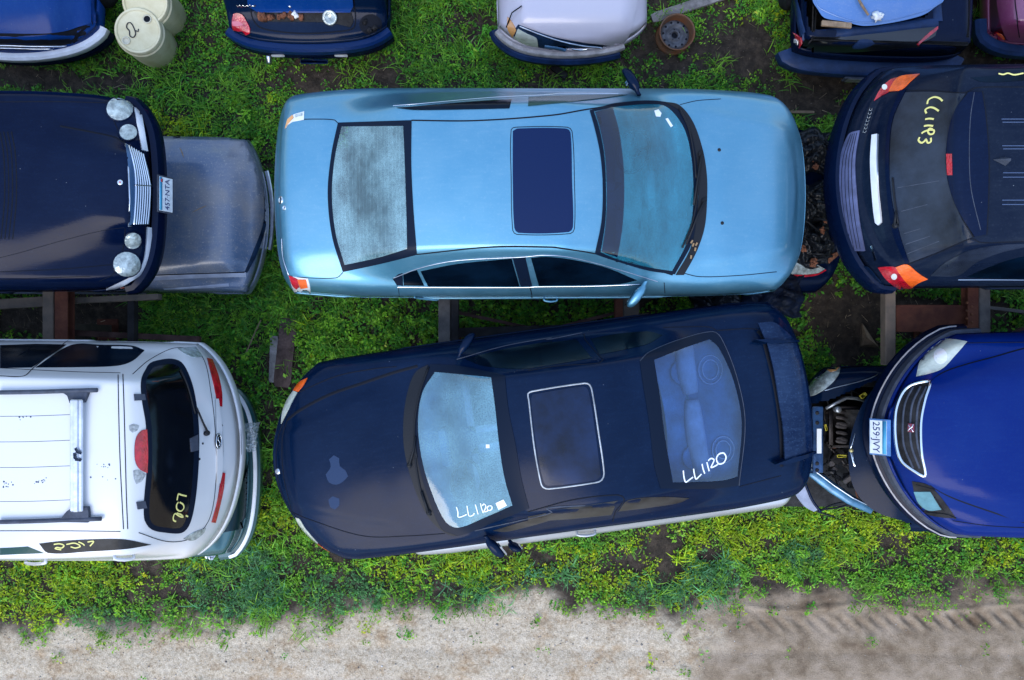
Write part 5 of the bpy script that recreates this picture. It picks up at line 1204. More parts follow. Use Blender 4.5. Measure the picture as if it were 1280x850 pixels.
def round_wagon():
    G = crop(280, 0, 5.565)
    s = Car('hatchback', 'dark blue hatchback with one tail lamp missing and debris under its tailgate', 'car', (393, -440), (393, 66), 0, .32,
        P=[(2.1, .6), (2.0, .85), (1.2, 1.05), (.6, 1.5), (0, 1.6), (-1.3, 1.58), (-1.62, 1.45), (-1.78, 1.10), (-1.82, .82), (-1.93, .70), (-2.1, .64), (-2.16, .55)],
        L=[(-2.2, .66), (-1.95, .74), (-1.8, .98), (0, .98), (1.2, .92), (2.1, .7)], W=[(-2.2, .82), (-1.9, .86), (0, .86), (1.5, .84), (2.1, .7)],
        Wb=[(-2.2, .74), (-1.7, .76), (0, .76), (2.1, .6)], Wt=[(-2.2, .62), (-1.7, .62), (0, .6), (2.1, .4)], kf=.3, kr=.05, crown=.03, fa=(.3, .2), ra=(.08, .10), Rs=.12, Rf=.2, Rr=.06, cr=(.05, .03))
    pm = M['paint_midnight']; s.body([pm, M['shut_line']], nu=170, nv=80)
    s.patch(G([(160, -60), (170, 30), (240, 80), (570, 86), (880, 82), (900, 30), (890, -60)]), 'tailgate', M['paint_sedan_blue'], off=.03, th=.03, smooth=False, step=8)
    k = s.patch(G([(210, 86), (570, 92), (885, 88), (900, 150), (880, 190), (740, 160), (560, 152), (320, 150), (250, 140)]), 'load_opening', M['engine_dark'], off=.012, step=6)
    for (x, y, r, m_) in ((500, 104, 26, 'sticker'), (470, 110, 30, 'rust_bits'), (420, 106, 26, 'rust_bits'), (390, 118, 20, 'rust_bits'), (270, 112, 34, 'rust_bits'), (330, 120, 24, 'rust_bits'), (540, 118, 20, 'rust_bits')):
        p, n = s.surf.hit(*G((x, y))); mb = MB(); crumple(mb, p + n * .03, r / 5.565 * .0085, n, 5, .5); mb.build('debris', M[m_], k)
    p, n = s.surf.hit(*G((740, 122))); mb = MB(); mb.lathe(p + n * .02, [(.001, .012), (.05, .018), (.068, .03), (.078, .02), (.075, 0)], 24, frame(p, n, [1, 0, 0])); mb.build('loose_lamp', M['lens_clear'], k)
    s.seam(G([(186, 70), (200, 130), (250, 190), (400, 222), (570, 232), (760, 222), (900, 196), (915, 120), (905, 30), (900, -60)]), w=.016, off=.002)
    t = s.patch(G([(70, 96), (92, 88), (130, 102), (160, 150), (184, 200), (182, 232), (130, 240), (74, 222), (62, 160)]), 'taillight', M['lens_red'], off=.02, th=.02, step=5)
    s.surf.patch(G([(66, 150), (110, 150), (140, 176), (100, 182), (68, 178)]), 'reflector', M['lens_pink'], t, off=.023, step=4)
    s.patch(G(arcs(1020, 170, 78, 72, 18)), 'lamp_socket', M['shut_line'], off=.006, step=5)
    for (x, y) in ((980, 150), (1050, 190), (1010, 210)):
        p, n = s.surf.hit(*G((x, y))); mb = MB(); crumple(mb, p + n * .01, .03, n, 4, .5); mb.build('lamp_bracket', M['engine_dark'], s.root)
    s.bar(-1, -1.0, 1.0, .53, [(0, .06), (.06, .065), (.085, .04), (.09, -.03), (0, -.03)], 'bumper', M['paint_sedan_blue2'])
    s.bar(-1, -1.0, 1.0, .44, [(0, .05), (.085, .05), (.09, -.05), (.06, -.14), (0, -.16)], 'bumper_apron', M['paint_black_blue'])
    for (x, y) in ((375, 350), (815, 355)):
        c = wp(280 + x / 5.565, y / 5.565, .47); mb = MB(); mb.box((c[0], s.W2(-s.Lf, 0, .44)[1] - .09 + .005, .47), (.14, .02, .035), np.eye(3), .006); mb.build('reflector', M['sticker'], s.root)
    mb = MB(); mb.box(s.W2(-s.Lf - .10, .0, .33), (.30, .05, .03), np.eye(3), .006); mb.build('plate_bracket', M['paint_sedan_blue2'], s.root)
    c = s.W2(-s.Lf - .10, .52, .26); mb = MB(); mb.tube([tuple(c + np.array([0, .2, 0])), tuple(c)], .032, 14); mb.build('exhaust_pipe', M['dull_chrome'], s.root)
    script_marks(s.surf, [G([(88, 20), (100, 32), (114, 22), (124, 34), (136, 24), (150, 34), (164, 24), (172, 32), (184, 20), (190, 34), (205, 26), (214, 34), (220, 18)])], 'badge_script', M['chrome'], s.root, w=.012, off=.034)
    p, n = s.surf.hit(*G((460, 33))); mb = MB(); mb.lathe(p + n * .03, [(.016, 0), (.016, .006), (.001, .009)], 14, frame(p, n, [1, 0, 0])); mb.build('lock', M['chrome'], s.root)
    s.seam(G([(70, 240), (130, 250), (190, 246)]), w=.01); s.seam(G([(960, 250), (1040, 262), (1100, 250)]), w=.01)
    s.wheel_set(M['rubber'], M['steel_rim']); s.finish()
def crumple(mb, c, r, n, k=6, amp=.4, flat=.6):
    """an irregular crumpled lump"""
    Fm = frame(c, n, [1, .3, 0]); a = k * 2; V = []; R_ = np.random.default_rng(int(abs(c[0] * 1000)) + int(abs(c[1] * 777)))
    for i in range(k + 1):
        th = math.pi * i / k
        for j in range(a):
            ph = 2 * math.pi * j / a; q = r * (1 + R_.uniform(-amp, amp))
            V.append(c + Fm @ np.array([q * math.sin(th) * math.cos(ph), q * math.sin(th) * math.sin(ph), q * math.cos(th) * flat]))
    Fc = [(i * a + j, (i + 1) * a + j, (i + 1) * a + (j + 1) % a, i * a + (j + 1) % a) for i in range(k) for j in range(a)]
    mb.add(V, Fc)
mat('rust_bits', (.16, .06, .03), .85, var=.5, vscale=30)
mat('lens_pink', (.55, .12, .16), .2, coat=1)
mat('paint_sedan_blue2', (.002, .018, .085), .35, coat=.6, spec=.2, bump=.2, bscale=30, coat_rough=.15)
round_wagon()

def lilac_sedan():
    G = crop(600, 0, 4.267)
    s = Car('sedan', 'pale lilac sedan with broken front bumper and one headlamp gone', 'car', (714, 72), (702, -440), 0, .32, P=sedprof(2.35, .92, 1.36, 1.0, .74),
            **{**SED, 'Rf': .06, 'fa': (.12, .14), 'W': [(-2.4, .78), (0, .80), (1.5, .80), (2.0, .79), (2.4, .72)]})
    pm = M['paint_lilac']; s.body([M['paint_lilac'], M['shut_line']], nu=150, nv=70)
    s.patch(G([(224, -300), (226, 0), (219, 120), (300, 158), (400, 190), (520, 215), (640, 232), (742, 236), (790, 190), (815, 100), (838, 0), (850, -300)]), 'hood', pm, off=.014, th=.02, step=8)
    s.seam(G([(850, -300), (838, 0), (815, 100), (788, 194)]), w=.014)
    k = s.patch(G([(205, 130), (300, 166), (400, 198), (520, 222), (640, 240), (745, 242), (738, 290), (640, 290), (500, 278), (380, 262), (260, 236), (170, 180)]), 'grille_recess', M['blue_dark'], off=.008, step=6)
    for (pts, w_, m_) in (([(215, 140), (320, 182), (430, 216), (560, 242), (735, 256)], .014, 'dull_chrome'), ([(345, 245), (400, 252), (490, 272)], .05, 'steel_blue'), ([(490, 256), (530, 262), (570, 258)], .012, 'chrome'), ([(600, 270), (650, 290), (700, 268), (730, 262)], .02, 'dull_chrome')):
        mb = MB(); s.surf.line(mb, G(pts), w=w_, off=.02, th=.015); mb.build('bracket', M[m_], k)
    s.patch(G([(186, 196), (206, 152), (250, 178), (302, 202), (312, 244), (262, 236), (220, 220)]), 'headlight', M['lens_yellowed'], off=.02, th=.02, step=5)
    s.patch(G([(150, 90), (168, 110), (196, 160), (176, 196), (150, 150)]), 'indicator', M['lens_amber_pale'], off=.014, th=.02, step=5)
    s.bar(1, -1.0, .72, .47, [(0, .05), (.05, .05), (.06, .03), (.06, -.01), (0, -.01)], 'bumper_top', M['bumper_pale'])
    s.bar(1, -1.03, .66, .39, [(0, .06), (.08, .06), (.11, .02), (.10, -.06), (.05, -.12), (0, -.12)], 'bumper', M['blue_plastic'])
    mb = MB(); mb.tube([tuple(s.surf.hit(*G(p))[0] + np.array([0, 0, h])) for p, h in (((222, 40), .04), ((170, 80), .06), ((140, 150), .02))], .007, 6); mb.build('loose_wire', M['black_plastic'], s.root)
    s.patch([(650, -140), (780, -140), (770, -60), (715, -50), (660, -60)], 'windshield', M['tinted_pane'], off=.004)
    s.wheel_set(M['rubber'], M['steel_rim']); s.finish()
mat('blue_dark', (.006, .02, .05), .5, bump=.4, bscale=40, var=.5)
mat('steel_blue', (.06, .16, .30), .4, .4)
mat('blue_plastic', (.010, .028, .085), .45, coat=.2, bump=.2, bscale=40, var=.3)
mat('bumper_pale', (.40, .38, .38), .5, var=.3, vscale=10)
lilac_sedan()

def pickup():
    G = crop(900, 0, 3.368)
    bed = G([(352, -600), (352, -100), (366, 60), (378, 128), (560, 118), (860, 70), (880, 40), (880, -100), (880, -600)])
    s = Car('pickup_truck', 'black pickup truck with blue panel lying over its bed', 'pickup truck', (1098, -520), (1076, 88), 0, .34,
        P=[(2.6, .7), (2.4, .95), (1.5, 1.1), (1.1, 1.5), (.2, 1.55), (.0, 1.08), (-2.2, 1.06), (-2.5, 1.05), (-2.66, 1.0)],
        L=[(-2.7, 1.02), (2, .95), (2.6, .8)], W=[(-2.7, .85), (-2.4, .88), (0, .90), (2.6, .8)], Wb=[(-2.7, .8), (2.6, .8)], Wt=[(-2.7, .76), (2.6, .6)],
        kf=.2, kr=.0, um=1, crown=.005, fa=(.2, .2), ra=(.03, .05), Rs=.05, Rf=.2, Rr=.04, cr=(.03, .02), E=[(-3, .8), (3, .7)], holes=[bed])
    pm = M['paint_black_blue']; s.body([pm, M['shut_line']], nu=170, nv=80, sill=.35)
    R = np.array([[s.e[0], s.g[0], 0], [s.e[1], s.g[1], 0], [0, 0, 1]])
    mb = MB(); mb.box(s.W2(-1.35, 0, .58), (2.4, 1.6, .05), R); mb.box(s.W2(-s.Lf + .07, 0, .82), (.04, 1.6, .42), R, .01)
    for sd in (1, -1): mb.box(s.W2(-1.35, sd * .78, .82), (2.4, .04, .42), R, .01)
    mb.build('bed', M['engine_dark'], s.root)
    # rubber-edged rails
    for q, nm in (([(316, -400), (318, 0), (334, 80), (350, 150)], 'bed_rail'), ([(352, 152), (520, 138), (700, 118), (916, 96)], 'tailgate_cap'), ([(918, 92), (910, 0), (900, -300)], 'bed_rail')):
        mb = MB(); s.surf.line(mb, G(q), w=.10, off=.018, th=.02, smooth=False); mb.build(nm, M['blue_plastic'], s.root)
    s.patch(G([(358, 164), (520, 150), (915, 112), (905, 150), (835, 196), (600, 214), (340, 236), (350, 190)]), 'tailgate', M['paint_gloss_black'], off=.012, th=.015, smooth=False, step=7)
    s.patch(G([(556, 192), (580, 172), (620, 168), (648, 182), (620, 190), (580, 196)]), 'tailgate_handle', M['blue_plastic'], off=.03, th=.02, step=4)
    tl = s.patch(G([(250, 176), (272, 150), (306, 134), (346, 160), (346, 184), (325, 210), (300, 230), (268, 218)]), 'taillight', M['lens_red'], off=.02, th=.02, step=5)
    s.surf.patch(G(arcs(316, 178, 20, 15, 14)), 'reflector', M['lens_white'], tl, off=.024, step=3)
    s.patch(G([(826, 186), (848, 164), (880, 136), (914, 112), (914, 124), (880, 152), (850, 176), (832, 190)]), 'taillight', M['lens_red'], off=.02, th=.02, step=5)
    s.bar(-1, -1.04, 1.04, .56, [(0, .05), (.11, .05), (.14, .03), (.15, -.05), (.11, -.16), (0, -.16)], 'bumper', M['blue_plastic'])
    c = s.W2(-s.Lf - .155, .06, .50); mb = MB(); mb.box(c, (.02, .40, .12), R, .01); q = mb.build('plate_recess', M['grey_plastic'], s.root, sharp=30)
    mb = MB(); mb.box(s.W2(-s.Lf - .17, .08, .50), (.006, .28, .10), R, .002); mb.build('number_plate', M['old_plate'], q, sharp=30)
    s.patch(G([(331, 240), (430, 236), (428, 246), (345, 248)]), 'badge', M['dull_chrome'], off=.02, smooth=False, step=3)
    s.wheel_set(M['rubber'], M['steel_rim']); o = s.finish()
    # a loose blue panel lying on the bed, with odds and ends on it
    flat = flat_surf(1.10, (940, -200, 1240, 60))
    pr = thing('car_panel', 'pale blue car panel lying across the bed of the black pickup', 'car panel', tuple(wp(1095, 5, 1.10)))
    flat.patch(G([(385, -500), (386, 0), (410, 45), (436, 78), (520, 94), (600, 112), (700, 102), (790, 84), (860, 62), (905, 30), (940, 0), (950, -500)]), 'panel', M['paint_sky_panel'], pr, off=.02, th=.03, step=9)
    mb = MB(); flat.line(mb, G([(395, -400), (398, 0), (420, 40), (600, 98), (850, 50), (925, 0), (930, -400)]), w=.02, off=.026, th=.012); mb.build('folded_rim', M['paint_sky_panel'], pr)
    st = thing('stick', 'thin weathered stick on the pale blue panel', 'stick', tuple(wp(1080, 8, 1.12)))
    mb = MB(); mb.tube([tuple(wp(*G(p), 1.15)) for p in ((574, -20), (596, 20), (625, 64))], [.010, .014, .011], 7); mb.build('wood', M['old_wood'], st)
    b = thing('wood_block', 'short brown board end on the corner of the pickup bed', 'board', tuple(wp(1045, 30, 1.1)))
    c = wp(*G((490, 103)), 1.14); mb = MB(); mb.box(c, (.30, .055, .03), np.array(Matrix.Rotation(math.radians(-5), 3, 'Z')), .004); mb.build('board', M['old_wood'], b, sharp=30)
    lt = thing('litter', 'crumpled white scrap on the pale blue panel', 'litter', tuple(wp(1098, 20, 1.12)))
    mb = MB(); crumple(mb, wp(*G((660, 70)), 1.15), .045, (0, 0, 1), 6, .5); crumple(mb, wp(*G((676, 66)), 1.15), .03, (0, 0, 1), 6, .5); mb.build('paper', M['sticker'], lt)
def flat_surf(z, box):
    a = wp(box[0], box[1], z); b = wp(box[2], box[3], z); V = np.array([[a[0], b[1], z], [b[0], b[1], z], [b[0], a[1], z], [a[0], a[1], z]])
    return Surf(V, [(0, 1, 2, 3)])
paint('paint_gloss_black', (.002, .003, .006), metal=0, rough=.3, dirt=(.02, .03, .04), dirt_amt=.2, spec=.2)
mat('old_plate', (.16, .17, .16), .5, var=.4, vscale=20)
mat('old_wood', (.24, .17, .11), .85, bump=.6, bscale=50, var=.35, vscale=14)
pickup()

def plum_sedan():
    G = crop(900, 0, 3.368)
    s = Car('sedan', 'plum coloured sedan tail with blue bumper, only its corner in the picture', 'car', (1316, -450), (1316, 66), 0, .34, P=[(a, b) for a, b in sedprof(2.3, .92, 1.36, 1.05, .74)],
            **{**SED, 'Rr': .05, 'Rs': .10, 'ra': (.04, .10), 'W': [(-2.4, .84), (0, .87), (2.4, .76)], 'L': [(-2.4, .92), (-1.9, .96), (0, .92), (1.9, .76), (2.3, .66)]})
    s.body([M['paint_plum'], M['shut_line']], nu=150, nv=70)
    s.patch(G([(1170, -300), (1172, 0), (1184, 80), (1200, 140), (1216, 166), (1280, 170), (1700, 176), (1700, -300)]), 'trunk_lid', M['paint_plum2'], off=.02, th=.02, step=9)
    s.seam(G([(1240, -300), (1245, 0), (1262, 150)]), w=.01, off=.024)
    t = s.patch(G([(1134, 142), (1168, 136), (1186, 146), (1205, 182), (1280, 184), (1500, 186), (1500, 198), (1280, 198), (1152, 196)]), 'taillight', M['lens_red'], off=.014, th=.02, smooth=False, step=5)
    s.surf.patch(G([(1170, 136), (1188, 140), (1212, 180), (1222, 194), (1186, 196)]), 'indicator', M['lens_orange'], t, off=.018, smooth=False, step=5)
    s.surf.patch(G([(1222, 184), (1500, 186), (1500, 196), (1222, 195)]), 'reflector', M['lens_white'], t, off=.018, smooth=False, step=5)
    s.bar(-1, -1.15, 1.15, .50, [(0, .06), (.09, .06), (.12, .03), (.12, -.06), (.08, -.12), (0, -.12)], 'bumper', M['blue_plastic'])
    plain_glass(s); s.wheel_set(M['rubber'], M['steel_rim']); s.finish()
paint('paint_plum2', (.20, .03, .11), metal=.1, rough=.45, dirt=(.35, .2, .25), dirt_amt=.35)
plum_sedan()
# ---------------------------------------------------------------- cars of the lower level
LOW = dict(SED, Rf=.07)
def lowprof(Lf, hood=.92, roof=1.28, deck=.98, nose=.74): return sedprof(Lf, hood, roof, deck, nose)
def grey_low():
    D = crop(0, 100, 2.656)
    s = Car('sedan', 'faded grey-blue sedan hood sticking out under the four-lamp black sedan', 'car', (333, 271), (-210, 271), 0, .55, P=lowprof(2.35, .92, 1.28),
            **{**LOW, 'fa': (.16, .04), 'W': [(-2.4, .76), (0, .82), (1.5, .82), (2.0, .82), (2.4, .80)], 'Rs': .07, 'Rf': .05})
    pm = M['paint_faded_grey']; s.body([pm, M['shut_line'], M['chrome']], nu=150, nv=80)
    s.patch(D([(300, 176), (515, 178), (640, 180), (772, 183), (800, 181), (812, 196), (836, 236), (856, 285), (868, 340), (873, 405), (870, 470), (846, 550), (812, 634), (640, 640), (515, 645), (300, 652)]), 'hood', pm, off=.016, th=.02, step=9)
    s.seam(D([(300, 655), (515, 648), (640, 643), (812, 638)]), w=.012, off=.008)
    s.trim(D([(400, 660), (515, 656), (640, 650), (816, 645)]), 'fender_edge', M['pale_fender'], w=.06, off=.006, th=.004)  # pale strip laid on as the painted highlight along the fender
    s.trim(D([(545, 694), (640, 689), (760, 680)]), 'side_moulding', M['pale_fender'], w=.035, off=.008, th=.006)
    s.patch(D([(814, 190), (824, 200), (850, 245), (872, 305), (884, 360), (886, 450), (872, 520), (846, 590), (820, 640), (812, 636), (846, 550), (870, 470), (873, 405), (868, 340), (856, 285), (836, 236)]), 'grille', M['blue_dark'], off=.010, step=5)
    s.bar(1, -.42, .62, .46, [(.02, .012), (.05, .015), (.06, .006), (.06, -.02), (.04, -.03), (.02, -.03)], 'bumper', M['dull_chrome'])
    for q in ([(640, 440), (652, 434), (690, 416)], [(598, 228), (606, 244), (612, 262)]): s.trim(D(q), 'scratch', M['old_wood'], w=.012, off=.018, th=.001, taper=True)
    s.patch(D([(806, 180), (812, 176), (828, 178), (826, 194), (816, 196)]), 'lamp_bracket', M['paint_midnight'], off=.02, th=.03, step=4)
    plain_glass(s); s.wheel_set(M['rubber'], M['steel_rim']); s.finish()
mat('pale_fender', (.30, .33, .42), .4, coat=.4, var=.2)
grey_low()

def teal_low():
    V = crop(0, 400, 2.656)
    s = Car('sedan', 'dark green sedan tail with red lamps under the white minivan', 'car', (-240, 590), (318, 588), 0, .35, P=lowprof(2.35, .92, 1.26, 1.0),
            **{**LOW, 'Rr': .05, 'ra': (.10, .10), 'W': [(-2.4, .82), (-2.0, .86), (0, .86), (2.4, .76)]})
    pm = M['paint_teal']; s.body([pm, M['shut_line']], nu=150, nv=70)
    s.patch(V([(600, 560), (700, 590), (800, 540), (828, 440), (832, 520), (826, 630), (812, 690), (700, 712), (600, 720)]), 'trunk_lid', M['teal_dark'], off=.012, step=7)
    s.patch(V([(812, 262), (824, 266), (834, 330), (822, 334), (814, 300)]), 'taillight', M['lens_red'], off=.02, th=.02, smooth=False, step=4)
    s.patch(V([(828, 648), (839, 642), (839, 690), (834, 716), (820, 718)]), 'taillight', M['lens_red'], off=.02, th=.02, smooth=False, step=4)
    s.bar(-1, -1.04, 1.04, .53, [(.05, .012), (.075, .010), (.085, .0), (.085, -.012), (.05, -.012)], 'bumper_strip', M['bright_strip'])
    s.bar(-1, -1.15, 1.15, .44, [(0, .06), (.065, .06), (.10, .02), (.095, -.08), (.05, -.14), (0, -.14)], 'bumper', pm)
    plain_glass(s); s.wheel_set(M['rubber'], M['steel_rim']); s.finish()
    b = thing('plastic_bag', 'torn clear plastic bag caught on the tail of the dark green sedan', 'plastic bag', tuple(wp(315, 545, .9)))
    mb = MB(); R_ = np.random.default_rng(5); n = 16; X = np.zeros((n, n, 3))
    for i in range(n):
        for j in range(n):
            c = wp(308 + 16 * j / (n - 1), 528 + 36 * i / (n - 1) , .92); w_ = (1 - .45 * i / n)
            X[i, j] = (c[0] * w_ + wp(316, 545, .92)[0] * (1 - w_) + R_.normal(0, .008), c[1] + R_.normal(0, .008), .95 + .05 * math.sin(j * 1.1 + i * .6) + R_.normal(0, .018))
    mb.grid(X); mb.build('film', M['clear_film'], b, smooth=False)
mat('teal_dark', (.003, .02, .03), .4, coat=.4)
m_ = bpy.data.materials.new('clear_film'); m_.use_nodes = True; MATS['clear_film'] = m_
m_.node_tree.nodes['Principled BSDF'].inputs['Base Color'].default_value = (.6, .68, .75, 1); m_.node_tree.nodes['Principled BSDF'].inputs['Alpha'].default_value = .45; m_.node_tree.nodes['Principled BSDF'].inputs['Roughness'].default_value = .25
teal_low()

def silver_low():
    s = Car('sedan', 'silver sedan under the skewed black sedan, only its door side showing', 'car', (476, 600), (985, 529), 0, .6, P=lowprof(2.3, .92, 1.24, 1.0), **LOW)
    s.body([M['paint_silver'], M['shut_line']], nu=120, nv=60)
    A = crop(330, 380, 2.656); B = crop(660, 380, 2.656)
    s.mb2 = None
    handle(s, B((162, 756)), B((222, 752)), M['paint_silver'], w=.032, out=.04)
    mirror(s, A((845, 822)), A((815, 785)), .95, .92, M['paint_midnight'], M['mirror_pane'], w=.13, d=.11)
    plain_glass(s); s.wheel_set(M['rubber'], M['steel_rim']); s.finish()
silver_low()

def wreck_low():
    """dark car whose crushed nose shows between the light blue sedan and the crossover"""
    s = Car('sedan', 'dark wrecked sedan with crushed nose full of torn plastic', 'car', (1052, 266), (560, 262), 0, .5, P=lowprof(2.2, .74, 1.24, .98, .60), **{**LOW, 'L': [(-2.4, .82), (-1.9, .92), (0, .88), (1.0, .66), (1.9, .60), (2.3, .56)]})
    s.body([M['paint_black_blue'], M['shut_line']], nu=140, nv=70)
    E = crop(960, 150, 3.4)
    t = s.patch(E([(84, 634), (100, 606), (150, 600), (200, 612), (236, 630), (200, 650), (140, 656), (96, 650)]), 'headlight', M['lens_clear'], off=.03, th=.03, step=4)
    s.surf.patch(E([(140, 604), (190, 610), (214, 622), (170, 630)]), 'indicator', M['chrome'], t, off=.034, step=4)
    s.surf.patch(E([(100, 650), (150, 652), (210, 646), (236, 631), (240, 636), (200, 656), (130, 662)]), 'reflector', M['lens_red'], t, off=.036, step=3)
    R_ = np.random.default_rng(3)
    # torn sheeting and shredded liner in folds
    for (x0, y0, x1, y1, z, m_, nm) in ((986, 160, 1042, 216, .80, 'sheet_black', 'torn_sheet'), (984, 226, 1040, 280, .80, 'sheet_black', 'torn_sheet'), (986, 275, 1042, 332, .76, 'sheet_black', 'torn_sheet'), (866, 343, 930, 388, .70, 'sheet_black', 'torn_liner'), (926, 340, 1006, 394, .72, 'sheet_navy', 'torn_liner')):
        n = 34; X = np.zeros((n, n, 3)); ph = R_.uniform(0, 6, 12)
        for i in range(n):
            for j in range(n):
                u, v = i / (n - 1), j / (n - 1); c = wp(x0 + (x1 - x0) * u, y0 + (y1 - y0) * v, z)
                e = math.sin(math.pi * u) * math.sin(math.pi * v)
                f = .045 * abs(math.sin(9 * u + 5 * v + ph[0] + 2 * math.sin(4 * v + ph[1]))) + .035 * abs(math.sin(13 * v - 8 * u + ph[2] + 1.5 * math.sin(6 * u + ph[3]))) + .02 * abs(math.sin(31 * u + 17 * v + ph[4]))
                X[i, j] = c + np.array([.03 * math.sin(11 * v + ph[5]) + R_.normal(0, .002), .03 * math.sin(9 * u + ph[6]) + R_.normal(0, .002), f * (.6 + e) - .12 * (1 - e ** .4)])
        mb = MB(); mb.grid(X); mb.build(nm, M[m_], s.root)
    for k in range(26):
        x, y = R_.uniform(988, 1040), R_.uniform(176, 330); p = wp(x, y, .84); mb = MB()
        if k % 3 == 0: crumple(mb, p, R_.uniform(.02, .045), (R_.normal(0, .5), R_.normal(0, .5), 1), 5, .45); mb.build('debris', M['rust_bits'], s.root, smooth=False)
        else:
            a = R_.uniform(0, 6.28); l = R_.uniform(.06, .16); d = np.array([math.cos(a), math.sin(a), R_.uniform(-.3, .3)])
            mb.tube([tuple(p - d * l), tuple(p + np.array([0, 0, .02]) + R_.normal(0, .02, 3)), tuple(p + d * l)], R_.uniform(.006, .014), 6); mb.build('torn_trim', M['black_plastic'], s.root)
    s.patch(E([(236, 585), (262, 566), (280, 560), (284, 572), (262, 590), (244, 606)]), 'torn_hose', M['rust_bits'], off=.06, th=.03, step=4)
    plain_glass(s); s.wheel_set(M['rubber'], M['steel_rim']); s.finish()
mat('sheet_black', (.008, .010, .014), .28, coat=.3, bump=.4, bscale=25)
mat('sheet_navy', (.004, .008, .020), .5, bump=.6, bscale=22, var=.5)
wreck_low()

def navy_low():
    Q = crop(980, 380, 2.657); Z8 = crop(990, 440, 7.08)
    bay = Q([(72, 335), (150, 318), (220, 290), (320, 250), (420, 260), (420, 700), (300, 690), (200, 640), (120, 575), (72, 545)])
    s = Car('sedan', 'navy sedan with bare engine bay and pushed-back hood, under the bright blue sedan', 'car', (996, 560), (1530, 560), 0, .6, P=lowprof(2.35, .86, 1.26, 1.0, .72),
            **{**LOW, 'fa': (.20, .14), 'Rf': .12, 'Rs': .14, 'W': [(-2.4, .80), (0, .88), (1.5, .88), (2.0, .84), (2.35, .78)]}, holes=[bay], cut=[Q([(-20, 560), (120, 566), (230, 600), (262, 660), (330, 700), (420, 730), (420, 900), (-20, 900)])])
    pm = M['paint_midnight']; s.body([pm, M['shut_line']], nu=170, nv=90)
    R = np.array([[s.e[0], s.g[0], 0], [s.e[1], s.g[1], 0], [0, 0, 1]])
    h = s.patch(Z8([(133, 384), (150, 330), (190, 265), (250, 195), (320, 150), (390, 134), (428, 150), (420, 190), (370, 260), (290, 330), (210, 378), (160, 392)]), 'headlight', M['lens_clear'], off=.016, th=.02, step=4)
    s.surf.patch(Z8([(318, 172), (350, 150), (395, 140), (420, 152), (392, 176), (340, 186)]), 'indicator', M['lens_amber_pale'], h, off=.026, step=3)
    s.patch(Z8([(85, 245), (140, 185), (235, 152), (200, 200), (140, 280), (98, 380)]), 'lamp_panel', M['pale_fender'], off=.012, step=4)
    s.seam(Z8([(240, 150), (200, 210), (140, 300), (105, 400)]), w=.02, off=.004)
    s.patch(Z8([(440, 170), (520, 150), (620, 150), (740, 165), (756, 190), (700, 225), (560, 280), (420, 320), (360, 318), (400, 250)]), 'fender', pm, off=.014, th=.03, step=5)
    s.trim(Z8([(290, 345), (400, 312), (560, 272), (700, 230), (752, 206)]), 'fender_edge', M['dull_chrome'], w=.008, off=.02)
    # engine bay
    mb = MB(); mb.box(s.W2(1.75, 0, .22), (1.1, 1.4, .06), R); mb.build('bay_floor', M['engine_dark'], s.root)
    at = lambda x, y, z: wp(*Z8((x, y)), z)
    mb = MB()
    for k in range(7):
        y0 = 515 + k * 44 + (k % 3) * 9; q_ = (k * 37 % 11 - 5) * 3
        mb.tube([tuple(at(x, y0 + dy, z)) for x, dy, z in ((312 + q_, 26, .54), (360, 8 + q_ * .4, .60), (430 + q_, 12, .63), (520, 34 + q_ * .5, .60), (590 + q_, 62, .50))], [.010, .016 + .001 * (k % 3), .022, .017, .008], 8, flat=.5)
    mb.box((at(330, 660, .52) + at(560, 660, .52)) / 2, (.34, .44, .2), R, .03)
    mb.build('engine', M['engine_ribs'], s.root)
    mb = MB(); mb.lathe(at(405, 508, .70), [(.001, .03), (.028, .03), (.034, .02), (.036, -.03), (.03, -.06)], 18); mb.build('filler_cap', M['steel_lite'], s.root)
    mb = MB(); mb.tube([tuple(at(*p)) for p in ((300, 500, .68), (380, 455, .70), (480, 405, .70), (570, 410, .68), (640, 430, .62))], .018, 8); mb.build('hose', M['steel_lite'], s.root)
    mb = MB(); mb.box(at(630, 385, .74), (.075, .045, .03), np.array(Matrix.Rotation(.6, 3, 'Z')), .005); mb.build('warning_tag', M['tag_yellow'], s.root)
    mb = MB(); mb.box(at(300, 668, .70), (.022, .07, .015), np.array(Matrix.Rotation(.2, 3, 'Z')), .003); mb.build('dipstick', M['tag_yellow'], s.root)
    mb = MB(); mb.box(wp(*Q((192, 505)), .66), (.10, .03, .02), R, .004); mb.build('warning_tag', M['tag_yellow'], s.root)
    R_ = np.random.default_rng(9)
    for k in range(46):
        x, y = R_.uniform(120, 225), R_.uniform(300, 640); p = wp(*Q((x, y)), R_.uniform(.36, .60))
        if y < 340 and x < 150: continue
        mb = MB(); typ = k % 4
        if typ == 0: mb.box(p, tuple(R_.uniform(.04, .12, 3)), np.array(Matrix.Rotation(R_.uniform(0, 3), 3, 'Z')), .01)
        elif typ == 1: mb.lathe(p, [(.001, .03), (.03, .03), (.04, 0), (.04, -.04)], 14)
        else:
            pts = [p + R_.normal(0, .05, 3) * np.array([1, 1, .3]) + np.array([.03 * i, .04 * i * (-1) ** k, 0]) for i in range(5)]
            mb.tube([tuple(v) for v in pts], R_.uniform(.006, .014), 7)
        mb.build('hose' if typ > 1 else 'engine_part', M[['engine_dark', 'engine_grey', 'rust_bits', 'engine_dark', 'black_plastic'][R_.integers(0, 5)]], s.root, sharp=35)
    # radiator support: cross member with holes, pale plate, chrome uprights
    mb = MB()
    a, b = wp(*Q((112, 340)), .74), wp(*Q((112, 560)), .74)
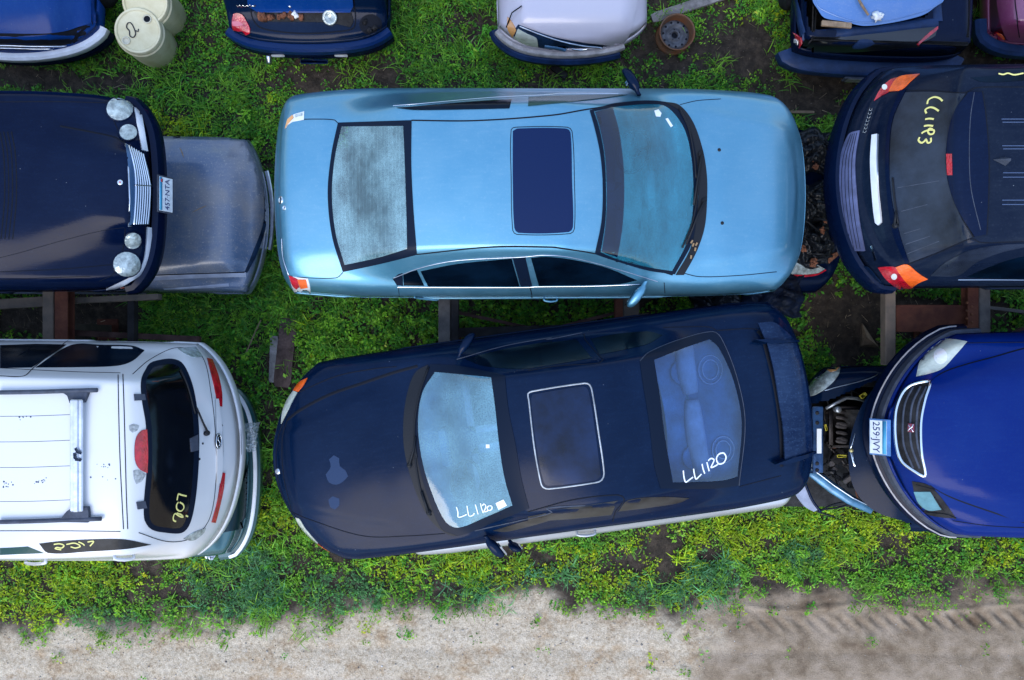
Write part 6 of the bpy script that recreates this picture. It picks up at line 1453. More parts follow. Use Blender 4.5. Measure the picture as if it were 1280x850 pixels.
    mb.box((a + b) / 2, (.11, abs(a[1] - b[1]), .03), np.eye(3), .008); mb.box((a + b) / 2 + np.array([-.13, 0, -.10]), (.12, abs(a[1] - b[1]), .03), np.eye(3), .008)
    sup = mb.build('radiator_support', M['blue_frame'], s.root, sharp=30)
    for y in (362, 395, 530, 552):
        mb = MB(); c = wp(*Q((110, y)), .757); mb.lathe(c, [(.02, 0), (.02, .004), (.012, .006), (.001, .004)], 14); mb.build('bolt', M['engine_dark'], sup)
    mb = MB(); mb.box(wp(*Q((117, 455)), .760), (.05, .26, .006), np.eye(3), .002); mb.build('label_strip', M['sticker'], sup, sharp=30)
    mb = MB(); mb.tube([tuple(wp(*Q(p), .70)) for p in ((84, 330), (88, 420), (90, 540))], .014, 8); mb.build('support_tube', M['dull_chrome'], sup)
    # lower frame rail
    mb = MB(); pts = [wp(*Q(p), .66) for p in ((66, 545), (110, 572), (160, 610), (220, 650), (292, 686))]; mb.tube([tuple(p) for p in pts], [.035, .055, .06, .055, .04], 10, flat=.5); mb.build('frame_rail', M['blue_frame_lite'], s.root)
    mb = MB(); mb.tube([tuple(p + np.array([.01, .03, .028])) for p in pts], .01, 6); mb.build('rail_lip', M['dull_chrome'], s.root)
    # torn bumper corner hanging out
    fs = flat_surf(.62, (970, 560, 1130, 660))
    c = fs.patch(Q([(22, 600), (40, 580), (58, 572), (72, 610), (92, 650), (112, 680), (96, 688), (70, 674), (40, 640)]), 'bumper_corner', M['pale_fender'], s.root, off=.03, th=.05, step=4)
    mb = MB(); mb.tube([tuple(wp(*Q(p), .66)) for p in catmull([(58, 562), (76, 610), (96, 655), (122, 690)], False, 6)], [.016] * 200 if False else .014, 8); mb.build('corner_trim', pm, c)
    for q in ([(112, 690), (170, 664), (240, 654)], [(20, 610), (60, 660), (110, 688), (165, 706)], [(118, 684), (180, 676), (250, 656), (262, 660)]):
        mb = MB(); mb.tube([tuple(wp(*Q(p), .64)) for p in catmull(q, False, 8)], .010, 7); mb.build('loose_wire', M['black_plastic'], s.root)
    # hood pushed back over the bay
    hs = dome_surf(s, 1.02)
    hd = hs.patch(Q([(345, 250), (300, 280), (262, 330), (236, 390), (220, 450), (214, 500), (218, 560), (232, 610), (262, 655), (310, 692), (370, 712), (440, 712), (520, 700), (620, 700), (620, 240)]), 'hood', pm, s.root, off=.0, th=.03, step=7)
    em = [Q([(236, 430), (230, 455), (221, 480), (224, 488)]), Q([(221, 490), (228, 515), (234, 538), (230, 512), (227, 490)])]
    mb = MB()
    for q in em: hs.line(mb, q, w=.022, off=.01, th=.006, taper=True)
    e_ = mb.build('badge', M['chrome'], hd)
    p, n = hs.hit(*Q((223, 486))); mb = MB(); mb.lathe(p, [(.022, .004), (.02, .014), (.001, .018)], 16, frame(p, n, [1, 0, 0])); mb.build('badge_centre', M['tag_gold'], e_)
    plain_glass(s); s.wheel_set(M['rubber'], M['steel_rim'], skip=(0, 1)); s.finish()
def dome_surf(s, z):
    n = 40; u = np.linspace(-.6, 2.2, n); v = np.linspace(-.95, .95, n); U, V_ = np.meshgrid(u, v, indexing='ij')
    Z_ = z - .10 * (V_ / .8) ** 2 - .09 * np.clip((U + .75 * 0 - (s.Lf - 1.1)) / .5, 0, 2) ** 2
    X = s.W2(U, V_, Z_); Fc = [(i * n + j, i * n + j + 1, (i + 1) * n + j + 1, (i + 1) * n + j) for i in range(n - 1) for j in range(n - 1)]
    X = X.reshape(-1, 3); a, b, c = X[Fc[0][0]], X[Fc[0][1]], X[Fc[0][2]]
    if np.cross(b - a, c - a)[2] < 0: Fc = [f[::-1] for f in Fc]
    return Surf(X, Fc)
mat('engine_ribs', (.045, .04, .04), .5, .2, bump=.5, bscale=30, var=.5, vscale=10)
mat('steel_lite', (.30, .33, .36), .35, .7, var=.2)
mat('tag_yellow', (.65, .55, .04), .5)
mat('tag_gold', (.45, .40, .18), .35, .5)
mat('blue_frame', (.02, .06, .15), .35, .3, coat=.4, bump=.3, bscale=20, var=.4)
mat('blue_frame_lite', (.06, .18, .30), .35, .3, coat=.4, var=.3)
navy_low()
# ---------------------------------------------------------------- racks, barrels, wheel, boards, litter
mat('rack_grey', (.13, .12, .11), .8, bump=.6, bscale=25, col2=(.06, .055, .055), vscale=7)
mat('rack_rust', (.085, .030, .022), .8, bump=.7, bscale=30, col2=(.16, .06, .035), vscale=6)
mat('rack_wood', (.16, .12, .09), .85, bump=.6, bscale=30, col2=(.08, .07, .06), vscale=5)
def ibeam(mb, a, b, w=.13, h=.13, t=.014):
    a = np.array(a, float); b = np.array(b, float); c = (a + b) / 2; d = b - a; L = np.linalg.norm(d); d /= L
    z = np.array([0, 0, 1.0]); y = np.cross(z, d); y /= np.linalg.norm(y); z = np.cross(d, y); Rm = np.stack([d, y, z], 1)
    mb.box(c + z * (h / 2 - t / 2), (L, w, t), Rm); mb.box(c - z * (h / 2 - t / 2), (L, w, t), Rm); mb.box(c, (L, t, h - 2 * t), Rm)
def bar_(mb, a, b, w, h, bev=.004):
    a = np.array(a, float); b = np.array(b, float); c = (a + b) / 2; d = b - a; L = np.linalg.norm(d); d /= L
    z = np.array([0, 0, 1.0]); y = np.cross(z, d); y /= np.linalg.norm(y) + 1e-9; z = np.cross(d, y); mb.box(c, (L, w, h), np.stack([d, y, z], 1), bev)
def rack(label, xs, z=1.14, braces=(), extra=None, loc=None, ys=(385, 430)):
    r = thing('storage_rack', label, 'rack', loc or tuple(wp(xs[0][0], 408, 0)), 0, 'racks that carry the upper cars')
    for (px, wpx, m_, kind, *yy) in xs:
        x = wp(px, 0, z)[0]; y0, y1 = (yy[0], yy[1]) if yy else (2.0, -1.5); w = wpx * (H - z) / F; mb = MB()
        if kind == 'i': ibeam(mb, (x, y0, z), (x, y1, z), w, .13)
        else: bar_(mb, (x, y0, z), (x, y1, z), w, .12, .008)
        mb.build('beam', M[m_], r, sharp=30)
    x = wp(xs[0][0], 0, z)[0]
    for y in (1.92, .12, -1.42):
        mb = MB(); mb.box((x, y, (z - .066) / 2), (.10, .10, z - .066), None, .006); p = mb.build('post', M[xs[0][2]], r, sharp=30)
        mb = MB(); mb.box((x, y, .012), (.24, .24, .024), None, .004); mb.build('foot_plate', M['rack_rust'], p, sharp=30)
    for (a, b, zz, w, m_) in braces:
        mb = MB(); bar_(mb, wp(*a, zz[0]), wp(*b, zz[1]), w, .012 if w < .06 else .10); mb.build('brace', M[m_], r, sharp=30)
    return r
mat('rack_dark', (.02, .02, .022), .8, bump=.5, bscale=20, var=.4)
mat('rack_rust_dark', (.07, .04, .035), .8, bump=.5, bscale=30, var=.4)
r = rack('grey steel rack with crossed braces between the light blue and the black sedan', [(556, 15, 'rack_grey', 'b'), (569, 9, 'rack_dark', 'i'), (788, 20, 'rack_wood', 'b'), (773, 9, 'rack_rust', 'i')],
     braces=[((560, 388), (700, 418), (1.0, .62), .035, 'rack_rust_dark'), ((590, 436), (790, 386), (.7, 1.0), .035, 'rack_rust_dark'), ((570, 416), (700, 412), (.9, .9), .10, 'rack_dark')])
mb = MB(); mb.box((wp(805, 0, 1.1)[0], wp(0, 400, 1.1)[1], .5), (.14, .14, 1.1), None, .01); mb.build('post', M['rack_wood'], r, sharp=30)
r = rack('rusty rack with plank rail between the four-lamp sedan and the white minivan', [(64, 14, 'rack_wood', 'b'), (81, 16, 'rack_rust', 'i')],
     braces=[((-60, 384), (57, 377), (1.0, 1.0), .10, 'rack_wood'), ((92, 376), (200, 371), (.95, .95), .06, 'rack_wood'), ((92, 416), (250, 424), (.8, .75), .06, 'rack_rust_dark'), ((166, 350), (166, 470), (.9, .9), .07, 'rack_dark')])
r = rack('rack with red-brown girder between the crossover and the bright blue sedan', [(1227, 14, 'rack_grey', 'b'), (1212, 13, 'rack_rust', 'i'), (1110, 13, 'rack_wood', 'b', .9, -.25)],
     braces=[((1117, 398), (1206, 398), (1.06, 1.06), .27, 'rack_rust'), ((1234, 384), (1330, 396), (1.0, 1.0), .035, 'rack_grey'), ((1234, 430), (1330, 392), (.8, .95), .05, 'rack_rust_dark')])
for k in range(9):
    mb = MB(); p = wp(1211 + (k % 2) * 6 - 2, 378 + k * 5, 1.215); mb.lathe(p, [(.012, -.01), (.012, 0), (.006, .008), (.001, .009)], 8); mb.build('rivet', M['rust_bits'], r)

def barrel(px, py, z, bot, label, fill=None):
    top = wp(px, py, z); q = wp(bot[0], bot[1], 0); lean = (q[0] - top[0], q[1] - top[1]); b = thing('barrel', label, 'barrel', (top[0] + lean[0], top[1] + lean[1], 0), 0, 'plastic barrels by the old blue sedan')
    ax = np.array([-lean[0], -lean[1], z]); ax /= np.linalg.norm(ax); Fm = frame(top, ax, [1, .3, 0]); c = top; hgt = z / ax[2]
    r = .245; mb = MB()
    mb.lathe(c, [(.001, -.012), (.19, -.012), (.205, -.008), (.215, .004), (r - .01, .002), (r, -.02), (r, -.06), (r + .012, -.075), (r + .012, -.10), (r, -.115), (r + .002, -hgt * .4), (r, -hgt * .7), (r - .01, -hgt + .02), (.1, -hgt + .005)], 44, Fm)
    mb.build('drum', M['barrel_plastic'], b, sharp=35)
    for (x, y, rr, m_) in ((.13, .09, .035, 'rust_dark'), (-.15, -.07, .032, 'barrel_cap')):
        p = c + Fm @ np.array([x, y, -.012]); mb = MB(); mb.lathe(p, [(rr + .012, 0), (rr + .012, .012), (rr, .014), (rr, .004), (.001, .003)], 20, Fm); bg = mb.build('bung', M['barrel_cap'], b)
        if m_ == 'rust_dark': mb = MB(); mb.lathe(p + Fm @ np.array([0, 0, .002]), [(rr, .004), (.001, .0045)], 16, Fm); mb.build('bung_hole', M['shut_line'], bg)
    if fill:
        mb = MB(); pts = [tuple(c + Fm @ np.array([x, y, -.006])) for x, y in catmull([(-.10, .06), (-.075, .10), (-.045, .095), (-.03, .03), (-.035, -.03), (-.07, -.055), (-.095, -.03), (-.085, .02)], True, .01)]
        mb.tube(pts, .006, 6, closed=True); mb.tube([tuple(c + Fm @ np.array([x, y, -.006])) for x, y in ((-.03, .01), (.0, -.01), (.012, .015))], .006, 6); mb.build('paint_mark', M['marker_black'], b)
m_ = mat('barrel_plastic', (.74, .68, .46), .5, col2=(.56, .48, .26), vscale=3.0, bump=.15, bscale=30)
mat('barrel_cap', (.60, .56, .42), .5); mat('marker_black', (.03, .03, .04), .6); mat('rust_dark', (.03, .015, .01), .9)
barrel(172, 38, .62, (196, 60), 'whitish plastic barrel with a looped black mark on its lid', True)
barrel(181, 2, .62, (208, 22), 'cream plastic barrel behind the black-marked one, cut by the top edge')

def loose_wheel():
    G = crop(600, 0, 4.267); c = wp(*G((1043, 172)), .16); c[2] = 0
    t = thing('steel_wheel', 'rusty bare steel wheel lying on the dirt beside a plank', 'wheel', tuple(c))
    tilt = np.array([.06, -.05, 1.0]); Fm = frame(c, tilt, [1, 0, 0]); mb = MB()
    mb.lathe(c, [(.200, .19), (.205, .20), (.198, .205), (.188, .195), (.182, .17), (.176, .12), (.165, .09), (.168, .03), (.185, .01), (.20, .0), (.205, .01), (.192, .03), (.175, .05), (.172, .10), (.19, .17), (.200, .19)], 48, Fm)
    mb.build('rim', M['rim_rust'], t)
    mb = MB(); mb.lathe(c, [(.167, .085), (.15, .10), (.128, .108), (.105, .10), (.09, .085), (.075, .085), (.06, .10), (.040, .10), (.034, .085), (.032, .04)], 48, Fm)
    d = mb.build('wheel_disc', M['disc_grey'], t)
    for k in range(11):
        a = 2 * math.pi * k / 11 + .2; p = c + Fm @ np.array([.136 * math.cos(a), .136 * math.sin(a), .107]); mb = MB(); mb.lathe(p, [(.013, .001), (.012, .002), (.001, .0015)], 12, Fm); mb.build('vent_hole', M['shut_line'], d)
    for k in range(5):
        a = 2 * math.pi * k / 5 + .5; p = c + Fm @ np.array([.056 * math.cos(a), .056 * math.sin(a), .101]); mb = MB(); mb.lathe(p, [(.007, .001), (.001, .0015)], 10, Fm); mb.build('stud_hole', M['shut_line'], d)
    mb = MB(); mb.lathe(c + Fm @ np.array([0, 0, .06]), [(.033, 0), (.001, .001)], 16, Fm); mb.build('hub_hole', M['shut_line'], d)
mat('rim_rust', (.14, .09, .06), .75, .2, bump=.5, bscale=30, col2=(.22, .08, .03), vscale=5)
mat('disc_grey', (.085, .09, .105), .6, .3, bump=.4, bscale=30, var=.4, vscale=12)
loose_wheel()
def board(name, label, cat, a, b, z, w, h, m_, bend=.01):
    A = wp(*a, z); B = wp(*b, z); t = thing(name, label, cat, tuple((A + B) / 2 * np.array([1, 1, 0])))
    n = 14; X = []; d = B - A; L = np.linalg.norm(d[:2]); y = np.array([-d[1], d[0], 0]) / L; R_ = np.random.default_rng(int(a[0]))
    for i in range(n + 1):
        c = A + d * i / n + np.array([0, 0, bend * math.sin(math.pi * i / n)]); ww = w * (1 + R_.normal(0, .03)) * (.8 if i in (0, n) else 1)
        X.append([c - y * ww / 2 - np.array([0, 0, h]), c - y * ww / 2, c - y * ww * .1 + np.array([0, 0, .002]), c + y * ww / 2, c + y * ww / 2 - np.array([0, 0, h]), c - y * ww / 2 - np.array([0, 0, h])])
    mb = MB(); X = np.array(X); mb.grid(X); mb.add(X[0, :5], [(0, 1, 2, 3, 4)]); mb.add(X[-1, :5], [(4, 3, 2, 1, 0)])
    mb.build('plank' if 'plank' in name or 'board' in name else 'body', M[m_], t, sharp=35)
board('plank', 'grey weathered plank lying behind the rusty wheel', 'plank', (815, 23), (925, -14), .06, .11, .045, 'plank_grey')
board('plank', 'short brown plank end in the green plants left of the black sedan', 'plank', (361, 398), (352, 484), .05, .19, .04, 'plank_brown')
board('plank', 'narrow grey plank beside the short brown one', 'plank', (343, 420), (341, 478), .04, .09, .03, 'plank_grey')
board('pipe', 'short dark pipe lying under the pale lilac sedan bumper', 'pipe', (690, 82), (708, 96), .08, .07, .05, 'engine_dark')
board('stick', 'pale bent stick on bare dirt beyond the light blue hood', 'stick', (980, 140), (1018, 140), .05, .03, .02, 'plank_brown2')
board('stick', 'long dry stem in the dark plants above the brown plank', 'stick', (308, 440), (326, 400), .22, .012, .008, 'plank_brown2')

lt = thing('litter', 'crumpled silvery wrapper in the weeds below the dark green sedan', 'litter', tuple(wp(262, 694, .1)))
mb = MB(); crumple(mb, wp(261, 693, .22), .045, (0, 0, 1), 7, .45); crumple(mb, wp(265, 696, .22), .03, (.3, 0, 1), 6, .45); mb.build('foil', M['sticker_foil'], lt, smooth=False)

st = thing('stone', 'pointed brown stone on the dark soil beside the wooden rack post', 'stone', tuple(wp(1084, 418, 0)))
mb = MB(); mb.add([tuple(wp(*p)) for p in ((1078, 404, .10), (1094, 430, .12), (1077, 431, .08), (1076, 404, 0), (1098, 434, 0), (1074, 434, 0), (1083, 421, .17))], [(0, 6, 1), (1, 6, 2), (2, 6, 0), (0, 1, 4, 3), (1, 2, 5, 4), (2, 0, 3, 5)]); mb.build('rock', M['old_wood'], st, smooth=False)
# ---------------------------------------------------------------- the ground: soil, gravel track, drying mud; then the plants
def vnoise(X, Y, s, seed=0, oct=4, gain=.5):
    """value noise on numpy arrays"""
    out = np.zeros(np.broadcast(X, Y).shape); amp = 1; tot = 0
    for o in range(oct):
        r = np.random.default_rng(seed * 31 + o); T = r.random((256, 256)); x = X * s + 1000.3 + o * 17; y = Y * s + 1000.7 + o * 29
        xi = np.floor(x).astype(int); yi = np.floor(y).astype(int); fx = x - xi; fy = y - yi; fx = fx * fx * (3 - 2 * fx); fy = fy * fy * (3 - 2 * fy)
        g = lambda a, b: T[a % 256, b % 256]
        out += amp * ((g(xi, yi) * (1 - fx) + g(xi + 1, yi) * fx) * (1 - fy) + (g(xi, yi + 1) * (1 - fx) + g(xi + 1, yi + 1) * fx) * fy); tot += amp; amp *= gain; s *= 2.03
    return out / tot
S0 = H / F
def gpx(X, Y): return 640 + X / S0, 425 - Y / S0
_rx = [-400, 0, 100, 330, 400, 450, 560, 700, 780, 850, 900, 950, 1050, 1150, 1280, 1700]
_ry = [805, 805, 800, 798, 792, 778, 770, 766, 776, 790, 772, 758, 758, 760, 752, 752]
def track(X, Y):
    """> 0 on the vehicle track (metres past its ragged edge)"""
    px, py = gpx(X, Y); e = np.interp(px, _rx, _ry)
    return (py - e) * S0 + (vnoise(X, Y, 2.6, 5, 5, .62) - .5) * .62
def mud(X, Y):
    px, py = gpx(X, Y); n = vnoise(X, Y, 1.8, 8) - .5
    return sstep(-.2, .25, (px - (900 - (py - 780) * .55)) * S0 + n * .9)
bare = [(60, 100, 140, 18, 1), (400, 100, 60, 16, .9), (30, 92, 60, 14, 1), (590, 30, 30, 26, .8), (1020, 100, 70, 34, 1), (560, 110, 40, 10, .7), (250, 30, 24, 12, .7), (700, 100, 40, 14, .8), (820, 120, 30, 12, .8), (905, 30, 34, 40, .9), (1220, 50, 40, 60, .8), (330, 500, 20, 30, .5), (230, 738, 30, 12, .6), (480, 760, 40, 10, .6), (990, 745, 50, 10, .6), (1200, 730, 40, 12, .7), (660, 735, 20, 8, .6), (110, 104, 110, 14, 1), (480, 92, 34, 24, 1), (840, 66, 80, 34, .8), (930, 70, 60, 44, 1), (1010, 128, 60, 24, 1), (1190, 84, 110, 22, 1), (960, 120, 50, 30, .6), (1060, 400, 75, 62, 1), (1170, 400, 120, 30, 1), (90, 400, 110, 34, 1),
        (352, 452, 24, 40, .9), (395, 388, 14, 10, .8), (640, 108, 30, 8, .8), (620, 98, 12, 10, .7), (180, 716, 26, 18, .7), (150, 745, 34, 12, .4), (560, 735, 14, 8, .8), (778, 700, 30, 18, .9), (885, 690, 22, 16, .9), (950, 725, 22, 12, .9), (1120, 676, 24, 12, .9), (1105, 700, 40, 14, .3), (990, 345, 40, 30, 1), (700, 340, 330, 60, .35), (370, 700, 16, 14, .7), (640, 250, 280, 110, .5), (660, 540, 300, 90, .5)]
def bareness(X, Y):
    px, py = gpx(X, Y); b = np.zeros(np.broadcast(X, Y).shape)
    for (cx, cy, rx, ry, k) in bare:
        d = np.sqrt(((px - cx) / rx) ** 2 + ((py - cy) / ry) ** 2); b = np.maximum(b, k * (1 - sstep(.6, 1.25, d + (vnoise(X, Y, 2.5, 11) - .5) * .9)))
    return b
def ghz(X, Y):
    t = sstep(-.1, .35, track(X, Y)); m = mud(X, Y) * t
    z = (vnoise(X, Y, .9, 1) - .5) * .06 + (vnoise(X, Y, 5, 2) - .5) * .035 * (1 - .75 * t)
    z = z + (vnoise(X, Y, 22, 3, 3) - .5) * (.020 * (1 - t) + .012 * t * (1 - m) + .007 * m)
    px, py = gpx(X, Y)
    # lugs pressed by a tyre along the edge of the mud, and a ridge beside them
    band = np.exp(-((py - (776 + (px - 1150) * -.02)) / 9.0) ** 2); along = sstep(905, 960, px)
    ph = (px + (py - 776) * -.9) / 20.0
    lug = np.clip(np.sin(2 * np.pi * ph) * 1.6, -1, 1)
    z = z + band * along * (lug * .026 - .012) * (.35 + .65 * sstep(1060, 1180, px) + .35 * vnoise(X, Y, 2, 4))
    ridge = np.exp(-((py - 758 - 4 * np.sin(px / 30)) / 3.5) ** 2) * along; z = z + ridge * .022
    for off in (0, 40):   # long shallow ruts
        z = z - t * .012 * np.exp(-((py - 812 - off - (px - 640) * .01) / 7.0) ** 2)
    return z
def make_ground():
    xs = np.concatenate([-np.geomspace(90, 7.0, 16), np.arange(-6.9, 6.9, .0175), np.geomspace(7.0, 90, 16)])
    ys = np.concatenate([-np.geomspace(90, 4.9, 16), np.arange(-4.8, 4.6, .0175), np.geomspace(4.7, 90, 16)])
    X, Y = np.meshgrid(xs, ys, indexing='ij'); fade = np.exp(-np.maximum(np.maximum(np.abs(X) - 7, np.abs(Y) - 5), 0) / 3)
    Zg = ghz(X, Y) * fade; n, m = X.shape
    co = np.stack([X, Y, Zg], -1).reshape(-1, 3).astype(np.float32)
    idx = np.arange(n * m).reshape(n, m); q = np.stack([idx[:-1, :-1], idx[1:, :-1], idx[1:, 1:], idx[:-1, 1:]], -1).reshape(-1)
    me = bpy.data.meshes.new('ground'); me.vertices.add(n * m); me.vertices.foreach_set('co', co.ravel()); nf = len(q) // 4
    me.loops.add(len(q)); me.loops.foreach_set('vertex_index', q.astype(np.int32)); me.polygons.add(nf)
    me.polygons.foreach_set('loop_start', np.arange(0, nf * 4, 4, dtype=np.int32)); me.polygons.foreach_set('loop_total', np.full(nf, 4, np.int32)); me.polygons.foreach_set('use_smooth', np.ones(nf, bool))
    t = sstep(-.34, .04, track(X, Y)); mu = mud(X, Y)
    at = me.color_attributes.new('kind_of_soil', 'FLOAT_COLOR', 'POINT')
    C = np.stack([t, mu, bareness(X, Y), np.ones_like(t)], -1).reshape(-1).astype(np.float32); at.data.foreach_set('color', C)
    me.update(); me.validate(); o = bpy.data.objects.new('ground', me); SC.collection.objects.link(o); tag(o, kind='structure')
    m_ = bpy.data.materials.new('ground'); m_.use_nodes = True; nt = m_.node_tree; N = nt.nodes; Lk = nt.links; b = N['Principled BSDF']; b.inputs['Roughness'].default_value = .9; b.inputs['Specular IOR Level'].default_value = .25
    a = N.new('ShaderNodeAttribute'); a.attribute_name = 'kind_of_soil'; sp = N.new('ShaderNodeSeparateColor'); Lk.new(a.outputs['Color'], sp.inputs[0]); tc = N.new('ShaderNodeTexCoord')
    def nz(s, d=6, r=.6):
        n_ = N.new('ShaderNodeTexNoise'); n_.inputs['Scale'].default_value = s; n_.inputs['Detail'].default_value = d; n_.inputs['Roughness'].default_value = r; Lk.new(tc.outputs['Object'], n_.inputs['Vector']); return n_.outputs[0]
    def ramp(src, stops):
        r = N.new('ShaderNodeValToRGB'); e = r.color_ramp.elements
        while len(e) < len(stops): e.new(.5)
        for i, (p, c) in enumerate(stops): e[i].position = p; e[i].color = (*c, 1)
        Lk.new(src, r.inputs[0]); return r.outputs[0]
    def mix(f, x, y, mode='MIX'):
        q_ = N.new('ShaderNodeMix'); q_.data_type = 'RGBA'; q_.blend_type = mode
        if isinstance(f, float): q_.inputs[0].default_value = f
        else: Lk.new(f, q_.inputs[0])
        Lk.new(x, q_.inputs[6]); Lk.new(y, q_.inputs[7]); return q_.outputs[2]
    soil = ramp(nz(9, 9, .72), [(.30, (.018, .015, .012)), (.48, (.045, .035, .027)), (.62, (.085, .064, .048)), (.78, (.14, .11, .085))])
    gv = ramp(nz(60, 8, .8), [(.26, (.24, .18, .13)), (.40, (.47, .385, .29)), (.54, (.63, .55, .44)), (.72, (.82, .75, .63))])
    g2 = ramp(nz(3.0, 6, .65), [(.3, (.66, .57, .48)), (.46, (.9, .87, .82)), (.7, (1, 1, 1))])
    gc = ramp(nz(24, 6, .7), [(.32, (.70, .66, .60)), (.5, (1, 1, 1)), (.68, (1.18, 1.17, 1.14))]); gbr = ramp(nz(2.3, 8, .7), [(.52, (1, 1, 1)), (.66, (.80, .68, .56)), (.80, (.55, .43, .34))])
    gravel = mix(1.0, mix(1.0, mix(1.0, gv, g2, 'MULTIPLY'), gc, 'MULTIPLY'), gbr, 'MULTIPLY')
    md = ramp(nz(3.5, 9, .62), [(.34, (.18, .125, .08)), (.48, (.29, .22, .15)), (.62, (.39, .305, .225))])
    md2 = ramp(nz(85, 8, .8), [(.34, (.62, .59, .56)), (.5, (.95, .94, .93)), (.66, (1.12, 1.12, 1.1))]); mdd = mix(1.0, md, md2, 'MULTIPLY')
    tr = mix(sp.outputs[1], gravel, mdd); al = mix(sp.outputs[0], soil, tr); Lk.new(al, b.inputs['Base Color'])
    rr = N.new('ShaderNodeMath'); rr.operation = 'MULTIPLY'; Lk.new(sp.outputs[0], rr.inputs[0]); Lk.new(sp.outputs[1], rr.inputs[1])
    r2 = N.new('ShaderNodeMapRange'); r2.inputs[3].default_value = .92; r2.inputs[4].default_value = .62; Lk.new(rr.outputs[0], r2.inputs[0]); Lk.new(r2.outputs[0], b.inputs['Roughness'])
    bp = N.new('ShaderNodeBump'); bp.inputs['Strength'].default_value = .9; bp.inputs['Distance'].default_value = .02; h = N.new('ShaderNodeMath'); h.operation = 'ADD'; Lk.new(nz(70, 6, .75), h.inputs[0]); Lk.new(nz(18, 6, .7), h.inputs[1])
    Lk.new(h.outputs[0], bp.inputs['Height']); Lk.new(bp.outputs[0], b.inputs['Normal']); me.materials.append(m_)
make_ground()

def leaf_mat(name, trans=.35, rough=.5):
    m = bpy.data.materials.new(name); m.use_nodes = True; nt = m.node_tree; N = nt.nodes; Lk = nt.links; b = N['Principled BSDF']
    a = N.new('ShaderNodeAttribute'); a.attribute_name = 'leaf_colour'; Lk.new(a.outputs['Color'], b.inputs['Base Color']); b.inputs['Roughness'].default_value = rough; b.inputs['Specular IOR Level'].default_value = .35
    t = N.new('ShaderNodeBsdfTranslucent'); Lk.new(a.outputs['Color'], t.inputs[0]); mx = N.new('ShaderNodeMixShader'); mx.inputs[0].default_value = trans
    Lk.new(b.outputs[0], mx.inputs[1]); Lk.new(t.outputs[0], mx.inputs[2]); Lk.new(mx.outputs[0], N['Material Output'].inputs[0]); return m
def soup(name, co, quads, cols, m):
    """one mesh from arrays: co (k,4,3) leaf quads, cols (k,3)"""
    k = len(co); me = bpy.data.meshes.new(name); me.vertices.add(k * 4); me.vertices.foreach_set('co', co.reshape(-1).astype(np.float32))
    me.loops.add(k * 4); me.loops.foreach_set('vertex_index', np.arange(k * 4, dtype=np.int32)); me.polygons.add(k)
    me.polygons.foreach_set('loop_start', np.arange(0, k * 4, 4, dtype=np.int32)); me.polygons.foreach_set('loop_total', np.full(k, 4, np.int32))
    at = me.color_attributes.new('leaf_colour', 'FLOAT_COLOR', 'POINT'); C = np.ones((k, 4, 4), np.float32); C[:, :, :3] = cols[:, None, :]; at.data.foreach_set('color', C.ravel())
    me.update(); me.materials.append(m); o = bpy.data.objects.new(name, me); SC.collection.objects.link(o); tag(o, kind='stuff'); return o
G_ = np.random.default_rng(21)
def cover(X, Y):
    """how much grows here, 0..1"""
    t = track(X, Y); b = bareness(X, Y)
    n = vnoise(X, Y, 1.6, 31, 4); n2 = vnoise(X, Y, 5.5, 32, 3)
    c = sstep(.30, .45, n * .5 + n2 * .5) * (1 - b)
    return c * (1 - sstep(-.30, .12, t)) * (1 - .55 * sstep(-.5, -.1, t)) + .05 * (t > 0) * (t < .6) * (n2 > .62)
# species and painted-in open-sky brightness by place: 0 yellow-green, 1 mid green, 2 dark lush, 3 blue-green
def palette(X, Y):
    px, py = gpx(X, Y); n = vnoise(X, Y, 1.3, 41, 3)
    yg = np.zeros_like(px)
    for (cx, cy, rx, ry) in ((60, 715, 150, 36), (640, 700, 90, 30), (760, 712, 60, 30), (830, 700, 60, 40), (560, 715, 60, 26), (1060, 665, 100, 32), (930, 665, 90, 30), (500, 700, 50, 24), (210, 160, 60, 26), (1270, 690, 60, 30), (30, 760, 60, 20)):
        yg = np.maximum(yg, 1 - sstep(.5, 1.2, np.sqrt(((px - cx) / rx) ** 2 + ((py - cy) / ry) ** 2)))
    bl = np.zeros_like(px)
    for (cx, cy, rx, ry) in ((300, 725, 70, 45), (690, 720, 40, 16), (430, 740, 60, 28), (880, 725, 46, 36), (600, 740, 70, 18), (130, 775, 50, 16), (1000, 690, 40, 16), (820, 735, 50, 22)):
        bl = np.maximum(bl, 1 - sstep(.5, 1.2, np.sqrt(((px - cx) / rx) ** 2 + ((py - cy) / ry) ** 2)))
    sh = (py < 620)  # darker greens weigh more here, shade between the cars put into leaf colour
    A = np.array([[.36, .50, .014], [.20, .43, .030], [.085, .30, .028], [.10, .29, .085]])
    w = np.stack([np.clip(yg * 1.4 + (n > .62) * np.where(py > 620, .4, .08), 0, 2), .7 + 0 * px, np.where(sh, .9, .25) + (n < .4) * .6, bl * 2.2], -1); return w, A
SZ = np.array([[-6.6, 6.6], [-4.1, 4.5]])
CARS = [(-.1, .4, .3)]
def hidden(X, Y):
    """deep under the stacked cars, where nothing grows"""
    px, py = gpx(X, Y)
    h = ((px > 395) & (px < 960) & (py > 185) & (py < 350)) | ((px > 400) & (px < 960) & (py > 450) & (py < 610)) | ((px < 265) & (py > 175) & (py < 345)) | ((px < 260) & (py > 470) & (py < 640)) | ((px > 1080) & (py > 150) & (py < 345)) | ((px > 1060) & (py > 460) & (py < 640))
    return h
def scatter(n, fn):
    X = G_.uniform(*SZ[0], n); Y = G_.uniform(*SZ[1], n); k = (G_.random(n) < fn(X, Y)) & ~hidden(X, Y); return X[k], Y[k]
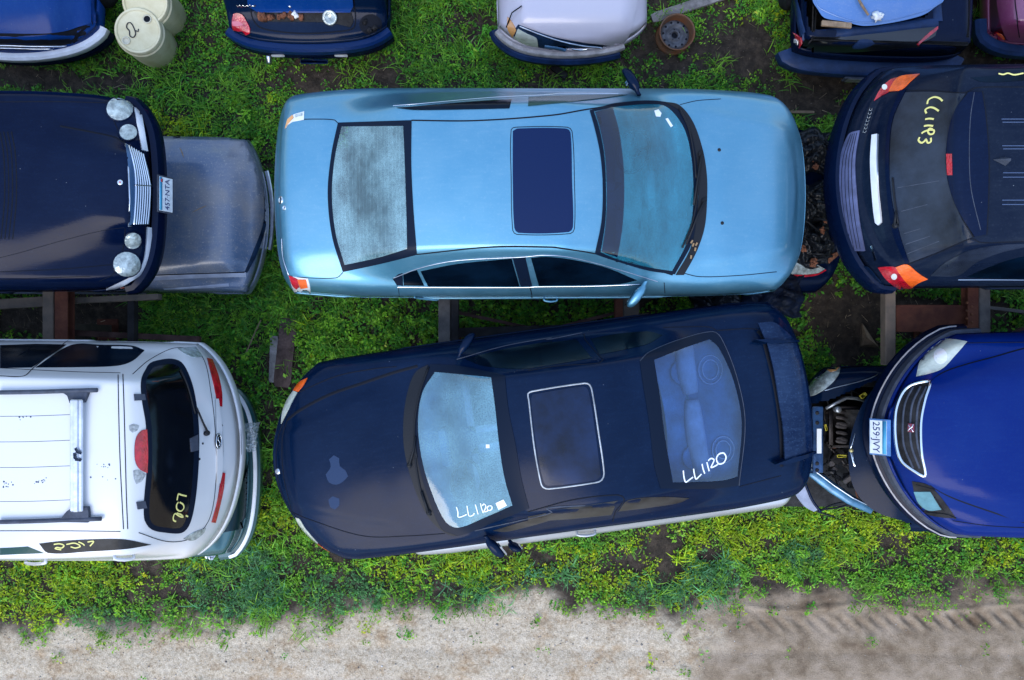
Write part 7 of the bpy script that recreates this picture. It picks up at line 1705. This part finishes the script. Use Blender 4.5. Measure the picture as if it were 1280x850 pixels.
def leaves(name, X, Y, per, rad, size, hgt, cols, jitter, asp=.42, tilt=.55, m=None, dome=True):
    n = len(X); per_ = per; XI = np.repeat(np.arange(n), per_); k = len(XI)
    r = rad[XI] * np.sqrt(G_.random(k)); a = G_.uniform(0, 2 * np.pi, k)
    hh = hgt[XI] * (np.sqrt(np.clip(1 - (r / rad[XI]) ** 2 * .8, 0, 1)) * (.35 + .65 * G_.random(k)) if dome else G_.random(k))
    gx = X[XI] + r * np.cos(a); gy = Y[XI] + r * np.sin(a); cz = ghz(gx, gy) + .008 + hh
    an = a + G_.normal(0, .7, k); el = G_.normal(.1, tilt, k); L = size[XI] * G_.uniform(.6, 1.25, k)
    d = np.stack([np.cos(an) * np.cos(el), np.sin(an) * np.cos(el), np.sin(el)], -1)
    s_ = np.stack([-np.sin(an), np.cos(an), G_.normal(0, .45, k)], -1); s_ /= np.linalg.norm(s_, axis=1)[:, None]
    c = np.stack([gx, gy, cz], -1); W = L * asp
    q = np.stack([c - d * (L * .5)[:, None], c + s_ * (W * .5)[:, None] + np.array([0, 0, .1]) * L[:, None] * 1, c + d * (L * .5)[:, None] - np.array([0, 0, .12]) * L[:, None], c - s_ * (W * .5)[:, None] + np.array([0, 0, .1]) * L[:, None]], 1)
    C = cols[XI] * np.exp(G_.normal(0, jitter, (k, 1))) * np.exp(G_.normal(0, .06, (k, 3))); return soup(name, q, None, np.clip(C, 0, .8), m)
def pick(X, Y, bias=None):
    w, A = palette(X, Y)
    if bias is not None: w = w * np.array(bias)
    w = w / w.sum(-1, keepdims=True); cs = np.cumsum(w, -1); i = (G_.random(len(X))[:, None] > cs).sum(-1).clip(0, 3); return A[i] * np.exp(G_.normal(0, .22, (len(X), 1))), i
LM = leaf_mat('leaf', .42); GM = leaf_mat('blade', .38)
# low leafy ground cover
X, Y = scatter(48000, lambda x, y: cover(x, y)); C, i = pick(X, Y)
px, py = gpx(X, Y); lush = ((py > 340) & (py < 520)) | ((px > 150) & (px < 340) & (py > 300) & (py < 660))
leaves('ground_cover', X, Y, 11, G_.uniform(.035, .085, len(X)), np.where(lush, .046, .032) * G_.uniform(.8, 1.3, len(X)), G_.uniform(.02, .08, len(X)), C, .26, asp=.55, m=LM)
# bushy weeds with narrow leaves
X, Y = scatter(6500, lambda x, y: cover(x, y) * sstep(.42, .6, vnoise(x, y, 1.1, 52)) * .9); C, i = pick(X, Y, (1.5, 1, .5, 1.3))
leaves('leafy_weeds', X, Y, 34, G_.uniform(.05, .13, len(X)), G_.uniform(.03, .06, len(X)), G_.uniform(.06, .19, len(X)), C * 1.08, .24, asp=.34, m=LM)
# feathery blue-green plants
X, Y = scatter(9000, lambda x, y: cover(x, y) * np.clip(palette(x, y)[0][:, 3] - .3, 0, 1)); C = np.tile(np.array([.075, .20, .075]), (len(X), 1)) * np.exp(G_.normal(0, .2, (len(X), 1)))
leaves('feathery_weeds', X, Y, 36, G_.uniform(.06, .13, len(X)), G_.uniform(.030, .055, len(X)), G_.uniform(.08, .18, len(X)), C, .25, asp=.13, tilt=.5, m=LM)
# grass tufts: bent blades of three quads
def tufts(name, X, Y, per, length, cols, width=.0045, spread=.035, lean=(.25, 1.2)):
    n = len(X); XI = np.repeat(np.arange(n), per); k = len(XI); a = G_.uniform(0, 2 * np.pi, k); L = length[XI] * G_.uniform(.45, 1.15, k)
    bx = X[XI] + G_.normal(0, spread, k); by = Y[XI] + G_.normal(0, spread, k); bz = ghz(bx, by); th0 = G_.uniform(*lean, k) * .35; curl = G_.uniform(.5, 1.3, k); wd = width * G_.uniform(.6, 1.5, k)
    P = [np.stack([bx, by, bz], -1)]; hd = np.stack([np.cos(a), np.sin(a), 0 * a], -1); up = np.array([0, 0, 1.0])
    for s in range(3):
        th = th0 + curl * (s + .3) / 2.2; P.append(P[-1] + (hd * np.sin(th)[:, None] + up * np.cos(th)[:, None]) * (L / 3)[:, None])
    sd = np.stack([-np.sin(a), np.cos(a), 0 * a], -1); Q = []; ws = [1, 1, .75, .12]
    for s in range(3): Q.append(np.stack([P[s] - sd * (wd * ws[s])[:, None], P[s] + sd * (wd * ws[s])[:, None], P[s + 1] + sd * (wd * ws[s + 1])[:, None], P[s + 1] - sd * (wd * ws[s + 1])[:, None]], 1))
    C = cols[XI] * np.exp(G_.normal(0, .22, (k, 1))); return soup(name, np.concatenate(Q), None, np.concatenate([C, C, C]), GM)
X, Y = scatter(11000, lambda x, y: cover(x, y) * sstep(.42, .62, vnoise(x, y, 1.0, 61))); C, i = pick(X, Y, (1, 1.6, .4, 1))
tufts('grass', X, Y, 9, G_.uniform(.08, .24, len(X)), C * np.array([.95, .98, 1.5]), width=.0045)
# big arching clumps one can tell by eye, still grass
B_ = [(640, 78), (560, 84), (735, 86), (230, 120), (285, 110), (200, 100), (320, 95), (500, 45), (520, 20), (760, 95), (1080, 96), (1110, 100), (870, 100), (980, 60), (460, 95), (700, 720), (860, 730), (880, 740), (905, 700), (1060, 690), (1085, 680), (1000, 720), (470, 700), (120, 700), (250, 690), (380, 790), (330, 770), (840, 745), (620, 745), (230, 180), (250, 150), (300, 690), (990, 100), (600, 70), (680, 100), (1230, 720), (180, 770), (545, 110), (905, 88)]
X = np.array([wp(a, b, .05)[0] for a, b in B_ for _ in range(2)]) + G_.normal(0, .08, 2 * len(B_)); Y = np.array([wp(a, b, .05)[1] for a, b in B_ for _ in range(2)]) + G_.normal(0, .06, 2 * len(B_)); C, i = pick(X, Y, (.8, 1.6, .2, 1.2))
tufts('tall_grass', X, Y, 18, G_.uniform(.12, .26, len(X)), C * np.array([1.2, 1.15, 1.3]), width=.004, spread=.05, lean=(.4, 2.4))
# dry straw and twigs
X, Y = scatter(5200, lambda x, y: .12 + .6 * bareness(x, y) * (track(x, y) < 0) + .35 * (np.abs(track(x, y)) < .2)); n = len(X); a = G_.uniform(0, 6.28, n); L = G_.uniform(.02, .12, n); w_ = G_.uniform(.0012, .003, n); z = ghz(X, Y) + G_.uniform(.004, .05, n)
d = np.stack([np.cos(a), np.sin(a), G_.normal(0, .12, n)], -1) * (L / 2)[:, None]; s_ = np.stack([-np.sin(a), np.cos(a), 0 * a], -1) * w_[:, None]; c = np.stack([X, Y, z], -1)
soup('dry_straw', np.stack([c - d - s_, c + d - s_ * .4, c + d + s_ * .4, c - d + s_], 1), None, np.array([[.34, .26, .16]]) * np.exp(G_.normal(0, .4, (n, 1))), GM)
# gravel and crumbs of soil
def stones():
    n = 26000; X = G_.uniform(-6.6, 6.6, n); Y = G_.uniform(-4.3, 4.5, n); t = track(X, Y); m = mud(X, Y)
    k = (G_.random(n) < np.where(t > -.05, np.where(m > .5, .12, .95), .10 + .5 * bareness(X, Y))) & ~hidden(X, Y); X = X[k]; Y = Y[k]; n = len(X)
    r = np.exp(G_.normal(-5.25, .45, n)); tt = (track(X, Y) > -.05); b = np.array([(1, 0, 0), (0, 1, 0), (-1, 0, 0), (0, -1, 0), (0, 0, .75), (0, 0, -.5)], float)
    V = np.stack([X, Y, ghz(X, Y) + r * .25], -1)[:, None, :] + b[None] * r[:, None, None] * G_.uniform(.6, 1.25, (n, 6, 1)); F_ = np.array([(0, 1, 4), (1, 2, 4), (2, 3, 4), (3, 0, 4), (1, 0, 5), (2, 1, 5), (3, 2, 5), (0, 3, 5)])
    co = V.reshape(-1, 3).astype(np.float32); fi = (F_[None] + (np.arange(n) * 6)[:, None, None]).reshape(-1).astype(np.int32); nf = len(fi) // 3
    me = bpy.data.meshes.new('gravel'); me.vertices.add(len(co)); me.vertices.foreach_set('co', co.ravel()); me.loops.add(len(fi)); me.loops.foreach_set('vertex_index', fi); me.polygons.add(nf); me.polygons.foreach_set('loop_start', np.arange(0, nf * 3, 3, dtype=np.int32)); me.polygons.foreach_set('loop_total', np.full(nf, 3, np.int32))
    at = me.color_attributes.new('leaf_colour', 'FLOAT_COLOR', 'POINT'); C = np.where(tt[:, None], np.array([[.38, .35, .32]]), np.array([[.11, .09, .075]])) * np.exp(G_.normal(0, .35, (n, 1))); C4 = np.ones((n, 6, 4), np.float32); C4[:, :, :3] = np.clip(C, 0, .7)[:, None, :]; at.data.foreach_set('color', C4.ravel()); me.update()
    me.materials.append(leaf_mat('stone', 0.0, .85)); o = bpy.data.objects.new('gravel', me); SC.collection.objects.link(o); tag(o, kind='stuff')
stones()
